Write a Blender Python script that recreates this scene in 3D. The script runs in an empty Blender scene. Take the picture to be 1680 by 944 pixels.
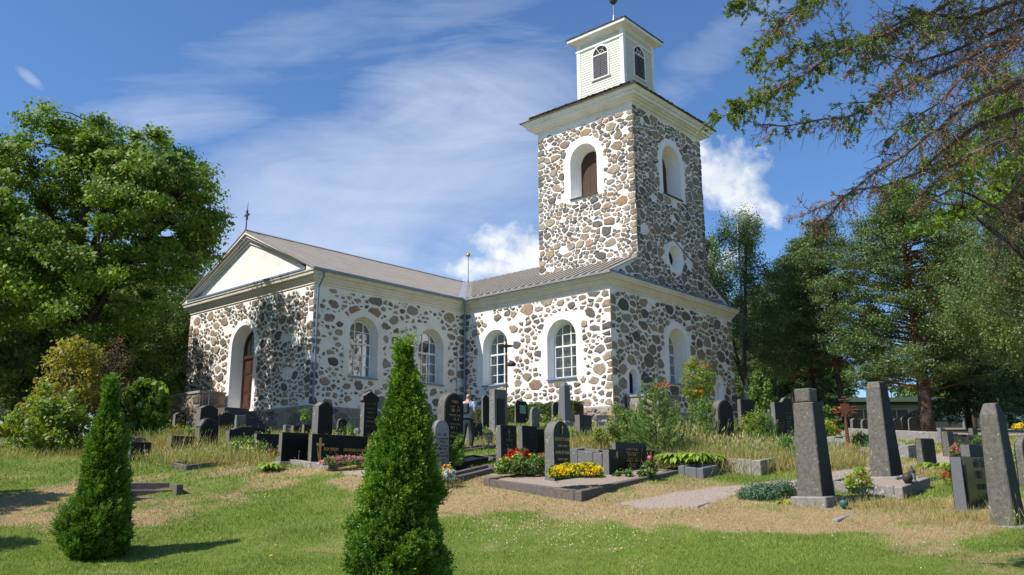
import bpy, bmesh, math, random
import numpy as np
from mathutils import Vector, Matrix, noise as mnoise
PI = math.pi
D = bpy.data
SC = bpy.context.scene
COL = SC.collection

# ------------------------------------------------------------------ camera
FPX, PITCH, ROLL, EYE = 1397.66, 0.2240, -0.0046, 1.6
cam = D.objects.new('camera', D.cameras.new('camera'))
COL.objects.link(cam)
_F = Vector((0, math.cos(PITCH), math.sin(PITCH)))
_R0 = Vector((1, 0, 0)); _U0 = _R0.cross(_F)
_R = _R0 * math.cos(ROLL) + _U0 * math.sin(ROLL)
_U = -_R0 * math.sin(ROLL) + _U0 * math.cos(ROLL)
_m = Matrix((_R, _U, -_F)).transposed().to_4x4()
_m.translation = (0, 0, EYE)
cam.matrix_world = _m
cam.data.sensor_width = 36.0
cam.data.lens = FPX / 1680 * 36
cam.data.clip_end = 3000
SC.camera = cam

# ------------------------------------------------------------------ light
SUN_POS = Vector((-0.948, -0.496, 1.31)).normalized()
SUN_EL = math.asin(SUN_POS.z)
SUN_AZ = math.atan2(SUN_POS.x, SUN_POS.y)
sun = D.objects.new('sun', D.lights.new('sun', 'SUN'))
COL.objects.link(sun)
sun.data.energy = 5.0
sun.data.angle = math.radians(0.53)
sun.data.color = (1.0, 0.94, 0.86)
sun.rotation_euler = SUN_POS.to_track_quat('Z', 'Y').to_euler()
sun.location = (0, 0, 60)
SC.view_settings.view_transform = 'Standard'
SC.view_settings.look = 'None'
SC.view_settings.exposure = 0.48
SC.view_settings.gamma = 1.0


def raydir(px, py):
    d = _F + _R * ((px - 840) / FPX) - _U * ((py - 472) / FPX)
    return d


def world_sky():
    w = D.worlds.new('World'); SC.world = w; w.use_nodes = True
    nt = w.node_tree; N = nt.nodes; L = nt.links
    N.clear()
    out = N.new('ShaderNodeOutputWorld')
    bg = N.new('ShaderNodeBackground'); bg.inputs['Strength'].default_value = 0.088
    sky = N.new('ShaderNodeTexSky'); sky.sky_type = 'NISHITA'; sky.sun_disc = False
    sky.sun_elevation = SUN_EL; sky.sun_rotation = SUN_AZ
    sky.air_density = 1.0; sky.dust_density = 0.35; sky.ozone_density = 2.2
    tc = N.new('ShaderNodeTexCoord')
    sep = N.new('ShaderNodeSeparateXYZ'); L.new(tc.outputs['Generated'], sep.inputs[0])

    def m(op, a, b=None, c=None, clamp=False):
        n = N.new('ShaderNodeMath'); n.operation = op; n.use_clamp = clamp
        for i, v in enumerate((a, b, c)):
            if v is None: continue
            if isinstance(v, (int, float)): n.inputs[i].default_value = v
            else: L.new(v, n.inputs[i])
        return n.outputs[0]
    y = m('MAXIMUM', sep.outputs['Y'], 0.05)
    a = m('DIVIDE', sep.outputs['X'], y)
    b = m('DIVIDE', sep.outputs['Z'], y)
    comb = N.new('ShaderNodeCombineXYZ'); L.new(a, comb.inputs[0]); L.new(b, comb.inputs[1])

    def noise(scale, rot=0, stretch=(1, 1), det=8, rough=0.55, off=0, dist=0.0):
        mp = N.new('ShaderNodeMapping'); mp.vector_type = 'POINT'
        mp.inputs['Rotation'].default_value = (0, 0, rot)
        mp.inputs['Scale'].default_value = (stretch[0], stretch[1], 1)
        mp.inputs['Location'].default_value = (off, off * 0.7, off * 1.3)
        L.new(comb.outputs[0], mp.inputs[0])
        n = N.new('ShaderNodeTexNoise'); n.inputs['Scale'].default_value = scale
        n.inputs['Detail'].default_value = det; n.inputs['Roughness'].default_value = rough
        n.inputs['Distortion'].default_value = dist
        L.new(mp.outputs[0], n.inputs[0])
        return n.outputs['Fac']

    def blob(px, py, rx, ry, ang, edge, nz, k):
        d = raydir(px, py); a0, b0 = d.x / d.y, d.z / d.y
        rx /= FPX; ry /= FPX
        ca, sa = math.cos(ang), math.sin(ang)
        da = m('SUBTRACT', a, a0); db = m('SUBTRACT', b, b0)
        u = m('DIVIDE', m('ADD', m('MULTIPLY', da, ca), m('MULTIPLY', db, sa)), rx)
        v = m('DIVIDE', m('SUBTRACT', m('MULTIPLY', db, ca), m('MULTIPLY', da, sa)), ry)
        q = m('SUBTRACT', 1.0, m('ADD', m('MULTIPLY', u, u), m('MULTIPLY', v, v)))
        q = m('ADD', q, m('MULTIPLY', m('SUBTRACT', nz, 0.5), k))
        return m('DIVIDE', q, edge, clamp=True)
    # thin high veils, drawn out along two winds
    n1 = noise(3.0, rot=-0.3, stretch=(0.9, 1.9), det=10, rough=0.58, off=3.1, dist=0.9)
    n2 = noise(7.5, rot=-0.6, stretch=(0.6, 2.4), det=10, rough=0.66, off=7.7, dist=0.9)
    nn = m('ADD', m('MULTIPLY', n1, 0.6), m('MULTIPLY', n2, 0.4))
    veil = None
    for (px, py, rx, ry, ang, k, s) in [
            (610, 310, 430, 170, 0.2, 1.0, 1.0), (740, 200, 300, 190, 0.5, 1.5, 0.9), (480, 400, 360, 110, 0.05, 0.8, 1.0),
            (250, 190, 230, 60, 0.08, 2.4, 0.5), (640, 420, 280, 90, 0.1, 2.2, 0.75), (1200, 50, 240, 60, 0.75, 2.8, 0.42),
            (1130, 130, 170, 40, 0.6, 3.0, 0.35), (52, 132, 40, 10, -0.7, 2.6, 0.5), (540, 70, 520, 80, 0.3, 2.6, 0.35)]:
        q = m('MULTIPLY', blob(px, py, rx, ry, ang, 2.3, nn, k * 2.6), s)
        veil = q if veil is None else m('MAXIMUM', veil, q)
    # heaped clouds low over the roofs
    n3 = noise(13.0, det=10, rough=0.6, off=1.3)
    heap = None
    for (px, py, rx, ry, ang, k) in [
            (835, 405, 62, 48, 0.3, 2.0), (800, 440, 75, 26, 0, 1.8), (870, 425, 55, 50, 0, 1.8),
            (1190, 285, 90, 70, -0.2, 1.6), (1240, 320, 90, 45, -0.4, 1.6), (1150, 250, 40, 40, 0, 1.6),
            (1190, 420, 50, 30, 0, 1.6)]:
        q = blob(px, py, rx, ry, ang, 1.0, n3, k * 3.0)
        heap = q if heap is None else m('MAXIMUM', heap, q)
    n4 = noise(7.0, det=6, rough=0.5, off=1.38)
    shade = m('MULTIPLY_ADD', m('SUBTRACT', n3, n4), 2.0, 0.80, clamp=True)
    front = m('GREATER_THAN', sep.outputs['Y'], 0.05)
    tint = N.new('ShaderNodeMix'); tint.data_type = 'RGBA'; tint.blend_type = 'MULTIPLY'
    tint.inputs['Factor'].default_value = 1.0
    L.new(sky.outputs[0], tint.inputs['A']); tint.inputs['B'].default_value = (0.76, 1.02, 1.32, 1)
    mx = N.new('ShaderNodeMix'); mx.data_type = 'RGBA'
    L.new(m('MULTIPLY', m('MULTIPLY', veil, 0.95), front), mx.inputs['Factor'])
    L.new(tint.outputs['Result'], mx.inputs['A']); mx.inputs['B'].default_value = (7.6, 8.0, 8.8, 1)
    cc = N.new('ShaderNodeMix'); cc.data_type = 'RGBA'
    L.new(shade, cc.inputs['Factor'])
    cc.inputs['A'].default_value = (4.6, 5.4, 6.6, 1); cc.inputs['B'].default_value = (8.6, 8.8, 9.0, 1)
    mx2 = N.new('ShaderNodeMix'); mx2.data_type = 'RGBA'
    L.new(m('MULTIPLY', heap, front), mx2.inputs['Factor'])
    L.new(mx.outputs['Result'], mx2.inputs['A']); L.new(cc.outputs['Result'], mx2.inputs['B'])
    L.new(mx2.outputs['Result'], bg.inputs['Color']); L.new(bg.outputs[0], out.inputs[0])


world_sky()
#== GEO (pure numpy) ==
# ------------------------------------------------------------------ where things stand
_cp, _sp = math.cos(PITCH), math.sin(PITCH)


def at(px, py, Y):
    """world point seen at (px, py) that lies Y metres ahead of the camera's foot"""
    X2, Y2 = (px - 840) / FPX, -(py - 472) / FPX
    xr = X2 * math.cos(ROLL) - Y2 * math.sin(ROLL)
    yr = X2 * math.sin(ROLL) + Y2 * math.cos(ROLL)
    dy = _cp - yr * _sp; dz = _sp + yr * _cp
    return (xr / dy * Y, Y, EYE + dz / dy * Y)


CHZ = 5.2                      # top of the church plinth
CHX, CHY = 4.925, 41.93        # the near corner of the church
ROT = math.radians(90) - 0.7260
UX, UY = math.cos(ROT), math.sin(ROT)      # church axis u ; v = (-UY, UX)


def ch(u, v, z=0):
    return (CHX + u * UX - v * UY, CHY + u * UY + v * UX, CHZ + z)


# gravestones: id, x of far edge of the narrow side, x of the near corner, x of the far edge of the face, top y, base y, distance, profile, stone
STONES = {
 'a1': (281, 286, 305, 676, 708, 33, 'peak', 'black'),
 'a2': (317, 326, 358, 685, 735, 28, 'shoulder', 'lichen'),
 'a3': (318, 326, 356, 664, 712, 33, 'peak', 'dark'),
 'a4': (354, 359, 384, 676, 712, 33.5, 'lowarch', 'dark'),
 'a5': (383, 387, 402, 681, 712, 34.5, 'slab', 'grey'),
 'a6': (368, 375, 446, 699, 736, 28, 'lowarch', 'black'),
 'a7': (414, 420, 470, 711, 752, 26, 'slab', 'dark'),
 'a8': (454, 461, 505, 709, 763, 24.4, 'slab', 'black'),
 'a9': (505, 511, 606, 712, 764, 24.0, 'slab', 'black'),
 'a10': (272, 280, 322, 715, 748, 27, 'slab', 'dark'),
 'a11': (207, 213, 248, 725, 754, 25.3, 'slab', 'dark'),
 'a12': (203, 207, 240, 716, 746, 26.6, 'rough', 'rock'),
 'b1': (509, 520, 545, 658, 728, 29, 'peak', 'dark'),
 'b2': (550, 554, 569, 686, 724, 30, 'peak', 'black'),
 'b3': (588, 595, 620, 641, 732, 28.5, 'cap', 'dark'),
 'b4': (463, 468, 476, 697, 716, 32, 'slab', 'grey'),
 'b5': (476, 481, 494, 698, 716, 31.5, 'slab', 'dark'),
 'b6': (494, 499, 510, 696, 717, 31, 'slab', 'dark'),
 'c1': (713, 728, 761, 643, 768, 22.4, 'arch', 'lichen'),
 'c2': (705, 713, 738, 688, 772, 21.6, 'arch', 'pale'),
 'c3': (686, 693, 709, 660, 735, 27, 'arch', 'grey'),
 'c4': (802, 812, 832, 638, 722, 30, 'slab', 'grey'),
 'c5': (790, 793, 804, 647, 704, 34, 'peak', 'dark'),
 'c6': (760, 770, 792, 693, 724, 27.5, 'slab', 'dark'),
 'c7': (844, 847, 867, 656, 698, 37, 'rough', 'dark'),
 'c8': (868, 873, 886, 667, 706, 31.5, 'arch', 'grey'),
 'c9': (905, 908, 920, 659, 695, 37, 'arch', 'dark'),
 'c11': (813, 823, 850, 697, 768, 22.3, 'slab', 'dark'),
 'c12': (849, 858, 884, 698, 760, 23.2, 'slab', 'dark'),
 'c13': (876, 882, 895, 704, 752, 24.2, 'slab', 'black'),
 'd1': (893, 910, 938, 690, 794, 20.3, 'arch', 'black'),
 'd2': (943, 953, 973, 680, 726, 27, 'slab', 'black'),
 'd3': (990, 1001, 1017, 692, 738, 26, 'rough', 'grey'),
 'd4': (1004, 1014, 1065, 725, 781, 21.6, 'slab', 'black'),
 'd5': (988, 1001, 1016, 737, 783, 21.0, 'slab', 'black'),
 'd6': (1062, 1067, 1084, 739, 779, 22.6, 'slab', 'black'),
 'd7': (1168, 1182, 1208, 655, 738, 24.5, 'arch', 'lichen'),
 'e1': (1211, 1219, 1240, 654, 707, 33, 'slab', 'lichen'),
 'e2': (1268, 1277, 1295, 659, 738, 26.5, 'slab', 'dark'),
 'e3': (1282, 1289, 1306, 651, 722, 30.5, 'peak', 'dark'),
 'e4': (1260, 1266, 1275, 671, 712, 34, 'slab', 'dark'),
 'f1': (1504, 1518, 1540, 719, 771, 25, 'slab', 'lichen'),
 'f2': (1547, 1562, 1570, 707, 750, 28, 'slab', 'lichen'),
 'f3': (1539, 1547, 1554, 702, 728, 33, 'slab', 'grey'),
 'f4': (1589, 1600, 1606, 702, 722, 37, 'slab', 'lichen'),
 'f5': (1579, 1598, 1620, 729, 790, 20.5, 'slab', 'dark'),
 'f6': (1566, 1589, 1636, 748, 845, 16.8, 'slab', 'granite'),
 'f7': (1671, 1690, 1720, 712, 800, 19.5, 'arch', 'lichen'),
 'g1': (1465, 1468, 1481, 686, 707, 47, 'arch', 'dark'),
 'g2': (1478, 1481, 1492, 683, 706, 48, 'arch', 'dark'),
 'g3': (1490, 1493, 1512, 684, 707, 47, 'arch', 'dark'),
 'g4': (1395, 1400, 1412, 686, 706, 46, 'arch', 'dark'),
 'g5': (1412, 1416, 1430, 688, 707, 45, 'arch', 'dark'),
}
OBEL = {  # tapered: centre x, base y, top y, distance, half width base, half width top (metres)
 'o1': (1349, 826, 657, 17.2), 'o2': (1466, 790, 636, 19.6), 'o3': (1672, 868, 660, 15.4), 'o4': (928, 702, 623, 33),
}
_ctl = [at(*q) for q in [
 (155, 928, 16), (655, 985, 11.5), (500, 900, 16.3), (850, 944, 14.2), (850, 900, 15.8), (850, 850, 18), (850, 815, 19.6), (1200, 900, 14.6), (1200, 850, 16.6),
 (1400, 905, 13.6), (1400, 860, 15.6), (1650, 868, 15.4), (1640, 940, 12), (20, 940, 14.3), (20, 865, 18), (20, 800, 22),
 (20, 735, 28), (100, 745, 27), (300, 862, 18.6), (300, 812, 21), (520, 835, 19.6), (600, 820, 20.6), (700, 795, 21.2),
 (1060, 825, 18.2), (1240, 798, 20.6), (1330, 838, 17), (1450, 800, 19.6), (955, 817, 18.6), (1560, 728, 34), (1450, 712, 44),
 (1640, 712, 44), (1520, 708, 48), (1400, 703, 80), (1650, 703, 80), (768, 739, 25.6), (1060, 720, 30), (1110, 700, 36), (1250, 720, 30), (1400, 735, 29),
 (60, 722, 33), (200, 722, 33), (1300, 700, 48)]]
for k, s in STONES.items(): _ctl.append(at(s[1], s[4], s[5]))
for k, s in OBEL.items(): _ctl.append(at(s[0], s[1], s[3]))
_ctl += [(x, y, 0.0) for x in (-30, -14, -5, 3) for y in (-25, -8, 3)] + [(12, -8, 0.3), (25, -20, 0.3), (10, 6, 0.25), (20, 10, 0.6), (-14, 10, 0.0), (-22, 16, 0.5)]
_ctl += [ch(-1.5, 1, -0.95), ch(-1.5, 5, -1.0), ch(-1.5, 8.5, -1.15), ch(-4, 8.8, -1.3), ch(-8, 8.8, -1.4), ch(-11.8, 11, -1.45),
         ch(-14, 14.5, -1.5), ch(-14, 20, -1.3), ch(-12, 25, -1.2), ch(6, -1.5, -1.0), ch(12, -1.5, -0.8), ch(18, 6, -0.5), ch(10, 30, -0.5)]
_ctl += [(-60, 40, 4.0), (-60, 90, 6.0), (0, 120, 7), (60, 110, 7.5), (110, 80, 6.5), (-120, 100, 7), (60, 45, 3.8), (45, 20, 1.6), (100, 0, 1.5), (-60, 0, 0.5), (0, 220, 9), (160, 220, 9), (-160, 220, 9)]
_C = np.array(_ctl)


def _phi(r2): return 0.5 * r2 * np.log(np.maximum(r2, 1e-9))


def _tps_fit(C, lam):
    n = len(C); P = C[:, :2]
    K = _phi(((P[:, None] - P[None]) ** 2).sum(-1)) + lam * np.eye(n)
    Q = np.c_[np.ones(n), P]
    A = np.zeros((n + 3, n + 3)); A[:n, :n] = K; A[:n, n:] = Q; A[n:, :n] = Q.T
    return np.linalg.solve(A, np.r_[C[:, 2], 0, 0, 0])


_W = _tps_fit(_C, 12.0)


def ground(x, y):
    x = np.asarray(x, float); y = np.asarray(y, float)
    sh = x.shape; x = np.clip(x.ravel(), -170, 170); y = np.clip(y.ravel(), -30, 230)
    out = np.empty(len(x))
    for s in range(0, len(x), 20000):
        X = x[s:s + 20000]; Y = y[s:s + 20000]
        r2 = (X[:, None] - _C[None, :, 0]) ** 2 + (Y[:, None] - _C[None, :, 1]) ** 2
        out[s:s + 20000] = _phi(r2) @ _W[:-3] + _W[-3] + _W[-2] * X + _W[-1] * Y
    return out.reshape(sh)


def gz(x, y): return float(ground(np.array([x]), np.array([y]))[0])


def hit(px, py, y0=6.0, y1=70.0):
    ys = np.linspace(y0, y1, 700)
    d = at(px, py, 1.0)
    X = d[0] * ys; Z = EYE + (d[2] - EYE) * ys
    g = ground(X, ys)
    b = np.nonzero(Z < g)[0]
    i = b[0] if len(b) else np.argmin(np.abs(Z - g))
    return (float(X[i]), float(ys[i]), float(g[i]))
#== END GEO ==
# ------------------------------------------------------------------ helpers
def tag(o, label=None, cat=None, group=None, kind=None):
    if label: o['label'] = label
    if cat: o['category'] = cat
    if group: o['group'] = group
    if kind: o['kind'] = kind
    return o


def empty(name, loc=(0, 0, 0), rz=0.0):
    o = D.objects.new(name, None); COL.objects.link(o)
    o.location = loc; o.rotation_euler = (0, 0, rz); o.empty_display_size = 0.2
    return o


class MB:
    """collects shapes, links them as one mesh object"""
    def __init__(s): s.v = []; s.f = []; s.m = []; s.r = []

    def add(s, verts, faces, mi=0, rnd=0.5):
        b = len(s.v); s.v += [tuple(p) for p in verts]
        s.f += [tuple(i + b for i in f) for f in faces]
        s.m += [mi] * len(faces); s.r += [rnd] * len(verts)

    def box(s, x0, x1, y0, y1, z0, z1, mi=0, rnd=0.5, fr=None):
        P = [(x, y, z) for z in (z0, z1) for (x, y) in ((x0, y0), (x1, y0), (x1, y1), (x0, y1))]
        if fr: P = [fr(*p) for p in P]
        s.add(P, [(3, 2, 1, 0), (4, 5, 6, 7), (0, 1, 5, 4), (1, 2, 6, 5), (2, 3, 7, 6), (3, 0, 4, 7)], mi, rnd)

    def prism(s, poly, fr, d0, d1, mi=0, rnd=0.5, mi_front=None):
        """poly in (a, b); fr(a, b, d) gives the point; d0..d1 the thickness"""
        n = len(poly)
        s.add([fr(a, b, d0) for a, b in poly] + [fr(a, b, d1) for a, b in poly],
              [tuple((i, (i + 1) % n, n + (i + 1) % n, n + i)) for i in range(n)], mi, rnd)
        s.add([fr(a, b, d0) for a, b in poly], [tuple(range(n))], mi if mi_front is None else mi_front, rnd)
        s.add([fr(a, b, d1) for a, b in poly], [tuple(range(n))[::-1]], mi, rnd)

    def tube(s, pts, rad, n=6, mi=0, rnd=0.5, cap=True):
        pts = [Vector(p) for p in pts]
        if isinstance(rad, (int, float)): rad = [rad] * len(pts)
        V = []; up = Vector((0.13, 0.21, 1)).normalized()
        for i, p in enumerate(pts):
            t = (pts[min(i + 1, len(pts) - 1)] - pts[max(i - 1, 0)])
            t = t.normalized() if t.length > 1e-9 else Vector((0, 0, 1))
            a = t.cross(up if abs(t.dot(up)) < 0.95 else Vector((1, 0, 0))).normalized(); b = t.cross(a)
            for k in range(n):
                w = 2 * PI * k / n
                V.append(p + (a * math.cos(w) + b * math.sin(w)) * rad[i])
        F = [(i * n + k, i * n + (k + 1) % n, (i + 1) * n + (k + 1) % n, (i + 1) * n + k) for i in range(len(pts) - 1) for k in range(n)]
        if cap: F += [tuple(range(n))[::-1], tuple(range((len(pts) - 1) * n, len(pts) * n))]
        s.add(V, F, mi, rnd)

    def lathe(s, prof, c=(0, 0, 0), n=16, mi=0, rnd=0.5):
        V = [(c[0] + r * math.cos(2 * PI * k / n), c[1] + r * math.sin(2 * PI * k / n), c[2] + z) for r, z in prof for k in range(n)]
        F = [(i * n + k, i * n + (k + 1) % n, (i + 1) * n + (k + 1) % n, (i + 1) * n + k) for i in range(len(prof) - 1) for k in range(n)]
        F += [tuple(range(n))[::-1], tuple(range((len(prof) - 1) * n, len(prof) * n))]
        s.add(V, F, mi, rnd)

    def build(s, name, mats, parent=None, smooth=False, bevel=0.0):
        me = D.meshes.new(name); me.from_pydata(s.v, [], s.f)
        if not isinstance(mats, (list, tuple)): mats = [mats]
        for m in mats: me.materials.append(m)
        me.polygons.foreach_set('material_index', s.m)
        at_ = me.attributes.new('rnd', 'FLOAT', 'POINT'); at_.data.foreach_set('value', s.r)
        bm = bmesh.new(); bm.from_mesh(me)
        if bevel:
            bmesh.ops.remove_doubles(bm, verts=bm.verts, dist=1e-4)
            bmesh.ops.recalc_face_normals(bm, faces=bm.faces)
            es = [e for e in bm.edges if len(e.link_faces) == 2 and e.calc_face_angle(0) > 0.5]
            bmesh.ops.bevel(bm, geom=es, offset=bevel, segments=1, affect='EDGES', clamp_overlap=True)
        else:
            bmesh.ops.recalc_face_normals(bm, faces=bm.faces)
        bm.to_mesh(me); bm.free()
        if smooth: me.polygons.foreach_set('use_smooth', [True] * len(me.polygons))
        o = D.objects.new(name, me); COL.objects.link(o)
        if parent: o.parent = parent
        return o


def np_obj(name, V, mats, rnd=None, parent=None, midx=None, extra=None, nrm=False):
    """V: (N, k, 3) separate faces"""
    N, k, _ = V.shape
    me = D.meshes.new(name)
    me.vertices.add(N * k); me.vertices.foreach_set('co', V.reshape(-1).astype(np.float32))
    me.loops.add(N * k); me.loops.foreach_set('vertex_index', np.arange(N * k, dtype=np.int32))
    me.polygons.add(N); me.polygons.foreach_set('loop_start', np.arange(0, N * k, k, dtype=np.int32))
    try: me.polygons.foreach_set('loop_total', np.full(N, k, dtype=np.int32))
    except Exception: pass
    if not isinstance(mats, (list, tuple)): mats = [mats]
    for m in mats: me.materials.append(m)
    if midx is not None: me.polygons.foreach_set('material_index', np.asarray(midx, np.int32))
    if rnd is None: rnd = np.full(N, 0.5)
    a = me.attributes.new('rnd', 'FLOAT', 'POINT'); a.data.foreach_set('value', np.repeat(rnd, k).astype(np.float32))
    for kx, vx in (extra or {}).items():
        a = me.attributes.new(kx, 'FLOAT', 'POINT'); a.data.foreach_set('value', np.repeat(vx, k).astype(np.float32))
    me.update(calc_edges=True)
    o = D.objects.new(name, me); COL.objects.link(o)
    if parent: o.parent = parent
    return o


def unit(a): return a / np.maximum(np.linalg.norm(a, axis=-1, keepdims=True), 1e-9)


def leafquads(C, size, rng, aspect=0.6, bias=None, k=0.6, hang=0.0, var=0.3):
    """rhombic leaves at points C; bias: outward directions; hang: how far they point down"""
    N = len(C)
    n = unit(rng.normal(size=(N, 3)) + (0 if bias is None else bias * k * 2) + np.array([0, 0, 0.5]))
    t = unit(rng.normal(size=(N, 3)) + np.array([0, 0, -hang]))
    t = unit(t - n * (t * n).sum(-1, keepdims=True)); b = np.cross(n, t)
    L = (size * (1 + var * rng.normal(size=N)).clip(0.4, 1.8))[:, None] * 0.5
    W = L * aspect
    fold = n * W * 0.25
    return np.stack([C - t * L, C + b * W + fold, C + t * L, C - b * W + fold], 1)


def blades(C, dirs, length, width, rng):
    """thin pointed quads from C along dirs"""
    N = len(C); d = unit(dirs)
    s = unit(np.cross(d, rng.normal(size=(N, 3))))
    L = np.asarray(length).reshape(-1, 1); w = np.asarray(width).reshape(-1, 1)
    return np.stack([C - s * w * 0.5, C + d * L * 0.55 - s * w * 0.45, C + d * L, C + d * L * 0.5 + s * w * 0.5], 1)


# ------------------------------------------------------------------ materials
def _nodes(name):
    m = D.materials.new(name); m.use_nodes = True
    nt = m.node_tree; return m, nt, nt.nodes, nt.links, nt.nodes['Principled BSDF']


def _noise(N, L, scale, det=4, rough=0.55, vec=None):
    n = N.new('ShaderNodeTexNoise'); n.inputs['Scale'].default_value = scale
    n.inputs['Detail'].default_value = det; n.inputs['Roughness'].default_value = rough
    if vec is not None: L.new(vec, n.inputs['Vector'])
    return n.outputs['Fac']


def _ramp(N, L, fac, stops):
    r = N.new('ShaderNodeValToRGB'); L.new(fac, r.inputs[0])
    e = r.color_ramp.elements
    while len(e) < len(stops): e.new(0.5)
    for i, (p, c) in enumerate(stops):
        e[i].position = p; e[i].color = tuple(c) + (1,) if len(c) == 3 else c
    return r.outputs['Color']


def _mix(N, L, fac, a, b, mode='MIX'):
    n = N.new('ShaderNodeMix'); n.data_type = 'RGBA'; n.blend_type = mode
    for k, v in (('Factor', fac), ('A', a), ('B', b)):
        if isinstance(v, (int, float)): n.inputs[k].default_value = v
        elif isinstance(v, tuple): n.inputs[k].default_value = v + (1,) if len(v) == 3 else v
        else: L.new(v, n.inputs[k])
    return n.outputs['Result']


def _attr(N, name='rnd'):
    a = N.new('ShaderNodeAttribute'); a.attribute_name = name; return a.outputs['Fac']


def _bump(N, L, p, h, strength, dist):
    b = N.new('ShaderNodeBump'); b.inputs['Strength'].default_value = strength; b.inputs['Distance'].default_value = dist
    L.new(h, b.inputs['Height']); L.new(b.outputs[0], p.inputs['Normal']); return b


def simple(name, c, c2=None, rough=0.7, scale=8.0, bump=0.3, bdist=0.01, spec=0.3, metal=0.0, spots=None, spotscale=9.0, spotcut=0.62):
    m, nt, N, L, p = _nodes(name)
    tc = N.new('ShaderNodeTexCoord').outputs['Object']
    f = _noise(N, L, scale, 6, 0.6, tc)
    c2 = c2 or tuple(x * 0.7 for x in c)
    col = _mix(N, L, _ramp(N, L, f, [(0.3, (0, 0, 0)), (0.7, (1, 1, 1))]), c, c2)
    if spots:
        s = _noise(N, L, spotscale, 5, 0.65, tc)
        col = _mix(N, L, _ramp(N, L, s, [(spotcut, (0, 0, 0)), (spotcut + 0.05, (1, 1, 1))]), col, spots)
    L.new(col, p.inputs['Base Color'])
    p.inputs['Roughness'].default_value = rough; p.inputs['Specular IOR Level'].default_value = spec
    p.inputs['Metallic'].default_value = metal
    if bump:
        h = _noise(N, L, scale * 3, 8, 0.65, tc)
        _bump(N, L, p, h, bump, bdist)
    return m


def foliage(name, c1, c2, c3=None, trans=0.35, rough=0.5, big=0.0):
    """leaf colour runs c1..c2 by leaf; a few leaves take c3"""
    m, nt, N, L, p = _nodes(name)
    r = _attr(N)
    stops = [(0.0, c1), (0.85 if c3 else 1.0, c2)]
    if c3: stops += [(0.93, c3)]
    col = _ramp(N, L, r, stops)
    if big:
        tc = N.new('ShaderNodeTexCoord').outputs['Object']
        f = _noise(N, L, big, 3, 0.5, tc)
        col = _mix(N, L, 1.0, col, _ramp(N, L, f, [(0.3, (0.72, 0.75, 0.8)), (0.7, (1.3, 1.22, 1.0))]), 'MULTIPLY')
    L.new(col, p.inputs['Base Color']); p.inputs['Roughness'].default_value = rough
    p.inputs['Specular IOR Level'].default_value = 0.35
    tr = N.new('ShaderNodeBsdfTranslucent'); L.new(_mix(N, L, 1.0, col, (1.5, 1.6, 0.6), 'MULTIPLY'), tr.inputs['Color'])
    mx = N.new('ShaderNodeMixShader'); mx.inputs[0].default_value = trans
    L.new(p.outputs[0], mx.inputs[1]); L.new(tr.outputs[0], mx.inputs[2])
    L.new(mx.outputs[0], N['Material Output'].inputs['Surface'])
    return m


def fieldstone_mat():
    m, nt, N, L, p = _nodes('fieldstone')
    tc = N.new('ShaderNodeTexCoord').outputs['Object']
    r = _attr(N)
    col = _ramp(N, L, r, [(0.0, (0.06, 0.052, 0.045)), (0.14, (0.13, 0.108, 0.08)), (0.28, (0.29, 0.215, 0.125)), (0.35, (0.07, 0.062, 0.055)), (0.42, (0.155, 0.145, 0.13)),
                          (0.55, (0.38, 0.29, 0.18)), (0.68, (0.26, 0.235, 0.195)), (0.8, (0.36, 0.25, 0.17)), (0.87, (0.09, 0.08, 0.07)), (0.93, (0.30, 0.17, 0.09)), (1.0, (0.40, 0.31, 0.21))])
    f = _noise(N, L, 5.0, 8, 0.7, tc)
    col = _mix(N, L, 1.0, col, _ramp(N, L, f, [(0.3, (0.62, 0.61, 0.60)), (0.72, (1.5, 1.43, 1.32))]), 'MULTIPLY')
    g = _noise(N, L, 60.0, 2, 0.5, tc)
    col = _mix(N, L, 0.22, col, _ramp(N, L, g, [(0.35, (0.05, 0.05, 0.05)), (0.65, (0.5, 0.47, 0.42))]))
    s = _noise(N, L, 3.3, 8, 0.75, tc)   # lime wash left smeared over parts of the stones
    col = _mix(N, L, _ramp(N, L, s, [(0.60, (0, 0, 0)), (0.68, (0.6, 0.6, 0.6))]), col, (0.62, 0.59, 0.53))
    L.new(col, p.inputs['Base Color']); p.inputs['Roughness'].default_value = 0.85; p.inputs['Specular IOR Level'].default_value = 0.2
    h = _noise(N, L, 9.0, 10, 0.7, tc); _bump(N, L, p, h, 0.9, 0.05)
    return m


def mortar_mat(name, c, dirt, amt=0.5):
    m, nt, N, L, p = _nodes(name)
    tc = N.new('ShaderNodeTexCoord').outputs['Object']
    f = _noise(N, L, 1.1, 8, 0.65, tc)
    col = _mix(N, L, _ramp(N, L, f, [(0.42, (0, 0, 0)), (0.72, (amt, amt, amt))]), c, dirt)
    f2 = _noise(N, L, 12.0, 8, 0.7, tc)
    col = _mix(N, L, _ramp(N, L, f2, [(0.52, (0, 0, 0)), (0.8, (amt, amt, amt))]), col, dirt)
    L.new(col, p.inputs['Base Color']); p.inputs['Roughness'].default_value = 0.9; p.inputs['Specular IOR Level'].default_value = 0.15
    h = _noise(N, L, 7.0, 10, 0.7, tc); _bump(N, L, p, h, 0.8, 0.05)
    return m


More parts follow.
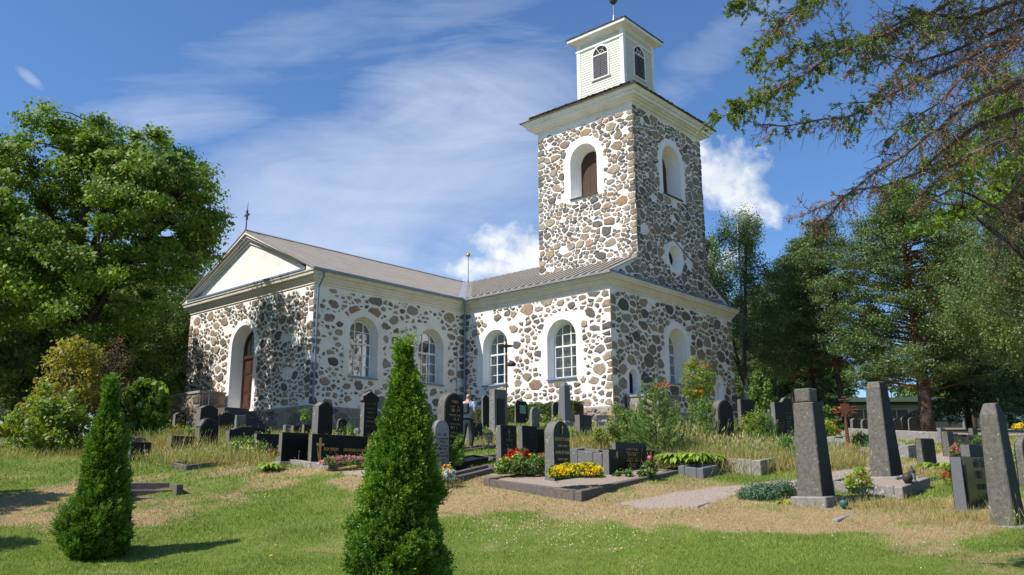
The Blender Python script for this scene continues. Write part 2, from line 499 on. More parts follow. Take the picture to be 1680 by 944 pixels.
def glass_mat():
    m, nt, N, L, p = _nodes('window_glass')
    N.remove(p)
    g = N.new('ShaderNodeBsdfGlossy'); g.inputs['Roughness'].default_value = 0.03; g.inputs['Color'].default_value = (0.9, 0.95, 1, 1)
    t = N.new('ShaderNodeBsdfTransparent'); t.inputs['Color'].default_value = (0.72, 0.77, 0.76, 1)
    lw = N.new('ShaderNodeLayerWeight'); lw.inputs['Blend'].default_value = 0.35
    tc = N.new('ShaderNodeTexCoord').outputs['Object']
    b = N.new('ShaderNodeBump'); b.inputs['Strength'].default_value = 0.12; b.inputs['Distance'].default_value = 0.02
    L.new(_noise(N, L, 2.0, 2, 0.5, tc), b.inputs['Height']); L.new(b.outputs[0], g.inputs['Normal'])
    mx = N.new('ShaderNodeMixShader'); L.new(lw.outputs['Facing'], mx.inputs[0])
    mm = N.new('ShaderNodeMath'); mm.operation = 'MULTIPLY_ADD'; L.new(lw.outputs['Facing'], mm.inputs[0]); mm.inputs[1].default_value = 0.6; mm.inputs[2].default_value = 0.16
    L.new(mm.outputs[0], mx.inputs[0]); L.new(t.outputs[0], mx.inputs[1]); L.new(g.outputs[0], mx.inputs[2])
    L.new(mx.outputs[0], N['Material Output'].inputs['Surface'])
    return m


def clad_mat():
    m, nt, N, L, p = _nodes('painted_boards')
    tc = N.new('ShaderNodeTexCoord').outputs['Object']
    mp = N.new('ShaderNodeMapping'); mp.inputs['Scale'].default_value = (0.02, 0.02, 1); L.new(tc, mp.inputs[0])
    w = N.new('ShaderNodeTexWave'); w.bands_direction = 'Z'; w.wave_profile = 'SAW'; w.inputs['Scale'].default_value = 1.9
    w.inputs['Distortion'].default_value = 0.0; L.new(mp.outputs[0], w.inputs[0])
    f = _noise(N, L, 3.0, 6, 0.6, tc)
    col = _mix(N, L, f, (0.60, 0.605, 0.50), (0.53, 0.545, 0.46))
    L.new(col, p.inputs["Base Color"]); p.inputs["Roughness"].default_value = 0.65
    return m


M = {
 'stone': fieldstone_mat(),
 'mortar': mortar_mat('lime_mortar', (0.82, 0.80, 0.75), (0.50, 0.46, 0.40), 0.45),
 'plaster': mortar_mat('lime_plaster', (0.80, 0.77, 0.70), (0.58, 0.53, 0.44), 0.55),
 'whitewash': mortar_mat('whitewash', (0.86, 0.85, 0.82), (0.70, 0.68, 0.63), 0.3),
 'greymortar': mortar_mat('grey_mortar', (0.34, 0.31, 0.28), (0.16, 0.14, 0.12), 0.8),
 'cornice': mortar_mat('cornice_plaster', (0.74, 0.69, 0.60), (0.54, 0.48, 0.38), 0.55),
 'whitewood': mortar_mat('white_painted_wood', (0.82, 0.81, 0.77), (0.48, 0.46, 0.40), 0.5),
 'seam': simple('pale_seams', (0.40, 0.36, 0.29), (0.32, 0.285, 0.235), 0.5, 3, 0.1),  # paler than the sheet: colour stands in for shading the ridges don't catch
 'roof': simple('grey_sheet_roof', (0.26, 0.235, 0.20), (0.19, 0.17, 0.145), 0.5, 1.5, 0.1, 0.01, 0.4),
 'roof_light': simple('pale_sheet_roof', (0.31, 0.275, 0.22), (0.25, 0.22, 0.18), 0.55, 1.0, 0.1, 0.01, 0.4),
 'patch': simple('new_sheet_metal', (0.36, 0.36, 0.38), (0.3, 0.3, 0.32), 0.4, 2.0, 0.05, 0.01, 0.5),
 'shingle': simple('weathered_shingles', (0.13, 0.11, 0.09), (0.05, 0.045, 0.04), 0.9, 6.0, 0.8, 0.04, 0.2),
 'blue': simple('blue_grey_metal', (0.19, 0.25, 0.34), (0.15, 0.20, 0.28), 0.45, 5.0, 0.05, 0.005, 0.5),
 'palewood': simple('window_paint', (0.78, 0.77, 0.72), (0.68, 0.67, 0.62), 0.5, 6.0, 0.1, 0.005),
 'glass': glass_mat(),
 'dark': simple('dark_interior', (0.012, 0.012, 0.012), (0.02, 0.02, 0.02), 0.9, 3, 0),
 'curtain': simple('pale_curtain', (0.36, 0.36, 0.34), (0.2, 0.2, 0.2), 0.9, 4, 0),
 'brownwood': simple('weathered_brown_boards', (0.085, 0.05, 0.032), (0.045, 0.028, 0.02), 0.8, 9, 0.5, 0.01),
 'door': simple('varnished_door_wood', (0.085, 0.034, 0.02), (0.05, 0.021, 0.013), 0.35, 7, 0.3, 0.005, 0.5),
 'louvre': simple('grey_louvre_wood', (0.14, 0.13, 0.14), (0.09, 0.085, 0.09), 0.85, 10, 0.5, 0.01),
 'clad': clad_mat(),
 'gold': simple('worn_gilding', (0.62, 0.42, 0.12), (0.4, 0.25, 0.08), 0.35, 9, 0.1, 0.003, 0.5, 0.85),
 'dome': simple('dark_copper', (0.06, 0.065, 0.055), (0.1, 0.1, 0.08), 0.4, 6, 0.1, 0.005, 0.5, 0.5),
 'iron': simple('dark_iron', (0.035, 0.033, 0.032), (0.055, 0.045, 0.04), 0.6, 12, 0.2, 0.003),
 'zinc': simple('dull_zinc', (0.30, 0.31, 0.33), (0.2, 0.21, 0.22), 0.45, 8, 0.1, 0.003, 0.5, 0.3),
 'black': simple('polished_black_granite', (0.013, 0.0125, 0.012), (0.02, 0.019, 0.018), 0.22, 30, 0.02, 0.001, 0.12),
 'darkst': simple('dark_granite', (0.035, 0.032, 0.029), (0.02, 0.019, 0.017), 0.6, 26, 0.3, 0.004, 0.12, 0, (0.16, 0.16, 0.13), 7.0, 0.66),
 'greyst': simple('grey_granite', (0.17, 0.165, 0.155), (0.10, 0.098, 0.092), 0.8, 22, 0.5, 0.006, 0.25, 0, (0.3, 0.3, 0.26), 9.0, 0.62),
 'hewn': simple('rough_hewn_granite', (0.27, 0.26, 0.25), (0.15, 0.145, 0.14), 0.9, 14, 1.0, 0.03, 0.2, 0, (0.07, 0.07, 0.065), 12.0, 0.6),
 'palest': simple('pale_grey_stone', (0.33, 0.325, 0.31), (0.24, 0.235, 0.225), 0.85, 18, 0.4, 0.005, 0.2),
 'lichenst': simple('lichened_granite', (0.16, 0.15, 0.13), (0.085, 0.078, 0.068), 0.9, 14, 0.8, 0.012, 0.2, 0, (0.30, 0.30, 0.26), 16.0, 0.62),
 'concrete': simple('weathered_kerb_stone', (0.30, 0.28, 0.25), (0.17, 0.155, 0.14), 0.92, 9, 0.8, 0.012, 0.15, 0, (0.42, 0.41, 0.37), 8.0, 0.6),
 'brownst': simple('brown_kerb_stone', (0.16, 0.135, 0.115), (0.09, 0.078, 0.068), 0.92, 9, 0.8, 0.012, 0.15, 0, (0.3, 0.28, 0.25), 8.0, 0.64),
 'slate': simple('grey_blue_granite', (0.14, 0.145, 0.155), (0.105, 0.108, 0.115), 0.6, 24, 0.2, 0.003, 0.3),
 'goldtext': simple('gilded_letters', (0.55, 0.37, 0.10), (0.42, 0.28, 0.08), 0.5, 20, 0, 0, 0.5, 0.3),
 'dimgold': simple('worn_gilded_letters', (0.26, 0.19, 0.07), (0.16, 0.12, 0.05), 0.6, 20, 0, 0, 0.4, 0.1),
 'darktext': simple('dark_engraving', (0.03, 0.03, 0.03), (0.04, 0.04, 0.04), 0.8, 20, 0),
 'rust': simple('rusted_iron', (0.15, 0.055, 0.028), (0.08, 0.032, 0.02), 0.9, 16, 0.8, 0.008),
 'teal': simple('teal_plastic', (0.04, 0.13, 0.12), (0.03, 0.10, 0.095), 0.4, 6, 0),
 'bark': simple('brown_bark', (0.10, 0.078, 0.06), (0.045, 0.036, 0.03), 0.95, 7, 1.0, 0.05, 0.1),
 'pinebark': simple('orange_pine_bark', (0.26, 0.115, 0.055), (0.13, 0.065, 0.038), 0.9, 6, 1.0, 0.04, 0.1),
 'lowbark': simple('grey_pine_bark', (0.13, 0.095, 0.075), (0.06, 0.048, 0.04), 0.95, 7, 1.0, 0.05, 0.1),
 'birchbark': simple('birch_bark', (0.55, 0.53, 0.49), (0.35, 0.33, 0.3), 0.8, 3, 0.4, 0.02, 0.2, 0, (0.04, 0.035, 0.03), 3.0, 0.6),
 'twig': simple('brown_twigs', (0.075, 0.052, 0.038), (0.21, 0.17, 0.13), 0.95, 5, 0.6, 0.01, 0.1),
 'stem': simple('green_stems', (0.06, 0.10, 0.03), (0.05, 0.07, 0.02), 0.7, 5, 0),
}
F = {
 'maple': foliage('maple_leaves', (0.06, 0.135, 0.018), (0.2, 0.3, 0.045), (0.3, 0.38, 0.07), 0.3, 0.6, 0.35),
 'maple2': foliage('bright_maple_leaves', (0.08, 0.15, 0.018), (0.19, 0.28, 0.03), None, 0.45, 0.45),
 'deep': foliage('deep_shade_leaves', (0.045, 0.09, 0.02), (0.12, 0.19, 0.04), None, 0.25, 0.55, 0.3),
 'birch': foliage('birch_leaves', (0.075, 0.125, 0.045), (0.17, 0.235, 0.085), (0.26, 0.28, 0.11), 0.35, 0.5, 0.3),
 'pine': foliage('pine_needles', (0.065, 0.12, 0.048), (0.145, 0.215, 0.075), None, 0.15, 0.55, 0.5),
 'spruce': foliage('spruce_needles', (0.04, 0.08, 0.028), (0.09, 0.145, 0.045), None, 0.1, 0.6, 0.4),
 'freshspruce': foliage('fresh_spruce_needles', (0.07, 0.13, 0.02), (0.2, 0.27, 0.05), (0.28, 0.33, 0.07), 0.2, 0.5),
 'deadneedle': foliage('dead_brown_needles', (0.22, 0.09, 0.04), (0.4, 0.18, 0.08), (0.45, 0.27, 0.14), 0.2, 0.8),
 'thuja': foliage('thuja_scales', (0.05, 0.125, 0.014), (0.16, 0.29, 0.03), (0.26, 0.38, 0.06), 0.22, 0.5, 1.2),
 'youngpine': foliage('young_pine_needles', (0.1, 0.19, 0.05), (0.21, 0.33, 0.09), (0.3, 0.4, 0.12), 0.25, 0.5),
 'shrub': foliage('shrub_leaves', (0.09, 0.16, 0.025), (0.22, 0.28, 0.045), (0.34, 0.18, 0.04), 0.4, 0.5),
 'autumn': foliage('turning_leaves', (0.14, 0.17, 0.03), (0.34, 0.28, 0.05), (0.45, 0.18, 0.04), 0.4, 0.55),
 'hosta': foliage('hosta_leaves', (0.16, 0.27, 0.03), (0.34, 0.43, 0.07), None, 0.35, 0.4),
 'juniper': foliage('blue_juniper', (0.045, 0.10, 0.05), (0.10, 0.18, 0.09), None, 0.1, 0.6),
 'hedge': foliage('hedge_leaves', (0.04, 0.08, 0.015), (0.11, 0.16, 0.03), None, 0.3, 0.5),
 'herb': foliage('bedding_leaves', (0.05, 0.12, 0.02), (0.13, 0.22, 0.04), (0.2, 0.24, 0.05), 0.3, 0.5),
 'silver': foliage('silver_leaves', (0.35, 0.38, 0.38), (0.55, 0.58, 0.58), None, 0.2, 0.7),
 'drygrass': foliage('dry_grass_blades', (0.28, 0.22, 0.085), (0.52, 0.41, 0.19), (0.2, 0.26, 0.07), 0.3, 0.7),
 'weed': foliage('weed_stalks', (0.15, 0.21, 0.045), (0.32, 0.34, 0.1), (0.55, 0.46, 0.28), 0.35, 0.6),
 'yellow': foliage('yellow_petals', (0.80, 0.60, 0.01), (0.85, 0.70, 0.03), None, 0.2, 0.6),
 'red': foliage('red_petals', (0.55, 0.01, 0.02), (0.70, 0.03, 0.05), None, 0.2, 0.6),
 'pink': foliage('pink_petals', (0.62, 0.18, 0.38), (0.78, 0.40, 0.58), None, 0.3, 0.6),
 'rose': foliage('rose_pink_petals', (0.65, 0.06, 0.20), (0.75, 0.20, 0.32), None, 0.2, 0.6),
 'orange': foliage('orange_petals', (0.80, 0.20, 0.01), (0.85, 0.35, 0.02), None, 0.2, 0.6),
 'white': foliage('white_petals', (0.75, 0.75, 0.70), (0.85, 0.85, 0.8), None, 0.3, 0.6),
 'cream': foliage('cream_petals', (0.75, 0.70, 0.3), (0.8, 0.78, 0.5), None, 0.3, 0.6),
 'fern': foliage('yellow_fern', (0.22, 0.26, 0.02), (0.36, 0.33, 0.03), None, 0.4, 0.5),
}
F['autumn_brown'] = foliage('withered_leaves', (0.12, 0.075, 0.05), (0.20, 0.12, 0.07), None, 0.2, 0.8)
# ------------------------------------------------------------------ ground
_dry = [(px, py, v) for (px, py, v) in [
 (50, 790, .15), (20, 760, .25), (60, 905, .15), (30, 940, .1), (300, 900, .2), (450, 870, .2), (500, 930, .1), (560, 850, .25), (850, 855, .25), (850, 900, .18),
 (1000, 880, .28), (1200, 895, .2), (1100, 875, .3), (1100, 930, .15), (1400, 925, .2), (1600, 938, .28), (1350, 905, .35), (1500, 925, .3), (850, 838, .25), (450, 838, .25), (100, 855, .9), (180, 800, .75), (50, 848, .8),
 (130, 775, .45), (250, 850, .8), (320, 800, .75), (350, 828, .6), (400, 780, .72), (500, 785, .85), (600, 795, .85), (640, 808, .7), (280, 818, .75), (700, 805, .95),
 (760, 818, .9), (900, 828, .9), (1050, 838, .9), (1200, 855, .95), (1300, 862, .95), (1450, 862, .85), (1550, 872, .8), (1660, 905, .4), (1500, 900, .4), (1300, 895, .35),
 (1250, 765, .7), (440, 808, .35), (520, 810, .3), (620, 812, .35), (480, 795, .6), (90, 820, .6), (0, 870, .4), (240, 935, .12), (700, 940, .15), (1000, 940, .12), (1450, 885, .8)]]
_dw = np.array([hit(a, b) for a, b, _ in _dry]); _dv = np.array([c for *_, c in _dry])
_rg = np.random.default_rng(5)


def smooth_noise(x, y, s, seed=0):
    """value noise, 0..1"""
    x = np.asarray(x) / s + 131.7 * (seed + 1); y = np.asarray(y) / s + 71.3 * (seed + 1)
    xi = np.floor(x); yi = np.floor(y); fx = x - xi; fy = y - yi
    fx = fx * fx * (3 - 2 * fx); fy = fy * fy * (3 - 2 * fy)

    def h(a, b):
        q = np.sin(a * 127.1 + b * 311.7 + seed * 17.3) * 43758.5453
        return q - np.floor(q)
    return (h(xi, yi) * (1 - fx) + h(xi + 1, yi) * fx) * (1 - fy) + (h(xi, yi + 1) * (1 - fx) + h(xi + 1, yi + 1) * fx) * fy


def fbm(x, y, s, seed=0):
    return (smooth_noise(x, y, s, seed) * 4 + smooth_noise(x, y, s / 2.1, seed + 1) * 2 + smooth_noise(x, y, s / 4.3, seed + 2)) / 7


def dryness(x, y):
    x = np.asarray(x, float).ravel(); y = np.asarray(y, float).ravel()
    x = x + (fbm(x, y, 1.5, 3) - 0.5) * 1.6; y = y + (fbm(x, y, 1.5, 6) - 0.5) * 1.6
    out = np.empty(len(x))
    for s in range(0, len(x), 20000):
        X = x[s:s + 20000, None]; Y = y[s:s + 20000, None]
        r2 = ((X - _dw[None, :, 0]) ** 2 + ((Y - _dw[None, :, 1]) * 1.6) ** 2) + 0.15
        w = r2 ** -2.0
        wb = 2e-3
        out[s:s + 20000] = ((w * _dv).sum(1) + wb * 0.66) / (w.sum(1) + wb)
    f = fbm(x, y, 2.6, 11); f2 = fbm(x, y, 0.7, 21)
    return np.clip(out + (f - 0.5) * 0.9 + (f2 - 0.5) * 0.95, 0, 1)


# gravel: walks as world polygons
def _poly(pts): return np.array([hit(*p)[:2] if len(p) == 2 else at(*p)[:2] for p in pts])


GRAVEL = [_poly([(1010, 826), (1135, 806), (1190, 798), (1240, 796), (1236, 806), (1145, 834), (1040, 832)]),
          _poly([(1236, 806), (1240, 796, 20.8), (1310, 792, 21), (1420, 768, 23.5), (1500, 752, 26), (1500, 770, 24.2), (1420, 792, 20.6), (1330, 806, 19)]),
          _poly([(1500, 752, 26), (1590, 727, 33), (1700, 727, 33), (1700, 745, 27), (1600, 752, 26), (1500, 770, 24.2)]),
          _poly([(1360, 0, 42), (1800, 0, 42), (1800, 0, 58), (1360, 0, 62)]),
          _poly([(735, 776), (800, 768), (860, 764), (870, 772), (800, 779), (745, 786)]),
          _poly([(540, 776), (590, 774), (700, 772), (710, 780), (620, 784)])]


def in_poly(x, y, P):
    ins = np.zeros(len(x), bool); n = len(P)
    for i in range(n):
        x1, y1 = P[i]; x2, y2 = P[(i + 1) % n]
        c = ((y1 > y) != (y2 > y)) & (x < (x2 - x1) * (y - y1) / (y2 - y1 + 1e-12) + x1)
        ins ^= c
    return ins


def graveled(x, y):
    x = np.asarray(x, float).ravel(); y = np.asarray(y, float).ravel()
    jx = x + (fbm(x, y, 0.5, 31) - 0.5) * 0.5; jy = y + (fbm(x, y, 0.5, 41) - 0.5) * 0.5
    g = np.zeros(len(x))
    for P in GRAVEL: g = np.maximum(g, in_poly(jx, jy, P))
    return g


def ground_mat():
    m, nt, N, L, p = _nodes('ground_cover')
    tc = N.new('ShaderNodeTexCoord').outputs['Object']
    d = _attr(N, 'dry'); g = _attr(N, 'gravel')
    n1 = _noise(N, L, 2.5, 8, 0.7, tc); n2 = _noise(N, L, 26, 6, 0.7, tc); n3 = _noise(N, L, 34, 8, 0.8, tc)
    green = _ramp(N, L, n2, [(0.3, (0.07, 0.11, 0.018)), (0.7, (0.17, 0.23, 0.04))])
    dry = _ramp(N, L, n2, [(0.25, (0.18, 0.125, 0.06)), (0.5, (0.32, 0.23, 0.12)), (0.75, (0.44, 0.34, 0.19))])
    s = N.new('ShaderNodeMath'); s.operation = 'MULTIPLY_ADD'; L.new(n1, s.inputs[0]); s.inputs[1].default_value = 0.5
    a = N.new('ShaderNodeMath'); a.operation = 'SUBTRACT'; L.new(d, a.inputs[0]); a.inputs[1].default_value = 0.45
    L.new(a.outputs[0], s.inputs[2])
    col = _mix(N, L, _ramp(N, L, s.outputs[0], [(0.3, (0, 0, 0)), (0.62, (1, 1, 1))]), green, dry)
    grav = _ramp(N, L, n3, [(0.25, (0.16, 0.12, 0.095)), (0.5, (0.33, 0.265, 0.22)), (0.75, (0.56, 0.47, 0.41))])
    col = _mix(N, L, g, col, grav)
    L.new(col, p.inputs['Base Color']); p.inputs['Roughness'].default_value = 0.95; p.inputs['Specular IOR Level'].default_value = 0.1
    _bump(N, L, p, n2, 0.9, 0.04)
    return m


def make_ground():
    def axis(a, b, step, lim, grow):
        v = list(np.arange(a, b + 1e-6, step))
        s = step
        while v[-1] < lim[1]: s *= grow; v.append(v[-1] + s)
        s = step; w = [v[0]]
        while w[-1] > lim[0]: s *= grow; w.append(w[-1] - s)
        return np.array(w[:0:-1] + v)
    xs = axis(-17, 17, 0.16, (-900, 900), 1.12); ys = axis(7, 32, 0.16, (-300, 1400), 1.10)
    X, Y = np.meshgrid(xs, ys); Z = ground(X, Y)
    Z = Z + (fbm(X, Y, 3.0, 2) - 0.5) * 0.10 * np.clip((Y - 6) / 6, 0, 1) + (fbm(X, Y, 0.8, 9) - 0.5) * 0.035
    nx, ny = len(xs), len(ys)
    me = D.meshes.new('ground')
    co = np.stack([X, Y, Z], -1).reshape(-1, 3)
    i = np.arange(nx * ny).reshape(ny, nx)
    q = np.stack([i[:-1, :-1], i[:-1, 1:], i[1:, 1:], i[1:, :-1]], -1).reshape(-1, 4)
    me.vertices.add(len(co)); me.vertices.foreach_set('co', co.reshape(-1).astype(np.float32))
    me.loops.add(q.size); me.loops.foreach_set('vertex_index', q.reshape(-1).astype(np.int32))
    me.polygons.add(len(q)); me.polygons.foreach_set('loop_start', np.arange(0, q.size, 4, dtype=np.int32))
    me.polygons.foreach_set('use_smooth', np.ones(len(q), bool))
    for n, v in (('dry', dryness(X, Y)), ('gravel', graveled(X, Y))):
        a = me.attributes.new(n, 'FLOAT', 'POINT'); a.data.foreach_set('value', v.astype(np.float32))
    me.materials.append(ground_mat()); me.update(calc_edges=True)
    o = D.objects.new('ground', me); COL.objects.link(o)
    tag(o, kind='structure')


make_ground()

KEEP = []          # (x, y, r) footprints kept free of grass blades


def gtop(x, y):
    x = np.asarray(x); y = np.asarray(y)
    return ground(x, y) + (fbm(x, y, 3.0, 2) - 0.5) * 0.10 * np.clip((y - 6) / 6, 0, 1) + (fbm(x, y, 0.8, 9) - 0.5) * 0.035


def turf_mat():
    m, nt, N, L, p = _nodes('turf_blades')
    r = _attr(N); d = _attr(N, 'dry')
    g = _ramp(N, L, r, [(0.0, (0.09, 0.15, 0.02)), (0.45, (0.19, 0.275, 0.042)), (0.8, (0.30, 0.37, 0.06)), (1.0, (0.50, 0.46, 0.17))])
    y = _ramp(N, L, r, [(0.0, (0.24, 0.19, 0.085)), (0.3, (0.33, 0.27, 0.12)), (0.6, (0.43, 0.345, 0.17)), (1.0, (0.58, 0.50, 0.28))])
    col = _mix(N, L, d, g, y)
    L.new(col, p.inputs['Base Color']); p.inputs['Roughness'].default_value = 0.6; p.inputs['Specular IOR Level'].default_value = 0.25
    tr = N.new('ShaderNodeBsdfTranslucent'); L.new(col, tr.inputs['Color'])
    mx = N.new('ShaderNodeMixShader'); mx.inputs[0].default_value = 0.3
    L.new(p.outputs[0], mx.inputs[1]); L.new(tr.outputs[0], mx.inputs[2]); L.new(mx.outputs[0], N['Material Output'].inputs['Surface'])
    return m


def make_turf():
    rng = np.random.default_rng(11)
    Vs, R, Dd = [], [], []
    for (y0, y1, dens, h, w) in [(8.5, 13, 1500, 0.045, 0.010), (13, 17, 1300, 0.055, 0.011), (17, 22, 900, 0.075, 0.014), (22, 30, 330, 0.10, 0.02), (30, 44, 90, 0.14, 0.035)]:
        xm = y1 * 0.64 + 0.8; n = int((y1 - y0) * 2 * xm * dens)
        x = rng.uniform(-xm, xm, n); y = rng.uniform(y0, y1, n)
        k = np.abs(x) < y * 0.62 + 0.8; x = x[k]; y = y[k]
        k = (graveled(x, y) < 0.5) | (rng.random(len(x)) < 0.04 + 0.25 * (fbm(x, y, 0.4, 81) > 0.66)); x = x[k]; y = y[k]
        dr = dryness(x, y)
        lx = (x - CHX) * UX + (y - CHY) * UY; lv = -(x - CHX) * UY + (y - CHY) * UX
        k = ~(((lx > 0) & (lv > 0)) | ((lx > -10.6) & (lv > 10))); x = x[k]; y = y[k]; dr = dr[k]
        z = gtop(x, y); n = len(x)
        lean = rng.normal(size=(n, 2)) * 0.55
        # low dry turf lies flatter; green turf stands thicker
        hh = h * (0.55 + 0.9 * rng.random(n)) * (1.0 - 0.35 * dr) * (0.7 + 0.7 * fbm(x, y, 1.2, 51))
        C = np.stack([x, y, z - 0.01], -1)
        dirs = np.stack([lean[:, 0], lean[:, 1], np.ones(n) * 0.9], -1)
        d = unit(dirs); s = unit(np.cross(d, rng.normal(size=(n, 3))))
        ww = w * (0.7 + 0.6 * rng.random(n))[:, None]; hh = hh[:, None]
        Vs.append(np.stack([C - s * ww / 2, C + s * ww / 2, C + d * hh], 1))
        R.append(np.clip(rng.random(n) * 0.55 + 0.9 * (fbm(x, y, 0.7, 61) - 0.5) + 0.5 * (fbm(x, y, 3.0, 71) - 0.5) + 0.25, 0, 1))
        Dd.append(np.clip((dr - 0.50 + (rng.random(n) - 0.5) * 0.7) / 0.42, 0, 1))
    o = np_obj('grass', np.concatenate(Vs), turf_mat(), np.concatenate(R), extra={'dry': np.concatenate(Dd)})
    tag(o, 'short summer turf on the bank, green in the hollow and straw coloured along the crest', 'grass', kind='stuff')


make_turf()
# ------------------------------------------------------------------ the church, in its own axes: u to the right and away, v to the left and away, z = 0 at the plinth ledge
L1, L2, W1, W2, OV = 10.3, 10.49, 12.85, 12.12, 0.43
HE, HR, TA, TD, HT = 6.68, 9.83, 2.68, 6.8, 16.96
UM, VM = W1 / 2, L1 + W2 / 2
church = empty('church', ch(0, 0, 0), ROT)
tag(church, 'fieldstone church with white mortar, a pedimented wing, a metal roof and a square bell tower', 'church')


def clip_half(poly, nx, ny, c):
    """keep the part of a convex polygon where nx*x + ny*y <= c"""
    out = []
    for i in range(len(poly)):
        p, q = poly[i], poly[(i + 1) % len(poly)]
        dp = nx * p[0] + ny * p[1] - c; dq = nx * q[0] + ny * q[1] - c
        if dp <= 0: out.append(p)
        if (dp < 0 < dq) or (dq < 0 < dp):
            t = dp / (dp - dq); out.append((p[0] + (q[0] - p[0]) * t, p[1] + (q[1] - p[1]) * t))
    return out


def inside_convex(poly, x, y, mrg=0.0):
    s = None
    for i in range(len(poly)):
        x1, y1 = poly[i]; x2, y2 = poly[(i + 1) % len(poly)]
        L = math.hypot(x2 - x1, y2 - y1) or 1
        c = ((x2 - x1) * (y - y1) - (y2 - y1) * (x - x1)) / L
        if c < mrg: return False
    return True


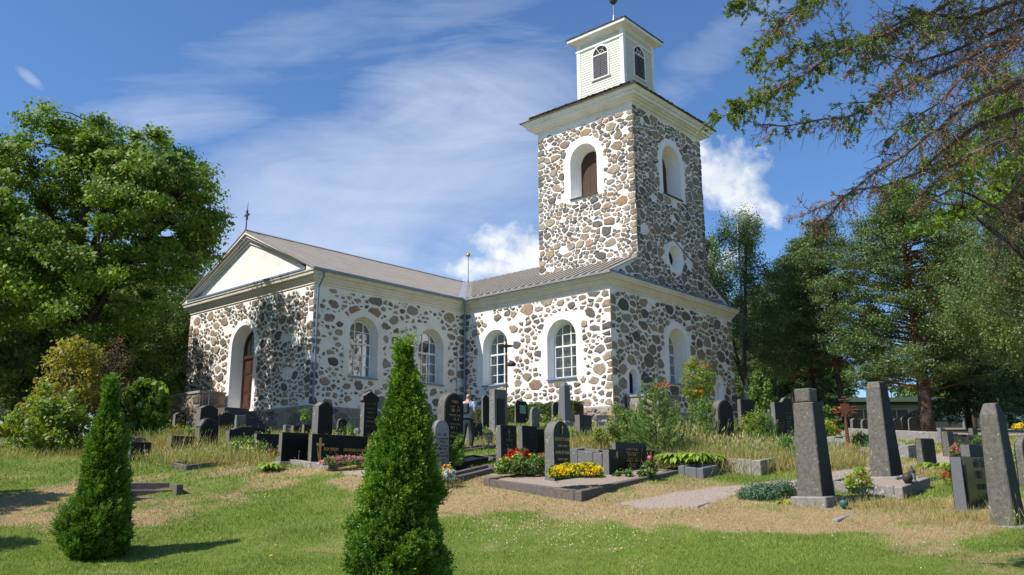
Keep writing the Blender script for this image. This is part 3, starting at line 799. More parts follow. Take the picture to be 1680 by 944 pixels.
def rubble(mb, fr, outline, zones, seed, big=0.42, small=0.15, nbig=0.5, gap=(0.03, 0.08), mi=1, asp=1.35, proud=0.045, drop=0.06, lim_top=None):
    """stones of many sizes: weighted cells inside a convex counter-clockwise outline; zones(a, b) is True where plain plaster stays"""
    rg = random.Random(seed)
    ax = [p[0] for p in outline]; ay = [p[1] for p in outline]
    x0, x1, y0, y1 = min(ax), max(ax), min(ay), max(ay)
    sites = []; cell = 0.7; grid = {}

    def near(x, y, k=1):
        gx, gy = int(x / cell), int(y * asp / cell)
        for i in range(gx - k, gx + k + 1):
            for j in range(gy - k, gy + k + 1):
                yield from grid.get((i, j), ())
    area = (x1 - x0) * (y1 - y0)
    for ex in (x0, x1):                       # larger blocks bonded into the corners
        y = y0 + rg.uniform(0.1, 0.3)
        while y < y1 - 0.1:
            r = rg.uniform(0.7, 1.15) * big * 0.5
            s = (ex + (r * 0.75 if ex == x0 else -r * 0.75) * rg.uniform(0.5, 1.1), y, r); sites.append(s); grid.setdefault((int(s[0] / cell), int(s[1] * asp / cell)), []).append(s)
            y += r * 1.7 / asp + rg.uniform(0, 0.1)
    for phase, (r0, r1, tries, pk) in enumerate([(big * 0.8, big * 1.65, int(area * 6 * nbig), 0.80), (big * 0.4, big * 0.8, int(area * 40), 0.78), (small * 0.8, big * 0.4, int(area * 60), 0.98)]):
        for _ in range(tries):
            x = rg.uniform(x0 - 0.2, x1 + 0.2); y = rg.uniform(y0 - 0.2, y1 + 0.2); r = rg.uniform(r0, r1) * 0.5
            ok = True
            for s in near(x, y, 2):
                if math.hypot(x - s[0], (y - s[1]) * asp) < (r + s[2]) * pk: ok = False; break
            if ok:
                s = (x, y, r); sites.append(s); grid.setdefault((int(x / cell), int(y * asp / cell)), []).append(s)
    for (x, y, r) in sites:
        if not inside_convex(outline, x, y, 0.02): continue
        if rg.random() < drop: continue
        poly = [(px, py * asp) for px, py in outline]
        Y = y * asp
        poly = clip_half(poly, 1, 0, x + r * 2.6); poly = clip_half(poly, -1, 0, -(x - r * 2.6))
        poly = clip_half(poly, 0, 1, Y + r * 1.9); poly = clip_half(poly, 0, -1, -(Y - r * 1.9))
        for s in near(x, y, 2):
            if s[0] == x and s[1] == y: continue
            dx, dy = s[0] - x, s[1] * asp - Y
            if dx * dx + dy * dy > 4: continue
            c = (s[0] ** 2 + (s[1] * asp) ** 2 - x * x - Y * Y - (s[2] ** 2 - r * r)) / 2
            poly = clip_half(poly, dx, dy, c)
            if len(poly) < 3: break
        if len(poly) < 3: continue
        poly = [(a, b / asp) for a, b in poly]
        # drop very short edges
        pp = []
        for q in poly:
            if not pp or math.hypot(q[0] - pp[-1][0], q[1] - pp[-1][1]) > 0.035: pp.append(q)
        if len(pp) < 3: continue
        cx = sum(q[0] for q in pp) / len(pp); cy = sum(q[1] for q in pp) / len(pp)
        if zones and zones(cx, cy, 0.02): continue
        rm = sum(math.hypot(q[0] - cx, q[1] - cy) for q in pp) / len(pp)
        g = rg.uniform(*gap) + (0.02 if rm < 0.12 else 0)
        if rm < g + 0.03: continue
        k = 1 - g / rm
        ex0 = min(q[0] for q in pp) < x0 + 0.02; ex1 = max(q[0] for q in pp) > x1 - 0.02
        kx = (x0 if ex0 and rg.random() < 0.8 else x1 if ex1 and rg.random() < 0.8 else cx)
        pp = [(kx + (q[0] - kx) * (k if kx == cx else 1 - g * 0.5 / rm), cy + (q[1] - cy) * k) for q in pp]
        th = rg.gauss(0, 0.5); ca, sa = math.cos(th), math.sin(th); sq_ = rg.uniform(0.66, 1.0); tp_ = rg.uniform(-0.34, 0.34)
        if kx == cx:
            qq = []
            for a, b in pp:
                u = (a - cx) * ca + (b - cy) * sa; v = (-(a - cx) * sa + (b - cy) * ca) * sq_ * (1 + tp_ * u / rm)
                qq.append((cx + u * ca - v * sa, cy + u * sa + v * ca))
            pp = qq
        # rounded, irregular corners
        sm = []; n = len(pp); cut = rg.uniform(0.03, 0.12)
        for i in range(n):
            p, q = pp[i], pp[(i + 1) % n]
            j = min(0.03, rm * 0.13)
            sm.append((p[0] + (q[0] - p[0]) * cut + rg.uniform(-j, j), p[1] + (q[1] - p[1]) * cut + rg.uniform(-j, j)))
            sm.append((p[0] + (q[0] - p[0]) * (1 - cut) + rg.uniform(-j, j), p[1] + (q[1] - p[1]) * (1 - cut) + rg.uniform(-j, j)))
        if kx in (x0, x1): sm = [(min(max(a, x0), x1) if abs(a - kx) > 0.05 else kx, b) for a, b in sm]
        if zones:
            for _ in range(12):
                bad = [i for i, q in enumerate(sm) if zones(q[0], q[1], 0.0)]
                if not bad: break
                for i in bad: sm[i] = (cx + (sm[i][0] - cx) * 0.85, cy + (sm[i][1] - cy) * 0.85)
        n = len(sm); pr = proud * rg.uniform(0.4, 1.2); t1 = rg.uniform(-1, 1) * 0.25 * proud
        rings = [(1.0, -0.01), (0.985, pr * 0.55), (0.9, pr), (0.55, pr * 1.15)]
        V = []
        for s, d in rings:
            V += [fr(cx + (a - cx) * s, cy + (b - cy) * s, d + (t1 * (a - cx) / rm if d > 0 else 0) + (rg.uniform(-.004, .004) if d > 0 else 0)) for a, b in sm]
        Fs = [(i * n + j, i * n + (j + 1) % n, (i + 1) * n + (j + 1) % n, (i + 1) * n + j) for i in range(3) for j in range(n)]
        Fs.append(tuple(range(3 * n, 4 * n)))
        mb.add(V, Fs, mi, rg.random())


def arch(c, w, z0, z1, n=14):
    """round-headed outline, counter-clockwise from the lower left; the rise of the head is half the width"""
    r = w / 2
    pts = [(c - r, z0), (c + r, z0)]
    for i in range(n + 1):
        t = PI * i / n
        pts.append((c + r * math.cos(t), z1 - r + r * math.sin(t)))
    return pts


def circle(c, z, r, n=24): return [(c + r * math.cos(2 * PI * i / n), z + r * math.sin(2 * PI * i / n)) for i in range(n)]


from mathutils.geometry import tessellate_polygon


def sheet(mb, fr, outline, holes, mi=0, d=0.0):
    loops = [[Vector((a, b, 0)) for a, b in outline]] + [[Vector((a, b, 0)) for a, b in h] for h in holes]
    tris = tessellate_polygon(loops)
    P = [p for l in loops for p in l]
    mb.add([fr(p.x, p.y, d) for p in P], tris, mi)


def reveal(mb, fr, hole, inner, depth, mi=0):
    n = len(hole)
    V = [fr(a, b, 0) for a, b in hole] + [fr(a, b, -depth) for a, b in inner]
    mb.add(V, [(i, (i + 1) % n, n + (i + 1) % n, n + i) for i in range(n)], mi)


def arch_zone(c, w, z0, z1, band, below=0.12):
    r = w / 2 + band; zc = z1 - w / 2

    def f(a, b, m):
        if b > zc: return math.hypot(a - c, b - zc) < r + m
        return abs(a - c) < r + m and b > z0 - below - m
    return f


def circ_zone(c, z, r):
    return lambda a, b, m: math.hypot(a - c, b - z) < r + m


def anyz(*fs): return lambda a, b, m: any(f(a, b, m) for f in fs)


MW = [M['mortar'], M['stone'], M['whitewash'], M['plaster']]
frG = lambda a, b, d: (-L2 - d, a, b)
frS = lambda a, b, d: (a, L1 - d, b)
frL = lambda a, b, d: (-d, a, b)
frR = lambda a, b, d: (a, -d, b)
frT = lambda a, b, d: (TA - d, a, b)
frX = lambda a, b, d: (W1 - TA + d, a, b)


def ring_band(mb, fr, outer, hole, d=0.012, mi=2):
    """smooth render round an opening, a finger proud of the rough wall"""
    n = len(hole)
    V = [fr(a, b, d) for a, b in outer] + [fr(a, b, d) for a, b in hole] + [fr(a, b, -0.01) for a, b in outer] + [fr(a, b, 0) for a, b in hole]
    Fs = [(i, (i + 1) % n, n + (i + 1) % n, n + i) for i in range(n)] + [(i, (i + 1) % n, 2 * n + (i + 1) % n, 2 * n + i) for i in range(n)] + \
         [(n + i, n + (i + 1) % n, 3 * n + (i + 1) % n, 3 * n + i) for i in range(n)]
    mb.add(V, Fs, mi)


def grow(c, w, z0, z1, band, below=0.12): return arch(c, w + 2 * band, z0 - below, z1 + band)


def opening(mb, fr, c, w, z0, z1, depth, tp, band=0.3, band_mi=2):
    h = arch(c, w, z0, z1)
    inner = arch(c, w - 2 * tp, z0 + tp * 0.3, z1 - tp * 1.3)
    reveal(mb, fr, h, inner, depth, band_mi)
    ring_band(mb, fr, grow(c, w, z0, z1, band), h, 0.012, band_mi)
    return h


def window(fr, c, w, z0, z1, depth, tp, curtain=0, rows=((.19, 0), (.39, 0), (.585, 1), (.80, 0))):
    """three lights wide, one heavy transom; c,w,z0,z1 of the wall opening"""
    W = w - 2 * tp; Z0 = z0 + tp * 0.3 + 0.02; Z1 = z1 - tp * 1.3
    f0 = lambda a, b, d: fr(a, b, d - depth)
    mb = MB()
    out = arch(c, W, Z0, Z1); inn = arch(c, W - 0.16, Z0 + 0.08, Z1 - 0.08)
    n = len(out)
    for d0, d1 in ((0.0, 0.07),):
        V = [f0(a, b, d1) for a, b in out] + [f0(a, b, d1) for a, b in inn] + [f0(a, b, d0) for a, b in inn]
        mb.add(V, [(i, (i + 1) % n, n + (i + 1) % n, n + i) for i in range(n)] + [(n + i, n + (i + 1) % n, 2 * n + (i + 1) % n, 2 * n + i) for i in range(n)])
    r = W / 2; zc = Z1 - r

    def half(z): return r - 0.05 if z < zc else math.sqrt(max(0, (r - 0.05) ** 2 - (z - zc) ** 2))
    for k in (-1, 1):
        x = c + k * W / 6.0
        top = zc + math.sqrt(max(0, (r - 0.05) ** 2 - (W / 6.0) ** 2))
        mb.box(x - 0.03, x + 0.03, Z0 + 0.05, top, 0.012, 0.06, fr=lambda a, b, d: f0(a, b, d))
    for q, thick in rows:
        z = Z0 + q * (Z1 - Z0); h = half(z); t = 0.045 if thick else 0.016
        mb.box(c - h, c + h, z - t, z + t, 0.016 if thick else 0.02, 0.075 if thick else 0.05, fr=lambda a, b, d: f0(a, b, d))
    win = mb.build('window', M['palewood'], church)
    g = MB(); g.add([f0(a, b, 0.025) for a, b in arch(c, W - 0.1, Z0 + 0.04, Z1 - 0.05)], [tuple(range(n))])
    g.build('pane', M['glass'], win)
    s = MB()
    s.add([fr(c - w / 2 - 0.02, z0 - 0.06, 0.12), fr(c + w / 2 + 0.02, z0 - 0.06, 0.12), fr(c + w / 2 + 0.02, z0 + 0.0, 0.12), fr(c - w / 2 - 0.02, z0 + 0.0, 0.12),
           fr(c - W / 2, Z0 + 0.05, -depth + 0.08), fr(c + W / 2, Z0 + 0.05, -depth + 0.08), fr(c - w / 2, z0 - 0.02, -0.02), fr(c + w / 2, z0 - 0.02, -0.02),
           fr(c - w / 2 - 0.02, z0 - 0.06, 0.0), fr(c + w / 2 + 0.02, z0 - 0.06, 0.0)],
          [(0, 1, 2, 3), (3, 2, 5, 4), (0, 8, 3), (1, 9, 2), (0, 1, 9, 8), (4, 3, 6), (2, 5, 7)])
    s.build('sill', M['blue'], win)
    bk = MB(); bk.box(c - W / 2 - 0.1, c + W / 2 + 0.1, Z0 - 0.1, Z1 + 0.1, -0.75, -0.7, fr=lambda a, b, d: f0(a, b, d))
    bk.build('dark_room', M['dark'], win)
    if curtain:
        cu = MB()
        for side in (-1, 1):
            a0 = c + side * W / 2; k = 14; wd = W * curtain
            P = []
            for i in range(k + 1):
                a = a0 - side * wd * i / k; P.append((a, -0.16 - 0.03 * math.sin(i * 2.1)))
            for i in range(k):
                (a, d), (a2, d2) = P[i], P[i + 1]
                cu.add([f0(a, Z0, d), f0(a2, Z0, d2), f0(a2, Z1, d2), f0(a, Z1, d)], [(0, 1, 2, 3)])
        cu.build('curtain', M['curtain'], win)
    return win


# --- the walls that face the churchyard
wb = MB()   # wing gable wall
door = (16.5, 2.25, 0.12, 4.67)
h = opening(wb, frG, *door, 0.75, 0.16, 0.32)
G_out = [(L1, -0.02), (L1 + W2, -0.02), (L1 + W2, 6.04), (L1, 6.04)]
sheet(wb, frG, G_out, [h])
rubble(wb, frG, [(L1, 0.02), (L1 + W2, 0.02), (L1 + W2, 5.93), (L1, 5.93)], arch_zone(*door, 0.3, 1), 3, big=0.54, small=0.13, nbig=0.5, gap=(0.03, 0.08), drop=0.05)
wb.build('wall', MW, church)

wb = MB()   # wing side wall
WS = [(-7.3, 1.86, 1.6, 4.74), (-2.6, 1.9, 1.66, 4.72)]
hs = [opening(wb, frS, *q, 0.5, 0.12, 0.34, 3) for q in WS]
sheet(wb, frS, [(-L2, -0.02), (0, -0.02), (0, 6.04), (-L2, 6.04)], hs, 3)
rubble(wb, frS, [(-L2, 0.02), (0, 0.02), (0, 5.92), (-L2, 5.92)], anyz(*[arch_zone(*q, 0.34) for q in WS]), 8, big=0.66, small=0.15, nbig=0.4, gap=(0.05, 0.12), drop=0.14)
wb.build('wall', MW, church)

wb = MB()   # tower wing, sunlit side
WL = [(7.86, 1.87, 1.62, 4.72), (3.15, 1.92, 1.6, 4.7)]
hs = [opening(wb, frL, *q, 0.52, 0.12, 0.42) for q in WL]
sheet(wb, frL, [(0, -0.02), (L1, -0.02), (L1, 6.04), (0, 6.04)], hs)
rubble(wb, frL, [(0, 0.02), (L1, 0.02), (L1, 5.92), (0, 5.92)], anyz(*[arch_zone(*q, 0.42) for q in WL]), 21, big=0.64, small=0.14, nbig=0.45, gap=(0.04, 0.10), drop=0.09)
wb.build('wall', MW, church)

wb = MB()   # tower wing, end wall in shade, up to the cornice
WR = (6.37, 2.0, 1.55, 4.66); N1 = (1.85, 0.78, 0.7, 1.97); N2 = (10.85, 0.72, 0.85, 1.99)
hs = [opening(wb, frR, *WR, 0.8, 0.14, 0.36), opening(wb, frR, *N1, 0.27, 0.08, 0.22), opening(wb, frR, *N2, 0.27, 0.08, 0.2)]
sheet(wb, frR, [(0, -0.02), (W1, -0.02), (W1, 6.04), (0, 6.04)], hs)
rubble(wb, frR, [(0, 0.02), (W1, 0.02), (W1, 5.93), (0, 5.93)], anyz(arch_zone(*WR, 0.36), arch_zone(*N1, 0.2), arch_zone(*N2, 0.2)), 34, big=0.70, small=0.14, nbig=0.6, gap=(0.028, 0.07), drop=0.05)
wb.build('wall', MW, church)

# --- the tower: its front face runs on into the stone gable of the wing
BL = (3.43, 1.9, 12.26, 15.43); BR = (6.62, 2.0, 12.42, 15.52); OC = (6.55, 8.76, 0.70)
tw = MB()
sl = (HR - HE) / (UM + OV)
zl = lambda u: HE + (u + OV) * sl - 0.06
hs = [opening(tw, frR, *BR, 0.85, 0.2, 0.42)]
oc = circle(*OC); oci = circle(OC[0], OC[1], 0.46)
reveal(tw, frR, oc, oci, 0.45, 2); ring_band(tw, frR, circle(OC[0], OC[1], OC[2] + 0.24), oc)
outl = [(0.05, 6.5), (W1 - 0.05, 6.5), (W1 - 0.05, zl(0.05)), (W1 - TA, zl(TA)), (W1 - TA, HT + 0.05), (TA, HT + 0.05), (TA, zl(TA)), (0.05, zl(0.05))]
sheet(tw, frR, outl, hs + [oc])
zz = anyz(arch_zone(*BR, 0.42), circ_zone(OC[0], OC[1], OC[2] + 0.24))
kw = dict(big=0.5, small=0.14, nbig=0.7, gap=(0.02, 0.045), drop=0.03, asp=1.2)
rubble(tw, frR, [(TA, 6.8), (W1 - TA, 6.8), (W1 - TA, HT - 0.12), (TA, HT - 0.12)], zz, 55, **kw)
rubble(tw, frR, [(0.5, 6.82), (TA, 6.82), (TA, zl(TA) - 0.08)], None, 56, **kw)
rubble(tw, frR, [(W1 - TA, 6.82), (W1 - 0.5, 6.82), (W1 - TA, zl(TA) - 0.08)], None, 57, **kw)
hs = [opening(tw, frT, *BL, 0.8, 0.2, 0.45)]
sheet(tw, frT, [(0, 6.5), (TD, 6.5), (TD, HT + 0.05), (0, HT + 0.05)], hs)
rubble(tw, frT, [(0, 7.9), (TD, 7.9), (TD, HT - 0.3), (0, HT - 0.3)], arch_zone(*BL, 0.45), 77, big=0.55, small=0.14, nbig=0.6, gap=(0.02, 0.05), drop=0.04, asp=1.45)
tw.add([(W1 - TA, 0, 6.5), (W1 - TA, TD, 6.5), (W1 - TA, TD, HT), (W1 - TA, 0, HT)], [(0, 1, 2, 3)])
rubble(tw, frX, [(0, 7.9), (TD, 7.9), (TD, HT - 0.3), (0, HT - 0.3)], None, 78, big=0.5, small=0.14, gap=(0.025, 0.065), drop=0.05)
tw.add([(TA, TD, 6.5), (W1 - TA, TD, 6.5), (W1 - TA, TD, HT), (TA, TD, HT)], [(0, 1, 2, 3)])
tower = tw.build('tower', MW, church)


def boards(fr, c, w, z0, z1, depth, tp, mat, name, n=6, tilt=0):
    W = w - 2 * tp; Z0 = z0 + tp * 0.3; Z1 = z1 - tp * 1.3
    mb = MB(); r = W / 2; zc = Z1 - r; rg = random.Random(n)
    for i in range(n):
        a0 = c - r + W * i / n + 0.006; a1 = c - r + W * (i + 1) / n - 0.006
        m = max(abs(a0 - c), abs(a1 - c)); t = zc + math.sqrt(max(0.0, r * r - m * m))
        m2 = min(abs(a0 - c), abs(a1 - c)); d = rg.uniform(-0.015, 0.015)
        tl = zc + math.sqrt(max(0.0, r * r - (a0 - c) ** 2)); tr = zc + math.sqrt(max(0.0, r * r - (a1 - c) ** 2))
        mb.prism([(a0, Z0), (a1, Z0), (a1, tr), (a0, tl)], lambda a, b, dd: fr(a, b, dd - depth), 0.03 + d, 0.0 + d)
    mb.box(c - r, c + r, Z0, Z1, -0.04, -0.02, fr=lambda a, b, d: fr(a, b, d - depth))
    return mb.build(name, mat, church)


for (q, f, dp) in ((BL, frT, 0.8), (BR, frR, 0.85)):
    sh = boards(f, q[0], q[1], q[2], q[3], dp, 0.2, M['brownwood'], 'belfry_shutter', 7)
    s = MB(); s.box(q[0] - q[1] / 2 - 0.03, q[0] + q[1] / 2 + 0.03, q[2] - 0.07, q[2] + 0.0, -0.8, 0.10, fr=lambda a, b, d: f(a, b, d)); s.build('sill', M['shingle'], sh)
s = MB(); s.box(-0.02, 0.02, 13.35, 13.39, -0.9, -0.3, fr=lambda a, b, d: frR(a + BR[0] - 0.2, b, d)); s.tube([frR(BR[0] - 0.2, 13.37, -0.3), frR(BR[0] - 0.2, 13.55, -0.3)], 0.02); s.build('iron_hook', M['iron'], church)
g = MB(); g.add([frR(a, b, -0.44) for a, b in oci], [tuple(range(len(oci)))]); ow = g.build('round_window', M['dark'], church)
g = MB()
g.box(OC[0] - 0.02, OC[0] + 0.02, OC[1] - 0.45, OC[1] + 0.45, -0.43, -0.40, fr=frR); g.box(OC[0] - 0.45, OC[0] + 0.45, OC[1] - 0.02, OC[1] + 0.02, -0.425, -0.405, fr=frR); g.build('glazing_bar', M['iron'], ow)
for q in WS: window(frS, *q, 0.5, 0.12, curtain=0.22)
for q in WL: window(frL, *q, 0.52, 0.12, curtain=0.5 if q[0] < 5 else 0.14)
window(frR, *WR, 0.8, 0.14)
for q, m in ((N1, M['dark']), (N2, M['plaster'])):
    g = MB(); g.add([frR(a, b, -0.255) for a, b in arch(q[0], q[1] - 0.17, q[2] + 0.02, q[3] - 0.12)], [tuple(range(17))]); g.build('niche', m, church)

# --- door in the gable
c, w, z0, z1 = door; tp = 0.16; W = w - 2 * tp; Z0 = z0 + 0.05; Z1 = z1 - tp * 1.3; f0 = lambda a, b, d: frG(a, b, d - 0.74)
mb = MB(); out = arch(c, W, Z0, Z1); inn = arch(c, W - 0.22, Z0, Z1 - 0.11); n = len(out)
mb.add([f0(a, b, 0.10) for a, b in out] + [f0(a, b, 0.10) for a, b in inn] + [f0(a, b, 0.0) for a, b in inn], [(i, (i + 1) % n, n + (i + 1) % n, n + i) for i in range(n)] + [(n + i, n + (i + 1) % n, 2 * n + (i + 1) % n, 2 * n + i) for i in range(n)])
mb.box(c - W / 2 + 0.1, c + W / 2 - 0.1, 2.95, 3.12, 0.0, 0.13, fr=f0)
dr = mb.build('door', M['door'], church)
for k in (-1, 1):
    mb = MB(); a0, a1 = sorted((c + k * 0.01, c + k * (W / 2 - 0.11)))
    mb.box(a0, a1, Z0, 2.95, 0.0, 0.045, fr=f0)
    for (b0, b1) in ((0.35, 1.0), (1.15, 1.95), (2.1, 2.8)):
        mb.box(a0 + 0.14, a1 - 0.14, b0, b1, 0.045, 0.07, fr=f0)
        mb.box(a0 + 0.2, a1 - 0.2, b0 + 0.06, b1 - 0.06, 0.07, 0.085, fr=f0)
    mb.build('door_leaf', M['door'], dr)
mb = MB(); mb.add([f0(a, b, 0.02) for a, b in [q for q in arch(c, W - 0.2, 3.1, Z1 - 0.1)]], [tuple(range(17))]); mb.build('fanlight', M['glass'], dr)
mb = MB()
for k in (-1, 0, 1): mb.box(c + k * 0.42 - 0.02, c + k * 0.42 + 0.02, 3.1, Z1 - (0.12 if k == 0 else 0.3), 0.025, 0.05, fr=f0)
mb.build('glazing_bar', M['door'], dr)
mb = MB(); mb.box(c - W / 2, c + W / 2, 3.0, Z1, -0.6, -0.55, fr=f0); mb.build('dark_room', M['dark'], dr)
mb = MB(); mb.box(c - 0.45, c - 0.25, 1.45, 1.72, 0.071, 0.088, fr=f0); mb.build('paper_notice', M['palewood'], dr)

# --- the far sides of the cross, plain
mb = MB()
pl = [(W1, 0), (W1, L1), (W1 + L2, L1), (W1 + L2, L1 + W2), (W1, L1 + W2), (W1, L1 + W2 + 8), (0, L1 + W2 + 8), (0, L1 + W2), (-L2, L1 + W2)]
for (a, b), (c2, d2) in zip(pl[:-1], pl[1:]): mb.add([(a, b, -1.5), (c2, d2, -1.5), (c2, d2, 6.05), (a, b, 6.05)], [(0, 1, 2, 3)])
mb.add([(W1 + L2, L1, 6), (W1 + L2, L1 + W2, 6), (W1 + L2, VM, HR - 0.1)], [(0, 1, 2)]); mb.add([(W1, L1 + W2 + 8, 6), (0, L1 + W2 + 8, 6), (UM, L1 + W2 + 8, HR - 0.1)], [(0, 1, 2)])
mb.build('rear_wall', M['mortar'], church)

# --- plinth of bare stone with a ledge
outline = [(0, 0), (W1, 0), (W1, L1), (W1 + L2, L1), (W1 + L2, L1 + W2), (W1, L1 + W2), (W1, L1 + W2 + 8), (0, L1 + W2 + 8), (0, L1 + W2), (-L2, L1 + W2), (-L2, L1), (0, L1)]


def offset(poly, d):
    out = []; n = len(poly)
    for i in range(n):
        p0, p1, p2 = poly[i - 1], poly[i], poly[(i + 1) % n]
        e1 = Vector((p1[0] - p0[0], p1[1] - p0[1])).normalized(); e2 = Vector((p2[0] - p1[0], p2[1] - p1[1])).normalized()
        n1 = Vector((e1.y, -e1.x)); n2 = Vector((e2.y, -e2.x))
        out.append((p1[0] + (n1.x + n2.x) * d, p1[1] + (n1.y + n2.y) * d))
    return out


def sweep(mb, poly, prof, mi=0):
    R = [[(x, y, z) for x, y in offset(poly, d)] for d, z in prof]; n = len(poly)
    mb.add([p for r in R for p in r], [(i * n + j, i * n + (j + 1) % n, (i + 1) * n + (j + 1) % n, (i + 1) * n + j) for i in range(len(prof) - 1) for j in range(n)], mi)


mb = MB(); sweep(mb, outline, [(0.13, -3.0), (0.13, -0.06), (0.11, 0.0), (-0.05, 0.03)])
P = 0.13
kw = dict(big=0.75, small=0.2, nbig=0.8, gap=(0.015, 0.04), drop=0.0, proud=0.04)
rubble(mb, lambda a, b, d: (-L2 - P - d, a, b), [(L1 - P, -2.2), (L1 + W2, -2.2), (L1 + W2, -0.05), (L1 - P, -0.05)], None, 91, **kw)
rubble(mb, lambda a, b, d: (a, L1 - P - d, b), [(-L2 - P, -2.2), (0, -2.2), (0, -0.05), (-L2 - P, -0.05)], None, 92, **kw)
rubble(mb, lambda a, b, d: (-P - d, a, b), [(-P, -2), (L1, -2), (L1, -0.05), (-P, -0.05)], None, 93, **kw)
rubble(mb, lambda a, b, d: (a, -P - d, b), [(-P, -2), (W1 + P, -2), (W1 + P, -0.05), (-P, -0.05)], None, 94, **kw)
mb.build('plinth', [M['greymortar'], M['stone']], church)

# --- eaves cornice, moulded plaster
mb = MB()
prof = [(-0.02, 5.97), (0.05, 5.99), (0.05, 6.10), (0.10, 6.13), (0.15, 6.22), (0.22, 6.30), (0.22, 6.36), (0.33, 6.40), (0.35, 6.50), (0.40, 6.56), (0.42, 6.64), (0.0, 6.645)]
sweep(mb, outline, prof); mb.build('cornice', M['cornice'], church)
# flashing on the shaded end cornice and under the pediment
mb = MB()
mb.add([(-OV, -OV - 0.02, 6.66), (W1 + OV, -OV - 0.02, 6.66), (W1 + OV, -OV - 0.02, 6.73), (-OV, -OV - 0.02, 6.73), (W1 + OV, -0.04, 6.86), (-OV, -0.04, 6.86)], [(0, 1, 2, 3), (3, 2, 4, 5)])
mb.build('flashing', M['blue'], church); mb = MB()
mb.add([(-L2 - OV - 0.02, L1 + 0.25, 6.66), (-L2 - OV - 0.02, L1 + W2 - 0.25, 6.66), (-L2 - OV - 0.02, L1 + W2 - 0.25, 6.75), (-L2 - OV - 0.02, L1 + 0.25, 6.75), (-L2 - 0.02, L1 + W2 - 0.9, 6.9), (-L2 - 0.02, L1 + 0.9, 6.9)],
       [(0, 1, 2, 3), (3, 2, 4, 5)])
mb.build('flashing', M['blue'], church)
# pediment field and raking cornice
mb = MB()
mb.add([(-L2 - 0.01, L1 + 0.1, 6.62), (-L2 - 0.01, L1 + W2 - 0.1, 6.62), (-L2 - 0.01, VM, HR - 0.3)], [(0, 1, 2)])
mb.build('pediment', M['plaster'], church)
mb = MB(); sr = (HR - HE) / (VM - L1 + OV)
for k in (-1, 1):
    e = lambda t, dz: (VM + k * (VM - L1 + OV) * (1 - t), HE + (HR - HE) * t + dz)
    for (d0, d1, z0_, z1_) in ((0.0, OV + 0.0, -0.20, -0.045), (0.0, OV - 0.10, -0.36, -0.20), (0.0, 0.22, -0.50, -0.36), (0.0, 0.12, -0.68, -0.50)):
        a, b = e(0.0 if z1_ > -0.1 else 0.02, z1_); a2, b2 = e(1, z1_); a3, b3 = e(1, z0_); a4, b4 = e(0.0 if z1_ > -0.1 else 0.02, z0_)
        b4 = max(b4, 6.64); b = max(b, 6.655)
        mb.prism([(a, b), (a2, b2), (a3, b3), (a4, b4)], frG, d1 - 0.003 * (z0_ * -10), d0 - 0.02)
for k in (-1, 1):                       # solid returns where the rake meets the level cornice
    ve = VM + k * (VM - L1 + OV); vi = ve - k * 0.62
    mb.prism([(ve, 6.652), (vi, 6.652), (vi, HE + 0.62 * sr - 0.06), (ve, HE - 0.03)], frG, OV - 0.035, -0.02)
mb.build('raking_cornice', M['cornice'], church)

# --- roofs
def slope(mb, p0, p1, p2, p3, th=0.05, mi=0):
    """p0,p1 along the eave, p2,p3 along the ridge"""
    A = [Vector(p) for p in (p0, p1, p2, p3)]; B = [p - Vector((0, 0, th)) for p in A]
    mb.add(A + B, [(0, 1, 2, 3), (7, 6, 5, 4), (0, 1, 5, 4), (1, 2, 6, 5), (2, 3, 7, 6), (3, 0, 4, 7)], mi)


def seams(mb, p0, p1, p2, p3, step, w=0.025, h=0.035, mi=0):
    p0, p1, p2, p3 = map(Vector, (p0, p1, p2, p3)); n = max(2, int((p1 - p0).length / step))
    al = (p1 - p0).normalized()
    for i in range(1, n):
        a = p0.lerp(p1, i / n); b = p3.lerp(p2, i / n)
        q = [a - al * w / 2, a + al * w / 2, b + al * w / 2, b - al * w / 2]
        mb.add([v - Vector((0, 0, 0.0)) for v in q] + [v + Vector((0, 0, h)) for v in q], [(4, 5, 6, 7), (0, 1, 5, 4), (1, 2, 6, 5), (2, 3, 7, 6), (3, 0, 4, 7)], mi)


mb = MB(); U0, U1 = -L2 - OV - 0.03, W1 + L2 + OV; V0, V1 = L1 - OV, L1 + W2 + OV
for q in (((U0, V0, HE), (U1, V0, HE), (U1, VM, HR), (U0, VM, HR)), ((U0, V1, HE), (U1, V1, HE), (U1, VM, HR), (U0, VM, HR))):
    slope(mb, *q); seams(mb, *q, 0.8, 0.015, 0.015)
mb.tube([(U0, VM, HR + 0.01), (U1, VM, HR + 0.01)], 0.06, 6)
mb.build('roof', M['roof_light'], church)
mb = MB(); A0, A1 = -OV, W1 + OV; B0, B1 = -0.05, L1 + W2 + 8.4
for q in (((A0, B1, HE), (A0, B0, HE), (UM, B0, HR + 0.004), (UM, B1, HR + 0.004)), ((A1, B1, HE), (A1, B0, HE), (UM, B0, HR + 0.004), (UM, B1, HR + 0.004))):
    slope(mb, *q); seams(mb, *q, 0.52, 0.15, 0.09, 1)
mb.tube([(UM, TD, HR + 0.02), (UM, B1, HR + 0.02)], 0.07, 6)
mb.build('roof', [M['roof'], M['seam']], church)
mb = MB()   # new sheet in the valley
cx_ = lambda t, du, dv: (-OV + (UM + OV) * t + du, L1 - OV + (VM - L1 + OV) * t + dv)
def zt(u, v): return max(HE + (u + OV) * sl, HE + (v - L1 + OV) * sr)
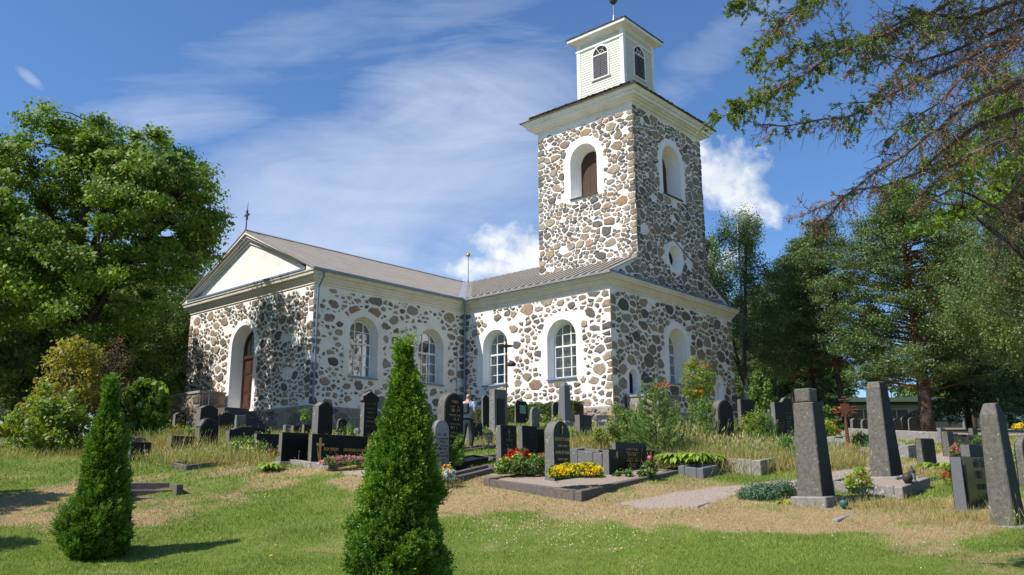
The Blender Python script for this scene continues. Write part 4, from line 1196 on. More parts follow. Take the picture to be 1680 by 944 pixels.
for (du, dv) in ((-0.5, 0), (0, -0.5)):
    P4 = []
    for t in (0.02, 1.0):
        u, v = cx_(t, 0, 0); P4.append((u, v, zt(u, v) + 0.05)); u2, v2 = cx_(t, du, dv); P4.append((u2, v2, zt(u2, v2) + 0.05))
    mb.add([P4[0], P4[1], P4[3], P4[2]], [(0, 1, 2, 3)])
mb.build('valley_sheet', M['patch'], church)
# gutters and downpipes
for seg in (((-L2 - OV - 0.03, L1 - OV - 0.06), (-OV - 0.05, L1 - OV - 0.06)), ((-OV - 0.06, L1 - OV - 0.1), (-OV - 0.06, -OV))):
    (x0, y0), (x1, y1) = seg; mb = MB()
    if abs(y1 - y0) < 0.1: mb.box(x0, x1, y0 - 0.06, y0 + 0.055, HE - 0.12, HE + 0.01)
    else: mb.box(x0 - 0.06, x0 + 0.055, y1, y0, HE - 0.10, HE + 0.01)
    mb.build('gutter', M['blue'] if abs(y1 - y0) < 0.1 else M['zinc'], church)
mb = MB()
mb.tube([(-L2 + 0.22, L1 - OV - 0.06, HE - 0.1), (-L2 + 0.2, L1 - OV - 0.04, 6.3), (-L2 + 0.16, L1 - 0.12, 5.75), (-L2 + 0.14, L1 - 0.12, 0.3), (-L2 + 0.14, L1 - 0.25, 0.15)], 0.055, 8)
for z in (1.5, 3.4, 5.2): mb.box(-L2 + 0.08, -L2 + 0.2, L1 - 0.13, L1, z, z + 0.04)
mb.build('downpipe', M['blue'], church)
mb = MB()
mb.tube([(-OV - 0.06, L1 - OV - 0.1, HE - 0.1), (-OV + 0.0, L1 - OV, 6.25), (-0.16, L1 - 0.2, 5.75), (-0.16, L1 - 0.2, -0.9)], 0.06, 8)
for z in (1.5, 3.4, 5.2): mb.box(-0.18, 0, L1 - 0.22, L1 - 0.18, z, z + 0.04)
mb.build('downpipe', M['blue'], church)
mb = MB(); mb.tube([(-0.62, L1 - 0.04, 4.5), (-0.62, L1 - 0.04, -0.8)], 0.012, 5); mb.build('lightning_conductor', M['zinc'], church)

# --- tower cornice, roof
sq = [(TA, 0), (W1 - TA, 0), (W1 - TA, TD), (TA, TD)]
mb = MB(); sweep(mb, sq, [(-0.02, 16.9), (0.04, 16.92), (0.04, 17.0), (0.16, 17.02), (0.22, 17.10), (0.34, 17.14), (0.40, 17.20), (0.50, 17.22), (0.50, 17.38), (0.62, 17.42), (0.70, 17.58), (0.72, 17.62), (0.0, 17.63)])
mb.build('tower_cornice', M['whitewood'], church)
mb = MB()
sweep(mb, sq, [(0.80, 17.60), (0.80, 17.65), (0.33, 17.86), (0.33, 17.90)])
sweep(mb, sq, [(0.30, 17.88), (0.40, 17.92), (0.40, 18.04), (-1.7, 18.82), (-1.7, 17.9)])
rg = random.Random(4)       # ragged shingle courses along the edge
for k in range(4):
    (x0, y0), (x1, y1) = offset(sq, 0.42)[k], offset(sq, 0.42)[(k + 1) % 4]
    Ln = math.hypot(x1 - x0, y1 - y0); nn = int(Ln / 0.16); ex, ey = (x1 - x0) / Ln, (y1 - y0) / Ln; nx, ny = ey, -ex
    for j in range(nn):
        for cs in range(3):
            s0 = (j + rg.uniform(0, 0.1) + 0.3 * cs) * Ln / nn + 0.1; s1 = s0 + 0.15; o0 = 0.05 - cs * 0.22 + rg.uniform(-0.04, 0.03); dz = 0.02 + cs * 0.06 + rg.uniform(-0.015, 0.03)
            if s1 > Ln - 0.15 - 0.2 * cs or s0 < 0.1 + 0.2 * cs: continue
            q = []
            for (s_, o_, z_) in ((s0, o0, 0), (s1, o0, 0), (s1, o0 - 0.3, 0.11), (s0, o0 - 0.3, 0.11)): q.append((x0 + ex * s_ + nx * o_, y0 + ey * s_ + ny * o_, 17.98 + dz + z_))
            mb.add(q + [(a, b, z - 0.03) for a, b, z in q], [(0, 1, 2, 3), (0, 1, 5, 4), (1, 2, 6, 5), (3, 0, 4, 7)], 0, rg.random())
mb.build('tower_roof', M['shingle'], church)

# --- timber lantern on top
la, lw, lv, ld = 4.716, 3.31, 1.77, 3.41
lq = [(la, lv), (la + lw, lv), (la + lw, lv + ld), (la, lv + ld)]
mb = MB(); bp = []
for i in range(30): bp += [(0.022, 18.3 + i * 0.16), (0.0, 18.3 + i * 0.16 + 0.155)]
sweep(mb, lq, bp); lantern = mb.build('lantern', M['clad'], church)
for (x, y) in lq:
    sx = 1 if x > la + 1 else -1; sy = 1 if y > lv + 1 else -1
    mb = MB(); mb.box(*sorted((x + sx * 0.045, x - sx * 0.22)), *sorted((y + sy * 0.045, y - sy * 0.22)), 18.3, 23.06); mb.build('corner_board', M['whitewood'], lantern)
mb = MB(); sweep(mb, lq, [(0.0, 22.52), (0.07, 22.53), (0.09, 22.60), (0.07, 22.66), (0.0, 22.68)]); mb.build('frieze_moulding', M['whitewood'], lantern)
mb = MB(); sweep(mb, lq, [(0.0, 23.0), (0.05, 23.02), (0.14, 23.10), (0.40, 23.20), (0.46, 23.22), (0.48, 23.40), (0.0, 23.41)]); mb.build('lantern_cornice', M['whitewood'], lantern)
mb = MB(); oq = offset(lq, 0.53); cxl, cyl = la + lw / 2, lv + ld / 2
mb.add([(x, y, 23.42) for x, y in oq] + [(x, y, 23.47) for x, y in oq] + [(cxl, cyl, 24.35)], [(0, 1, 5, 4), (1, 2, 6, 5), (2, 3, 7, 6), (3, 0, 4, 7), (4, 5, 8), (5, 6, 8), (6, 7, 8), (7, 4, 8), (3, 2, 1, 0)])
mb.build('lantern_roof', M['shingle'], lantern)
mb = MB(); mb.lathe([(0.42, 24.1), (0.34, 24.45), (0.12, 24.9), (0.06, 25.2), (0.035, 25.3), (0.035, 26.1)], (cxl, cyl, 0), 12); mb.build('spire_foot', M['zinc'], lantern)
mb = MB(); mb.lathe([(0.02, 26.05), (0.18, 26.14), (0.26, 26.28), (0.28, 26.42), (0.22, 26.58), (0.1, 26.68), (0.03, 26.72), (0.02, 27.6)], (cxl, cyl, 0), 16); mb.build('tower_ball', M['dome'], lantern, smooth=True)
frLl = lambda a, b, d: (la - d, a, b); frLr = lambda a, b, d: (a, lv - d, b)
for f, c, w in ((frLl, 3.43, 1.08), (frLr, 6.38, 1.1), (lambda a, b, d: (la + lw + d, a, b), 3.43, 1.08), (lambda a, b, d: (a, lv + ld + d, b), 6.38, 1.1)):
    z0, z1 = 20.38, 22.44
    mb = MB(); out = arch(c, w + 0.2, z0 - 0.04, z1 + 0.1); inn = arch(c, w, z0, z1); n = len(out)
    mb.add([f(a, b, 0.06) for a, b in out] + [f(a, b, 0.06) for a, b in inn] + [f(a, b, 0.0) for a, b in inn] + [f(a, b, 0) for a, b in out],
           [(i, (i + 1) % n, n + (i + 1) % n, n + i) for i in range(n)] + [(n + i, n + (i + 1) % n, 2 * n + (i + 1) % n, 2 * n + i) for i in range(n)] + [(i, (i + 1) % n, 3 * n + (i + 1) % n, 3 * n + i) for i in range(n)])
    zs = z1 - w / 2
    mb.box(c - w / 2, c + w / 2, zs - 0.04, zs + 0.03, 0.029, 0.062, fr=f)
    for t in (60, 120):
        q = math.radians(t); mb.tube([f(c, zs, 0.047), f(c + math.cos(q) * w / 2, zs + math.sin(q) * w / 2, 0.047)], 0.02, 4)
    pr = [f(c + 0.28 * w * math.cos(PI * i / 8), zs + 0.28 * w * math.sin(PI * i / 8), 0.047) for i in range(9)]; mb.tube(pr, 0.018, 4)
    mb.box(c - w / 2 - 0.16, c + w / 2 + 0.16, z0 - 0.1, z0 - 0.035, 0.0, 0.11, fr=f)
    wn = mb.build('lantern_window', M['whitewood'], church)
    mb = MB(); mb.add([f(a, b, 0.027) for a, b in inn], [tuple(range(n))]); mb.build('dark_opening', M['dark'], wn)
    mb = MB(); nn = 13
    for i in range(nn):
        b0 = z0 + (zs - 0.04 - z0) * i / nn; b1 = z0 + (zs - 0.04 - z0) * (i + 1) / nn
        for (a0, a1) in ((c - w / 2 + 0.01, c - 0.012), (c + 0.012, c + w / 2 - 0.01)):
            mb.add([f(a0, b0, 0.057), f(a1, b0, 0.057), f(a1, b1 - 0.02, 0.031), f(a0, b1 - 0.02, 0.031), f(a1, b0, 0.031), f(a0, b0, 0.031)], [(0, 1, 2, 3), (0, 1, 4, 5)], 0, rg.random())
    mb.build('louvre', M['louvre'], wn)

# --- gilt ball over the crossing, cross on the pediment
mb = MB(); mb.tube([(UM, VM, HR), (UM, VM, HR + 0.3), (UM, VM, 11.7)], [0.07, 0.025, 0.02], 6); rod = mb.build('finial_rod', M['iron'], church)
mb = MB(); mb.lathe([(0.01, -0.14), (0.08, -0.12), (0.13, -0.05), (0.145, 0.02), (0.12, 0.09), (0.06, 0.14), (0.01, 0.16)], (UM, VM, 11.85), 14); mb.build('gilt_ball', M['gold'], rod, smooth=True)
mb = MB(); bx_, by_ = -L2 - OV + 0.05, VM
mb.tube([(bx_, by_, HR - 0.02), (bx_, by_ - 0.03, 10.75), (bx_, by_ - 0.06, 11.5)], [0.035, 0.025, 0.006], 6)
mb.box(bx_ - 0.035, bx_ + 0.035, by_ - 0.25, by_ + 0.19, 10.66, 10.76); mb.box(bx_ - 0.04, bx_ + 0.04, by_ - 0.075, by_ + 0.015, 10.45, 10.98)
mb.build('roof_cross', M['iron'], church)

# --- stone stair and parapet at the door, stone bench wall at the shaded end
mb = MB()
mb.box(-11.95, -L2 - 0.14, 15.25, 17.68, -3, 0.12, 0)
for i in range(9): mb.box(-11.95, -L2 - 0.14, 15.25 - 0.32 * (i + 1), 15.25 - 0.32 * i - 0.004, -3, 0.12 - 0.17 * (i + 1), 0)
mb.build('stone_steps', M['brownst'], church, bevel=0.015)
mb = MB(); mb.box(-12.1, -L2 - 0.14, 17.7, 21.6, -3, 1.02, 0)
rubble(mb, lambda a, b, d: (-12.1 - d, a, b), [(17.7, -2.2), (21.6, -2.2), (21.6, 0.98), (17.7, 0.98)], None, 101, big=0.75, small=0.2, nbig=0.9, gap=(0.015, 0.035), drop=0.0, proud=0.05)
rubble(mb, lambda a, b, d: (a, 17.7 - d, b), [(-12.1, -2.2), (-L2 - 0.14, -2.2), (-L2 - 0.14, 0.98), (-12.1, 0.98)], None, 102, big=0.6, small=0.2, nbig=0.9, gap=(0.015, 0.035), drop=0.0, proud=0.05)
mb.box(-12.17, -L2 - 0.13, 17.62, 21.68, 1.0, 1.12, 0)
mb.build('stair_parapet', [M['greymortar'], M['stone']], church)
mb = MB(); mb.tube([(-12.0, 17.55, 0.1), (-12.0, 17.55, 0.95), (-12.0, 17.3, 1.0)], 0.02, 6); mb.tube([(-12.0, 16.9, 0.1), (-12.0, 16.9, 0.9)], 0.02, 6); mb.build('handrail', M['zinc'], church)
mb = MB(); mb.box(0.95, 2.95, -1.9, -0.16, -2.5, 0.48)
kw = dict(big=0.6, small=0.18, nbig=0.9, gap=(0.02, 0.05), drop=0.0, proud=0.05)
rubble(mb, lambda a, b, d: (0.95 - d, a, b), [(-1.9, -1.8), (-0.16, -1.8), (-0.16, 0.46), (-1.9, 0.46)], None, 111, **kw)
rubble(mb, lambda a, b, d: (a, -1.9 - d, b), [(0.95, -1.8), (2.95, -1.8), (2.95, 0.46), (0.95, 0.46)], None, 112, **kw)
mb.box(0.9, 3.0, -1.95, -0.14, 0.46, 0.56)
o = mb.build('stone_bench_wall', [M['concrete'], M['stone']], None); o.location = ch(0, 0, 0); o.rotation_euler = (0, 0, ROT)
tag(o, 'low rubble-built block with a flat top against the shaded end wall of the church', 'stone wall')
# ------------------------------------------------------------------ graves
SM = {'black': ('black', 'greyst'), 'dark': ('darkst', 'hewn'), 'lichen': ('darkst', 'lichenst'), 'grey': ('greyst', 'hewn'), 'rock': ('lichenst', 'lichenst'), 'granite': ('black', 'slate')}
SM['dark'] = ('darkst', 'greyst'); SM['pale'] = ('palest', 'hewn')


def profile(kind, W, H, rg):
    w = W / 2
    if kind == 'slab': return [(-w, -0.35), (w, -0.35), (w * 0.99, H), (-w * 0.99, H)]
    if kind == 'peak': return [(-w, -0.35), (w, -0.35), (w * 0.96, H * 0.88), (w * 0.35, H * 0.985), (0, H), (-w * 0.35, H * 0.985), (-w * 0.96, H * 0.88)]
    if kind == 'shoulder': return [(-w, -0.35), (w, -0.35), (w * 0.95, H * 0.86), (w * 0.55, H * 0.93), (-w * 0.15, H), (-w * 0.45, H * 0.97), (-w * 0.98, H * 0.70)]
    if kind == 'lowarch': return [(-w, -0.35), (w, -0.35), (w, H * 0.84)] + [(w * math.cos(PI * i / 10) * 0.8, H * 0.86 + H * 0.14 * math.sin(PI * i / 10)) for i in range(11)] + [(-w, H * 0.84)]
    if kind == 'arch':
        k = min(w, H * 0.3); return [(-w, -0.35), (w, -0.35)] + [(w * 0.97 * math.cos(PI * i / 14), H - k + k * math.sin(PI * i / 14)) for i in range(15)]
    if kind == 'rough':
        return [(-w, -0.35), (w, -0.35)] + [(w * (1 - 0.1 * rg.random()), H * (0.3 + 0.2 * rg.random())), (w * (0.94 + 0.06 * rg.random()), H * 0.86)] + \
               [(w * (0.75 - i * 0.3), H * rg.uniform(0.92, 1.0)) for i in range(6)] + [(-w * 0.97, H * 0.84), (-w * 0.98, H * 0.4)]
    if kind == 'cap': return [(-w, -0.35), (w, -0.35), (w * 0.9, H * 0.80), (w * 1.08, H * 0.82), (w * 1.08, H * 0.9), (0, H), (-w * 1.08, H * 0.9), (-w * 1.08, H * 0.82), (-w * 0.9, H * 0.80)]


def text_mesh(body, size, mat, parent, loc, name='inscription', align='CENTER', bold=0.0, narrow=1.0):
    cu = D.curves.new('lettering', 'FONT'); cu.body = body; cu.size = size; cu.align_x = align; cu.extrude = 0.003; cu.offset = bold; cu.resolution_u = 2; cu.space_line = 1.25
    t = D.objects.new('lettering', cu); COL.objects.link(t)
    bpy.context.view_layer.update()
    me = D.meshes.new_from_object(t.evaluated_get(bpy.context.evaluated_depsgraph_get()))
    D.objects.remove(t); D.curves.remove(cu)
    me.materials.clear(); me.materials.append(M[mat])
    o = D.objects.new(name, me); COL.objects.link(o); o.parent = parent
    o.rotation_euler = (PI / 2, 0, 0); o.location = loc; o.scale = (narrow, 1, 1)
    return o


def worn_lines(rows, W, z0, z1, mat, parent, y, seed=1, x0=0.0, h=0.035):
    """rows of letter strokes too worn and small to read"""
    rg = random.Random(seed); mb = MB()
    for i in range(rows):
        z = z1 - (z1 - z0) * i / max(1, rows - 1); x = -W / 2 * rg.uniform(0.6, 1.0) + x0; e = x0 * 2 - x
        big = h * (1.3 if i % 2 == 0 else 0.75)
        while x < e:
            w = rg.uniform(0.3, 0.6) * big
            if rg.random() < 0.84:
                mb.box(x, x + w * 0.3, y - 0.002, y + 0.002, z, z + big)
                if rg.random() < 0.7: mb.box(x + w * 0.3, x + w, y - 0.002, y + 0.002, z + big * rg.choice((0, 0.42, 0.8)), z + big * rg.choice((0.15, 0.55, 1.0)))
            x += w + big * 0.22
    return mb.build('inscription', M[mat], parent)


def gold_cross(parent, x, z, h, y, mat='goldtext', w=None):
    mb = MB(); t = h * 0.06; w = w or h * 0.42
    mb.box(x - t, x + t, y - 0.004, y + 0.002, z, z + h); mb.box(x - w / 2, x + w / 2, y - 0.0055, y + 0.0015, z + h * 0.66, z + h * 0.66 + 2 * t)
    return mb.build('cross_emblem', M[mat], parent)


GL = {
 'a1': 'small glossy black headstone with gold lettering left of the church stair',
 'a2': 'dark slanted headstone with a mossy shoulder rising from the tall dry grass',
 'a3': 'dark pointed headstone directly behind the slanted mossy one',
 'a4': 'dark headstone with a soft curved top just below the stair parapet',
 'a5': 'small pale grey block standing before the foot of the church steps',
 'a6': 'wide low black headstone with a gently bowed top and worn gold letters',
 'a7': 'dark oblong headstone left of the tall blank black slab',
 'a8': 'tall blank black granite slab next to the long inscribed family stone',
 'a9': 'long black family headstone with a gold cross and two gilded names',
 'a10': 'squat dark headstone at the left end of the weedy plot',
 'a11': 'low square black headstone right of the left thuja',
 'a12': 'rough lichened stone behind the low square black headstone',
 'b1': 'tall dark peaked headstone with a pale speckled side below the wing corner',
 'b2': 'little black pointed headstone with two gold lines above the family stone',
 'b3': 'dark pillar headstone with a capped top left of the big thuja',
 'b4': 'smallest grey stub stone, left of three blocks behind the blank slab',
 'b5': 'dark stub stone in the middle of three blocks behind the blank slab',
 'b6': 'dark stub stone with a seedling above it, right of three blocks',
 'c1': 'massive weathered round-topped headstone with gold lettering in front of the person',
 'c2': 'pale grey round-topped headstone with dark lettering leaning at the big thuja',
 'c3': 'grey rounded headstone half hidden behind the big thuja',
 'c4': 'tall grey framed headstone holding a black inscription panel',
 'c5': 'slender dark pointed headstone against the white wall',
 'c6': 'low dark block behind the grave lantern beside the person',
 'c7': 'rough dark headstone with a green plaque in front of the hedge',
 'c8': 'narrow pale round-topped headstone before the hedge',
 'c9': 'dark rounded headstone at the hedge just left of the slim obelisk',
 'c11': 'grey black headstone with a hewn side behind the red and yellow flowers, left of two',
 'c12': 'plain dark headstone with a hewn edge, right of two behind the red flowers',
 'c13': 'dark slab half hidden behind the plain headstone with the hewn edge',
 'd1': 'round-topped black headstone with a gold cross above the yellow flowers',
 'd2': 'small black headstone with a pale side near the church corner',
 'd3': 'broken grey stub headstone with a lighter cap in the dry grass',
 'd4': 'wide black granite headstone with many gilt lines beside a single red rose',
 'd5': 'short black side stone with a golden rising sun, left of the wide black headstone',
 'd6': 'short black side stone right of the wide black headstone',
 'd7': 'tall lichen-spotted round-topped headstone in the tall grass right of the young pine',
 'e1': 'speckled upright headstone before the far corner of the church',
 'e2': 'upright dark headstone with a pale blue-grey side left of the broken obelisk',
 'e3': 'pointed headstone with a blue-grey edge seen behind the broken obelisk',
 'e4': 'small dark slab left of the blue-grey sided headstone',
 'f1': 'square mottled headstone on the gravel between the two right obelisks',
 'f2': 'grey upright stone post at the end of the long concrete plot wall',
 'f3': 'short stone post behind the grey upright at the plot wall',
 'f4': 'lone short stone post standing on the far gravel',
 'f5': 'dark low headstone with a pale top behind the blue-grey granite one',
 'f6': 'blue-grey granite headstone with an engraved cross left of the right-hand obelisk',
 'f7': 'rough rounded headstone cut off by the right edge of the picture',
 'g1': 'far dark rounded headstone left of the big pine, first of three',
 'g2': 'far dark rounded headstone left of the big pine, second of three',
 'g3': 'far dark rounded headstone touching the big pine trunk, widest of three',
 'g4': 'small dark rounded headstone by the far building right of the iron cross',
 'g5': 'dark rounded headstone against the far building left of the tall obelisk',
}
STN = {}
for k, (x0, x1, x2, yt, yb, Y, kind, mt) in STONES.items():
    rg = random.Random(sum(map(ord, k)) * 7)
    off = x1 - 840; rot = ROT
    if k[0] == 'g': rot = math.radians(15)
    if k in ('e1', 'd7', 'f1', 'e2', 'e3'): rot = ROT - 0.25
    ux, uy = math.cos(rot), math.sin(rot)
    W = (x2 - x1) * Y / (FPX * ux - off * uy); T = (x1 - x0) * Y / max(300, FPX * uy + off * ux)
    W = min(W, 2.1); T = min(max(T, 0.12), 0.4)
    p = at(x1, yb, Y); H = (at(x1, yt, Y)[2] - p[2]) * 1.0
    cx, cy = p[0] + ux * W / 2 - uy * T / 2, p[1] + uy * W / 2 + ux * T / 2
    g = gz(cx, cy); z = p[2]; KEEP.append((cx, cy))
    st = empty('gravestone', (cx, cy, z), rot + rg.uniform(-0.03, 0.03))
    st.rotation_euler[0] = rg.uniform(-0.02, 0.02); st.rotation_euler[1] = rg.uniform(-0.015, 0.015)
    tag(st, GL[k], 'gravestone', 'gravestones in the churchyard')
    mb = MB(); pr = profile(kind, W, H, rg); n = len(pr)
    pr = [(a, b if b > 0 else -0.45) for a, b in pr]
    bat = 0.02 if kind != 'rough' else 0.04
    V = [(a, -T / 2 + bat * max(b, 0) / H, b) for a, b in pr] + [(a, T / 2 - bat * max(b, 0) / H, b) for a, b in pr]
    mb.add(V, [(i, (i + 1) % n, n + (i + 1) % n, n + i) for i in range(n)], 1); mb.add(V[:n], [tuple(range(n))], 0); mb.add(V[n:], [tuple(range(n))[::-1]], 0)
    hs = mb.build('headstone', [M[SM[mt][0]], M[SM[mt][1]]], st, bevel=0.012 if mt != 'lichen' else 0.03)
    STN[k] = (st, W, T, H)
    if k in ('d1', 'c1', 'a9', 'a6', 'b3', 'd4', 'd5', 'd6', 'f6', 'b1', 'e3', 'c2', 'a2', 'c11', 'c12', 'a8', 'd7', 'f5'):
        mb = MB(); e = 0.1; mb.box(-W / 2 - e, W / 2 + e, -T / 2 - e * 1.2, T / 2 + e, -0.4, 0.05 if k not in ('f6', 'a9', 'a8') else 0.09); mb.build('base', M['concrete'] if mt != 'granite' else M['slate'], st, bevel=0.012)

# writing and emblems
st, W, T, H = STN['d1']; y = -T / 2 - 0.004
gold_cross(st, 0.0, H - 0.30, 0.20, y)
for t, z, s in (('ADOLF S. KARI', H - 0.46, 0.105), ('* 7.3.1875  † 2.9.1951', H - 0.60, 0.055), ('ALMA M. KARI', H - 0.77, 0.105), ('* 4.5.1879  † 1.6.1955', H - 0.91, 0.055)): text_mesh(t, s, 'goldtext', st, (0, y + 0.012, z), bold=0.003, narrow=0.82)
st, W, T, H = STN['a9']; y = -T / 2 - 0.002
gold_cross(st, -W / 2 + 0.27, 0.1, 0.66, y, w=0.26)
mb = MB(); mb.tube([(-W / 2 + 0.25, y, 0.12), (-W / 2 + 0.2, y, 0.35), (-W / 2 + 0.17, y, 0.48), (-W / 2 + 0.22, y, 0.52)], [0.012, 0.02, 0.018, 0.01], 5); mb.build('laurel_emblem', M['gold'], st)
for t, x, z, s in (('ELSA HEILEN', -0.32, 0.42, 0.11), ('HELI-MARIA KAARNA', 0.52, 0.42, 0.11)): text_mesh(t, s, 'goldtext', st, (x, y + 0.01, z), bold=0.003, narrow=0.8)
worn_lines(2, 0.5, 0.27, 0.34, 'dimgold', st, y, 5, -0.32, 0.04); worn_lines(2, 0.55, 0.27, 0.34, 'dimgold', st, y, 6, 0.52, 0.04)
for k, rows, wf, a, b, mt, h in (('c1', 11, 0.55, 0.28, 0.86, 'goldtext', 0.06), ('c2', 9, 0.7, 0.12, 0.68, 'darktext', 0.045), ('a1', 4, 0.75, 0.4, 0.78, 'goldtext', 0.06), ('b2', 3, 0.75, 0.5, 0.72, 'goldtext', 0.06),
                                 ('a6', 3, 0.4, 0.2, 0.5, 'dimgold', 0.05), ('d4', 8, 0.42, 0.16, 0.76, 'goldtext', 0.045), ('b3', 6, 0.7, 0.35, 0.75, 'dimgold', 0.05), ('c11', 4, 0.6, 0.3, 0.62, 'dimgold', 0.05),
                                 ('c12', 4, 0.6, 0.35, 0.6, 'darktext', 0.045), ('e2', 6, 0.6, 0.3, 0.55, 'dimgold', 0.045), ('e3', 6, 0.6, 0.3, 0.6, 'dimgold', 0.045), ('d2', 4, 0.5, 0.4, 0.7, 'dimgold', 0.045), ('d7', 6, 0.6, 0.3, 0.6, 'darktext', 0.05),
                                 ('c3', 5, 0.6, 0.3, 0.7, 'dimgold', 0.05)):
    st, W, T, H = STN[k]; worn_lines(rows, W * wf, H * a, H * b, mt, st, -T / 2 - 0.001 + 0.02 * a, ord(k[1]), 0.0, h)
st, W, T, H = STN['c11']; gold_cross(st, 0, H - 0.33, 0.22, -T / 2 + 0.012, 'dimgold')
st, W, T, H = STN['c4']; y = -T / 2
mb = MB(); mb.box(-W * 0.3, W * 0.32, y - 0.01, y + 0.02, 0.12, H * 0.82); mb.build('inscription_panel', M['black'], st); worn_lines(8, W * 0.5, H * 0.35, H * 0.74, 'darktext', st, y - 0.012, 9, 0, 0.05)
st, W, T, H = STN['c7']; mb = MB(); mb.box(-0.16, 0.2, -T / 2 - 0.02, -T / 2 + 0.01, H * 0.48, H * 0.8); mb.build('plaque', simple('green_patina', (0.22, 0.36, 0.33), (0.14, 0.25, 0.23), 0.6, 8, 0.3), st)
for k, sx in (('d5', 1), ('d6', -1)):
    st, W, T, H = STN[k]; y = -T / 2 - 0.002 + 0.02; mb = MB(); r = 0.07
    mb.prism([(sx * W * 0.42 + (-sx) * abs(math.cos(t)) * r, H * 0.82 + math.sin(t) * r * 1.3) for t in [PI / 2 + PI * i / 8 for i in range(9)]], lambda a, b, d: (a, y - d, b), 0, 0.004)
    for i in range(6):
        t = math.radians(200 + i * 14) if sx > 0 else math.radians(-20 - i * 14)
        mb.tube([(sx * W * 0.42 + math.cos(t) * 0.1, y, H * 0.82 + math.sin(t) * 0.1), (sx * W * 0.42 + math.cos(t) * (0.2 + 0.06 * i), y, H * 0.82 + math.sin(t) * (0.2 + 0.07 * i))], 0.003, 3)
    mb.build('sun_emblem', M['goldtext'], st)
st, W, T, H = STN['f6']; y = -T / 2 - 0.001; gold_cross(st, -W / 2 + 0.13, 0.2, 0.75, y, 'darktext', w=0.1)
for t, z, s in ((3, 0.9, 0.1), (2, 0.7, 0.08), (2, 0.5, 0.06)): worn_lines(1, 0.8, H * z - 0.1, H * z - 0.1, 'darktext', st, y, t + int(z * 10), 0.2, s * 1.5)

# obelisks
def obelisk(k, sections, base, mat, label, cat='gravestone', rz=0.0, lean=(0, 0), tip=None, steps=()):
    """sections: list of (z, half x, half y, shift x)"""
    cx, yb, yt, Y = OBEL[k]; p = at(cx, yb, Y)
    st = empty('obelisk', (p[0], p[1] + 0.3, p[2]), ROT + rz); st.rotation_euler[0] = lean[0]; st.rotation_euler[1] = lean[1]
    tag(st, label, cat, 'tapered grave obelisks')
    mb = MB(); n = len(sections)
    V = [(sx * hx, sy * hy, z) for z, hx, hy, _ in sections for sx, sy in ((-1, -1), (1, -1), (1, 1), (-1, 1))]
    mb.add(V, [(i * 4 + j, i * 4 + (j + 1) % 4, (i + 1) * 4 + (j + 1) % 4, (i + 1) * 4 + j) for i in range(n - 1) for j in (1, 3)] + [(3, 2, 1, 0), tuple(range(4 * n - 4, 4 * n))])
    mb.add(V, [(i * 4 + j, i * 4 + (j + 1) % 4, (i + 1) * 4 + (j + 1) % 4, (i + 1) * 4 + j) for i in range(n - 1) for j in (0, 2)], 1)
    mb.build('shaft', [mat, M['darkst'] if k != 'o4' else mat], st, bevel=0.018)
    for (z0, z1, hx, hy) in base:
        mb = MB(); mb.box(-hx, hx, -hy, hy, z0, z1); mb.build('base', M['concrete'], st, bevel=0.02)
    for (z0, z1, hx, hy, dx) in steps:
        mb = MB(); mb.box(-hx + dx, hx + dx, -hy, hy, z0, z1); mb.build('cap_block', mat, st, bevel=0.02)
    return st


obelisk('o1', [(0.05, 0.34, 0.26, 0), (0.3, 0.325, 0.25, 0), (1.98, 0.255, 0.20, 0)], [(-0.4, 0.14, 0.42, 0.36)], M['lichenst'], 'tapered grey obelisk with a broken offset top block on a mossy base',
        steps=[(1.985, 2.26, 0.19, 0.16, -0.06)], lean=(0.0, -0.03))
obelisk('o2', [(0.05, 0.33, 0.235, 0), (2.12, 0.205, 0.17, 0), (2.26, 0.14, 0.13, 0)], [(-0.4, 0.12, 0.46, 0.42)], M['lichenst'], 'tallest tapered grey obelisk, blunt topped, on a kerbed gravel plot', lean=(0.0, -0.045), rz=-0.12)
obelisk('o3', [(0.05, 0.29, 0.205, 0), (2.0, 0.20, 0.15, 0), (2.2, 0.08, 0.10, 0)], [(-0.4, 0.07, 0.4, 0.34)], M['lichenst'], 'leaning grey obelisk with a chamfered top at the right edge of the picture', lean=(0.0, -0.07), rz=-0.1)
obelisk('o4', [(0.25, 0.21, 0.2, 0), (1.62, 0.15, 0.14, 0), (1.82, 0.01, 0.01, 0)], [(-0.4, 0.0, 0.35, 0.35), (0.002, 0.26, 0.26, 0.25)], M['slate'], 'slim smooth blue-grey obelisk in front of the sunlit tower wing', rz=-0.1)

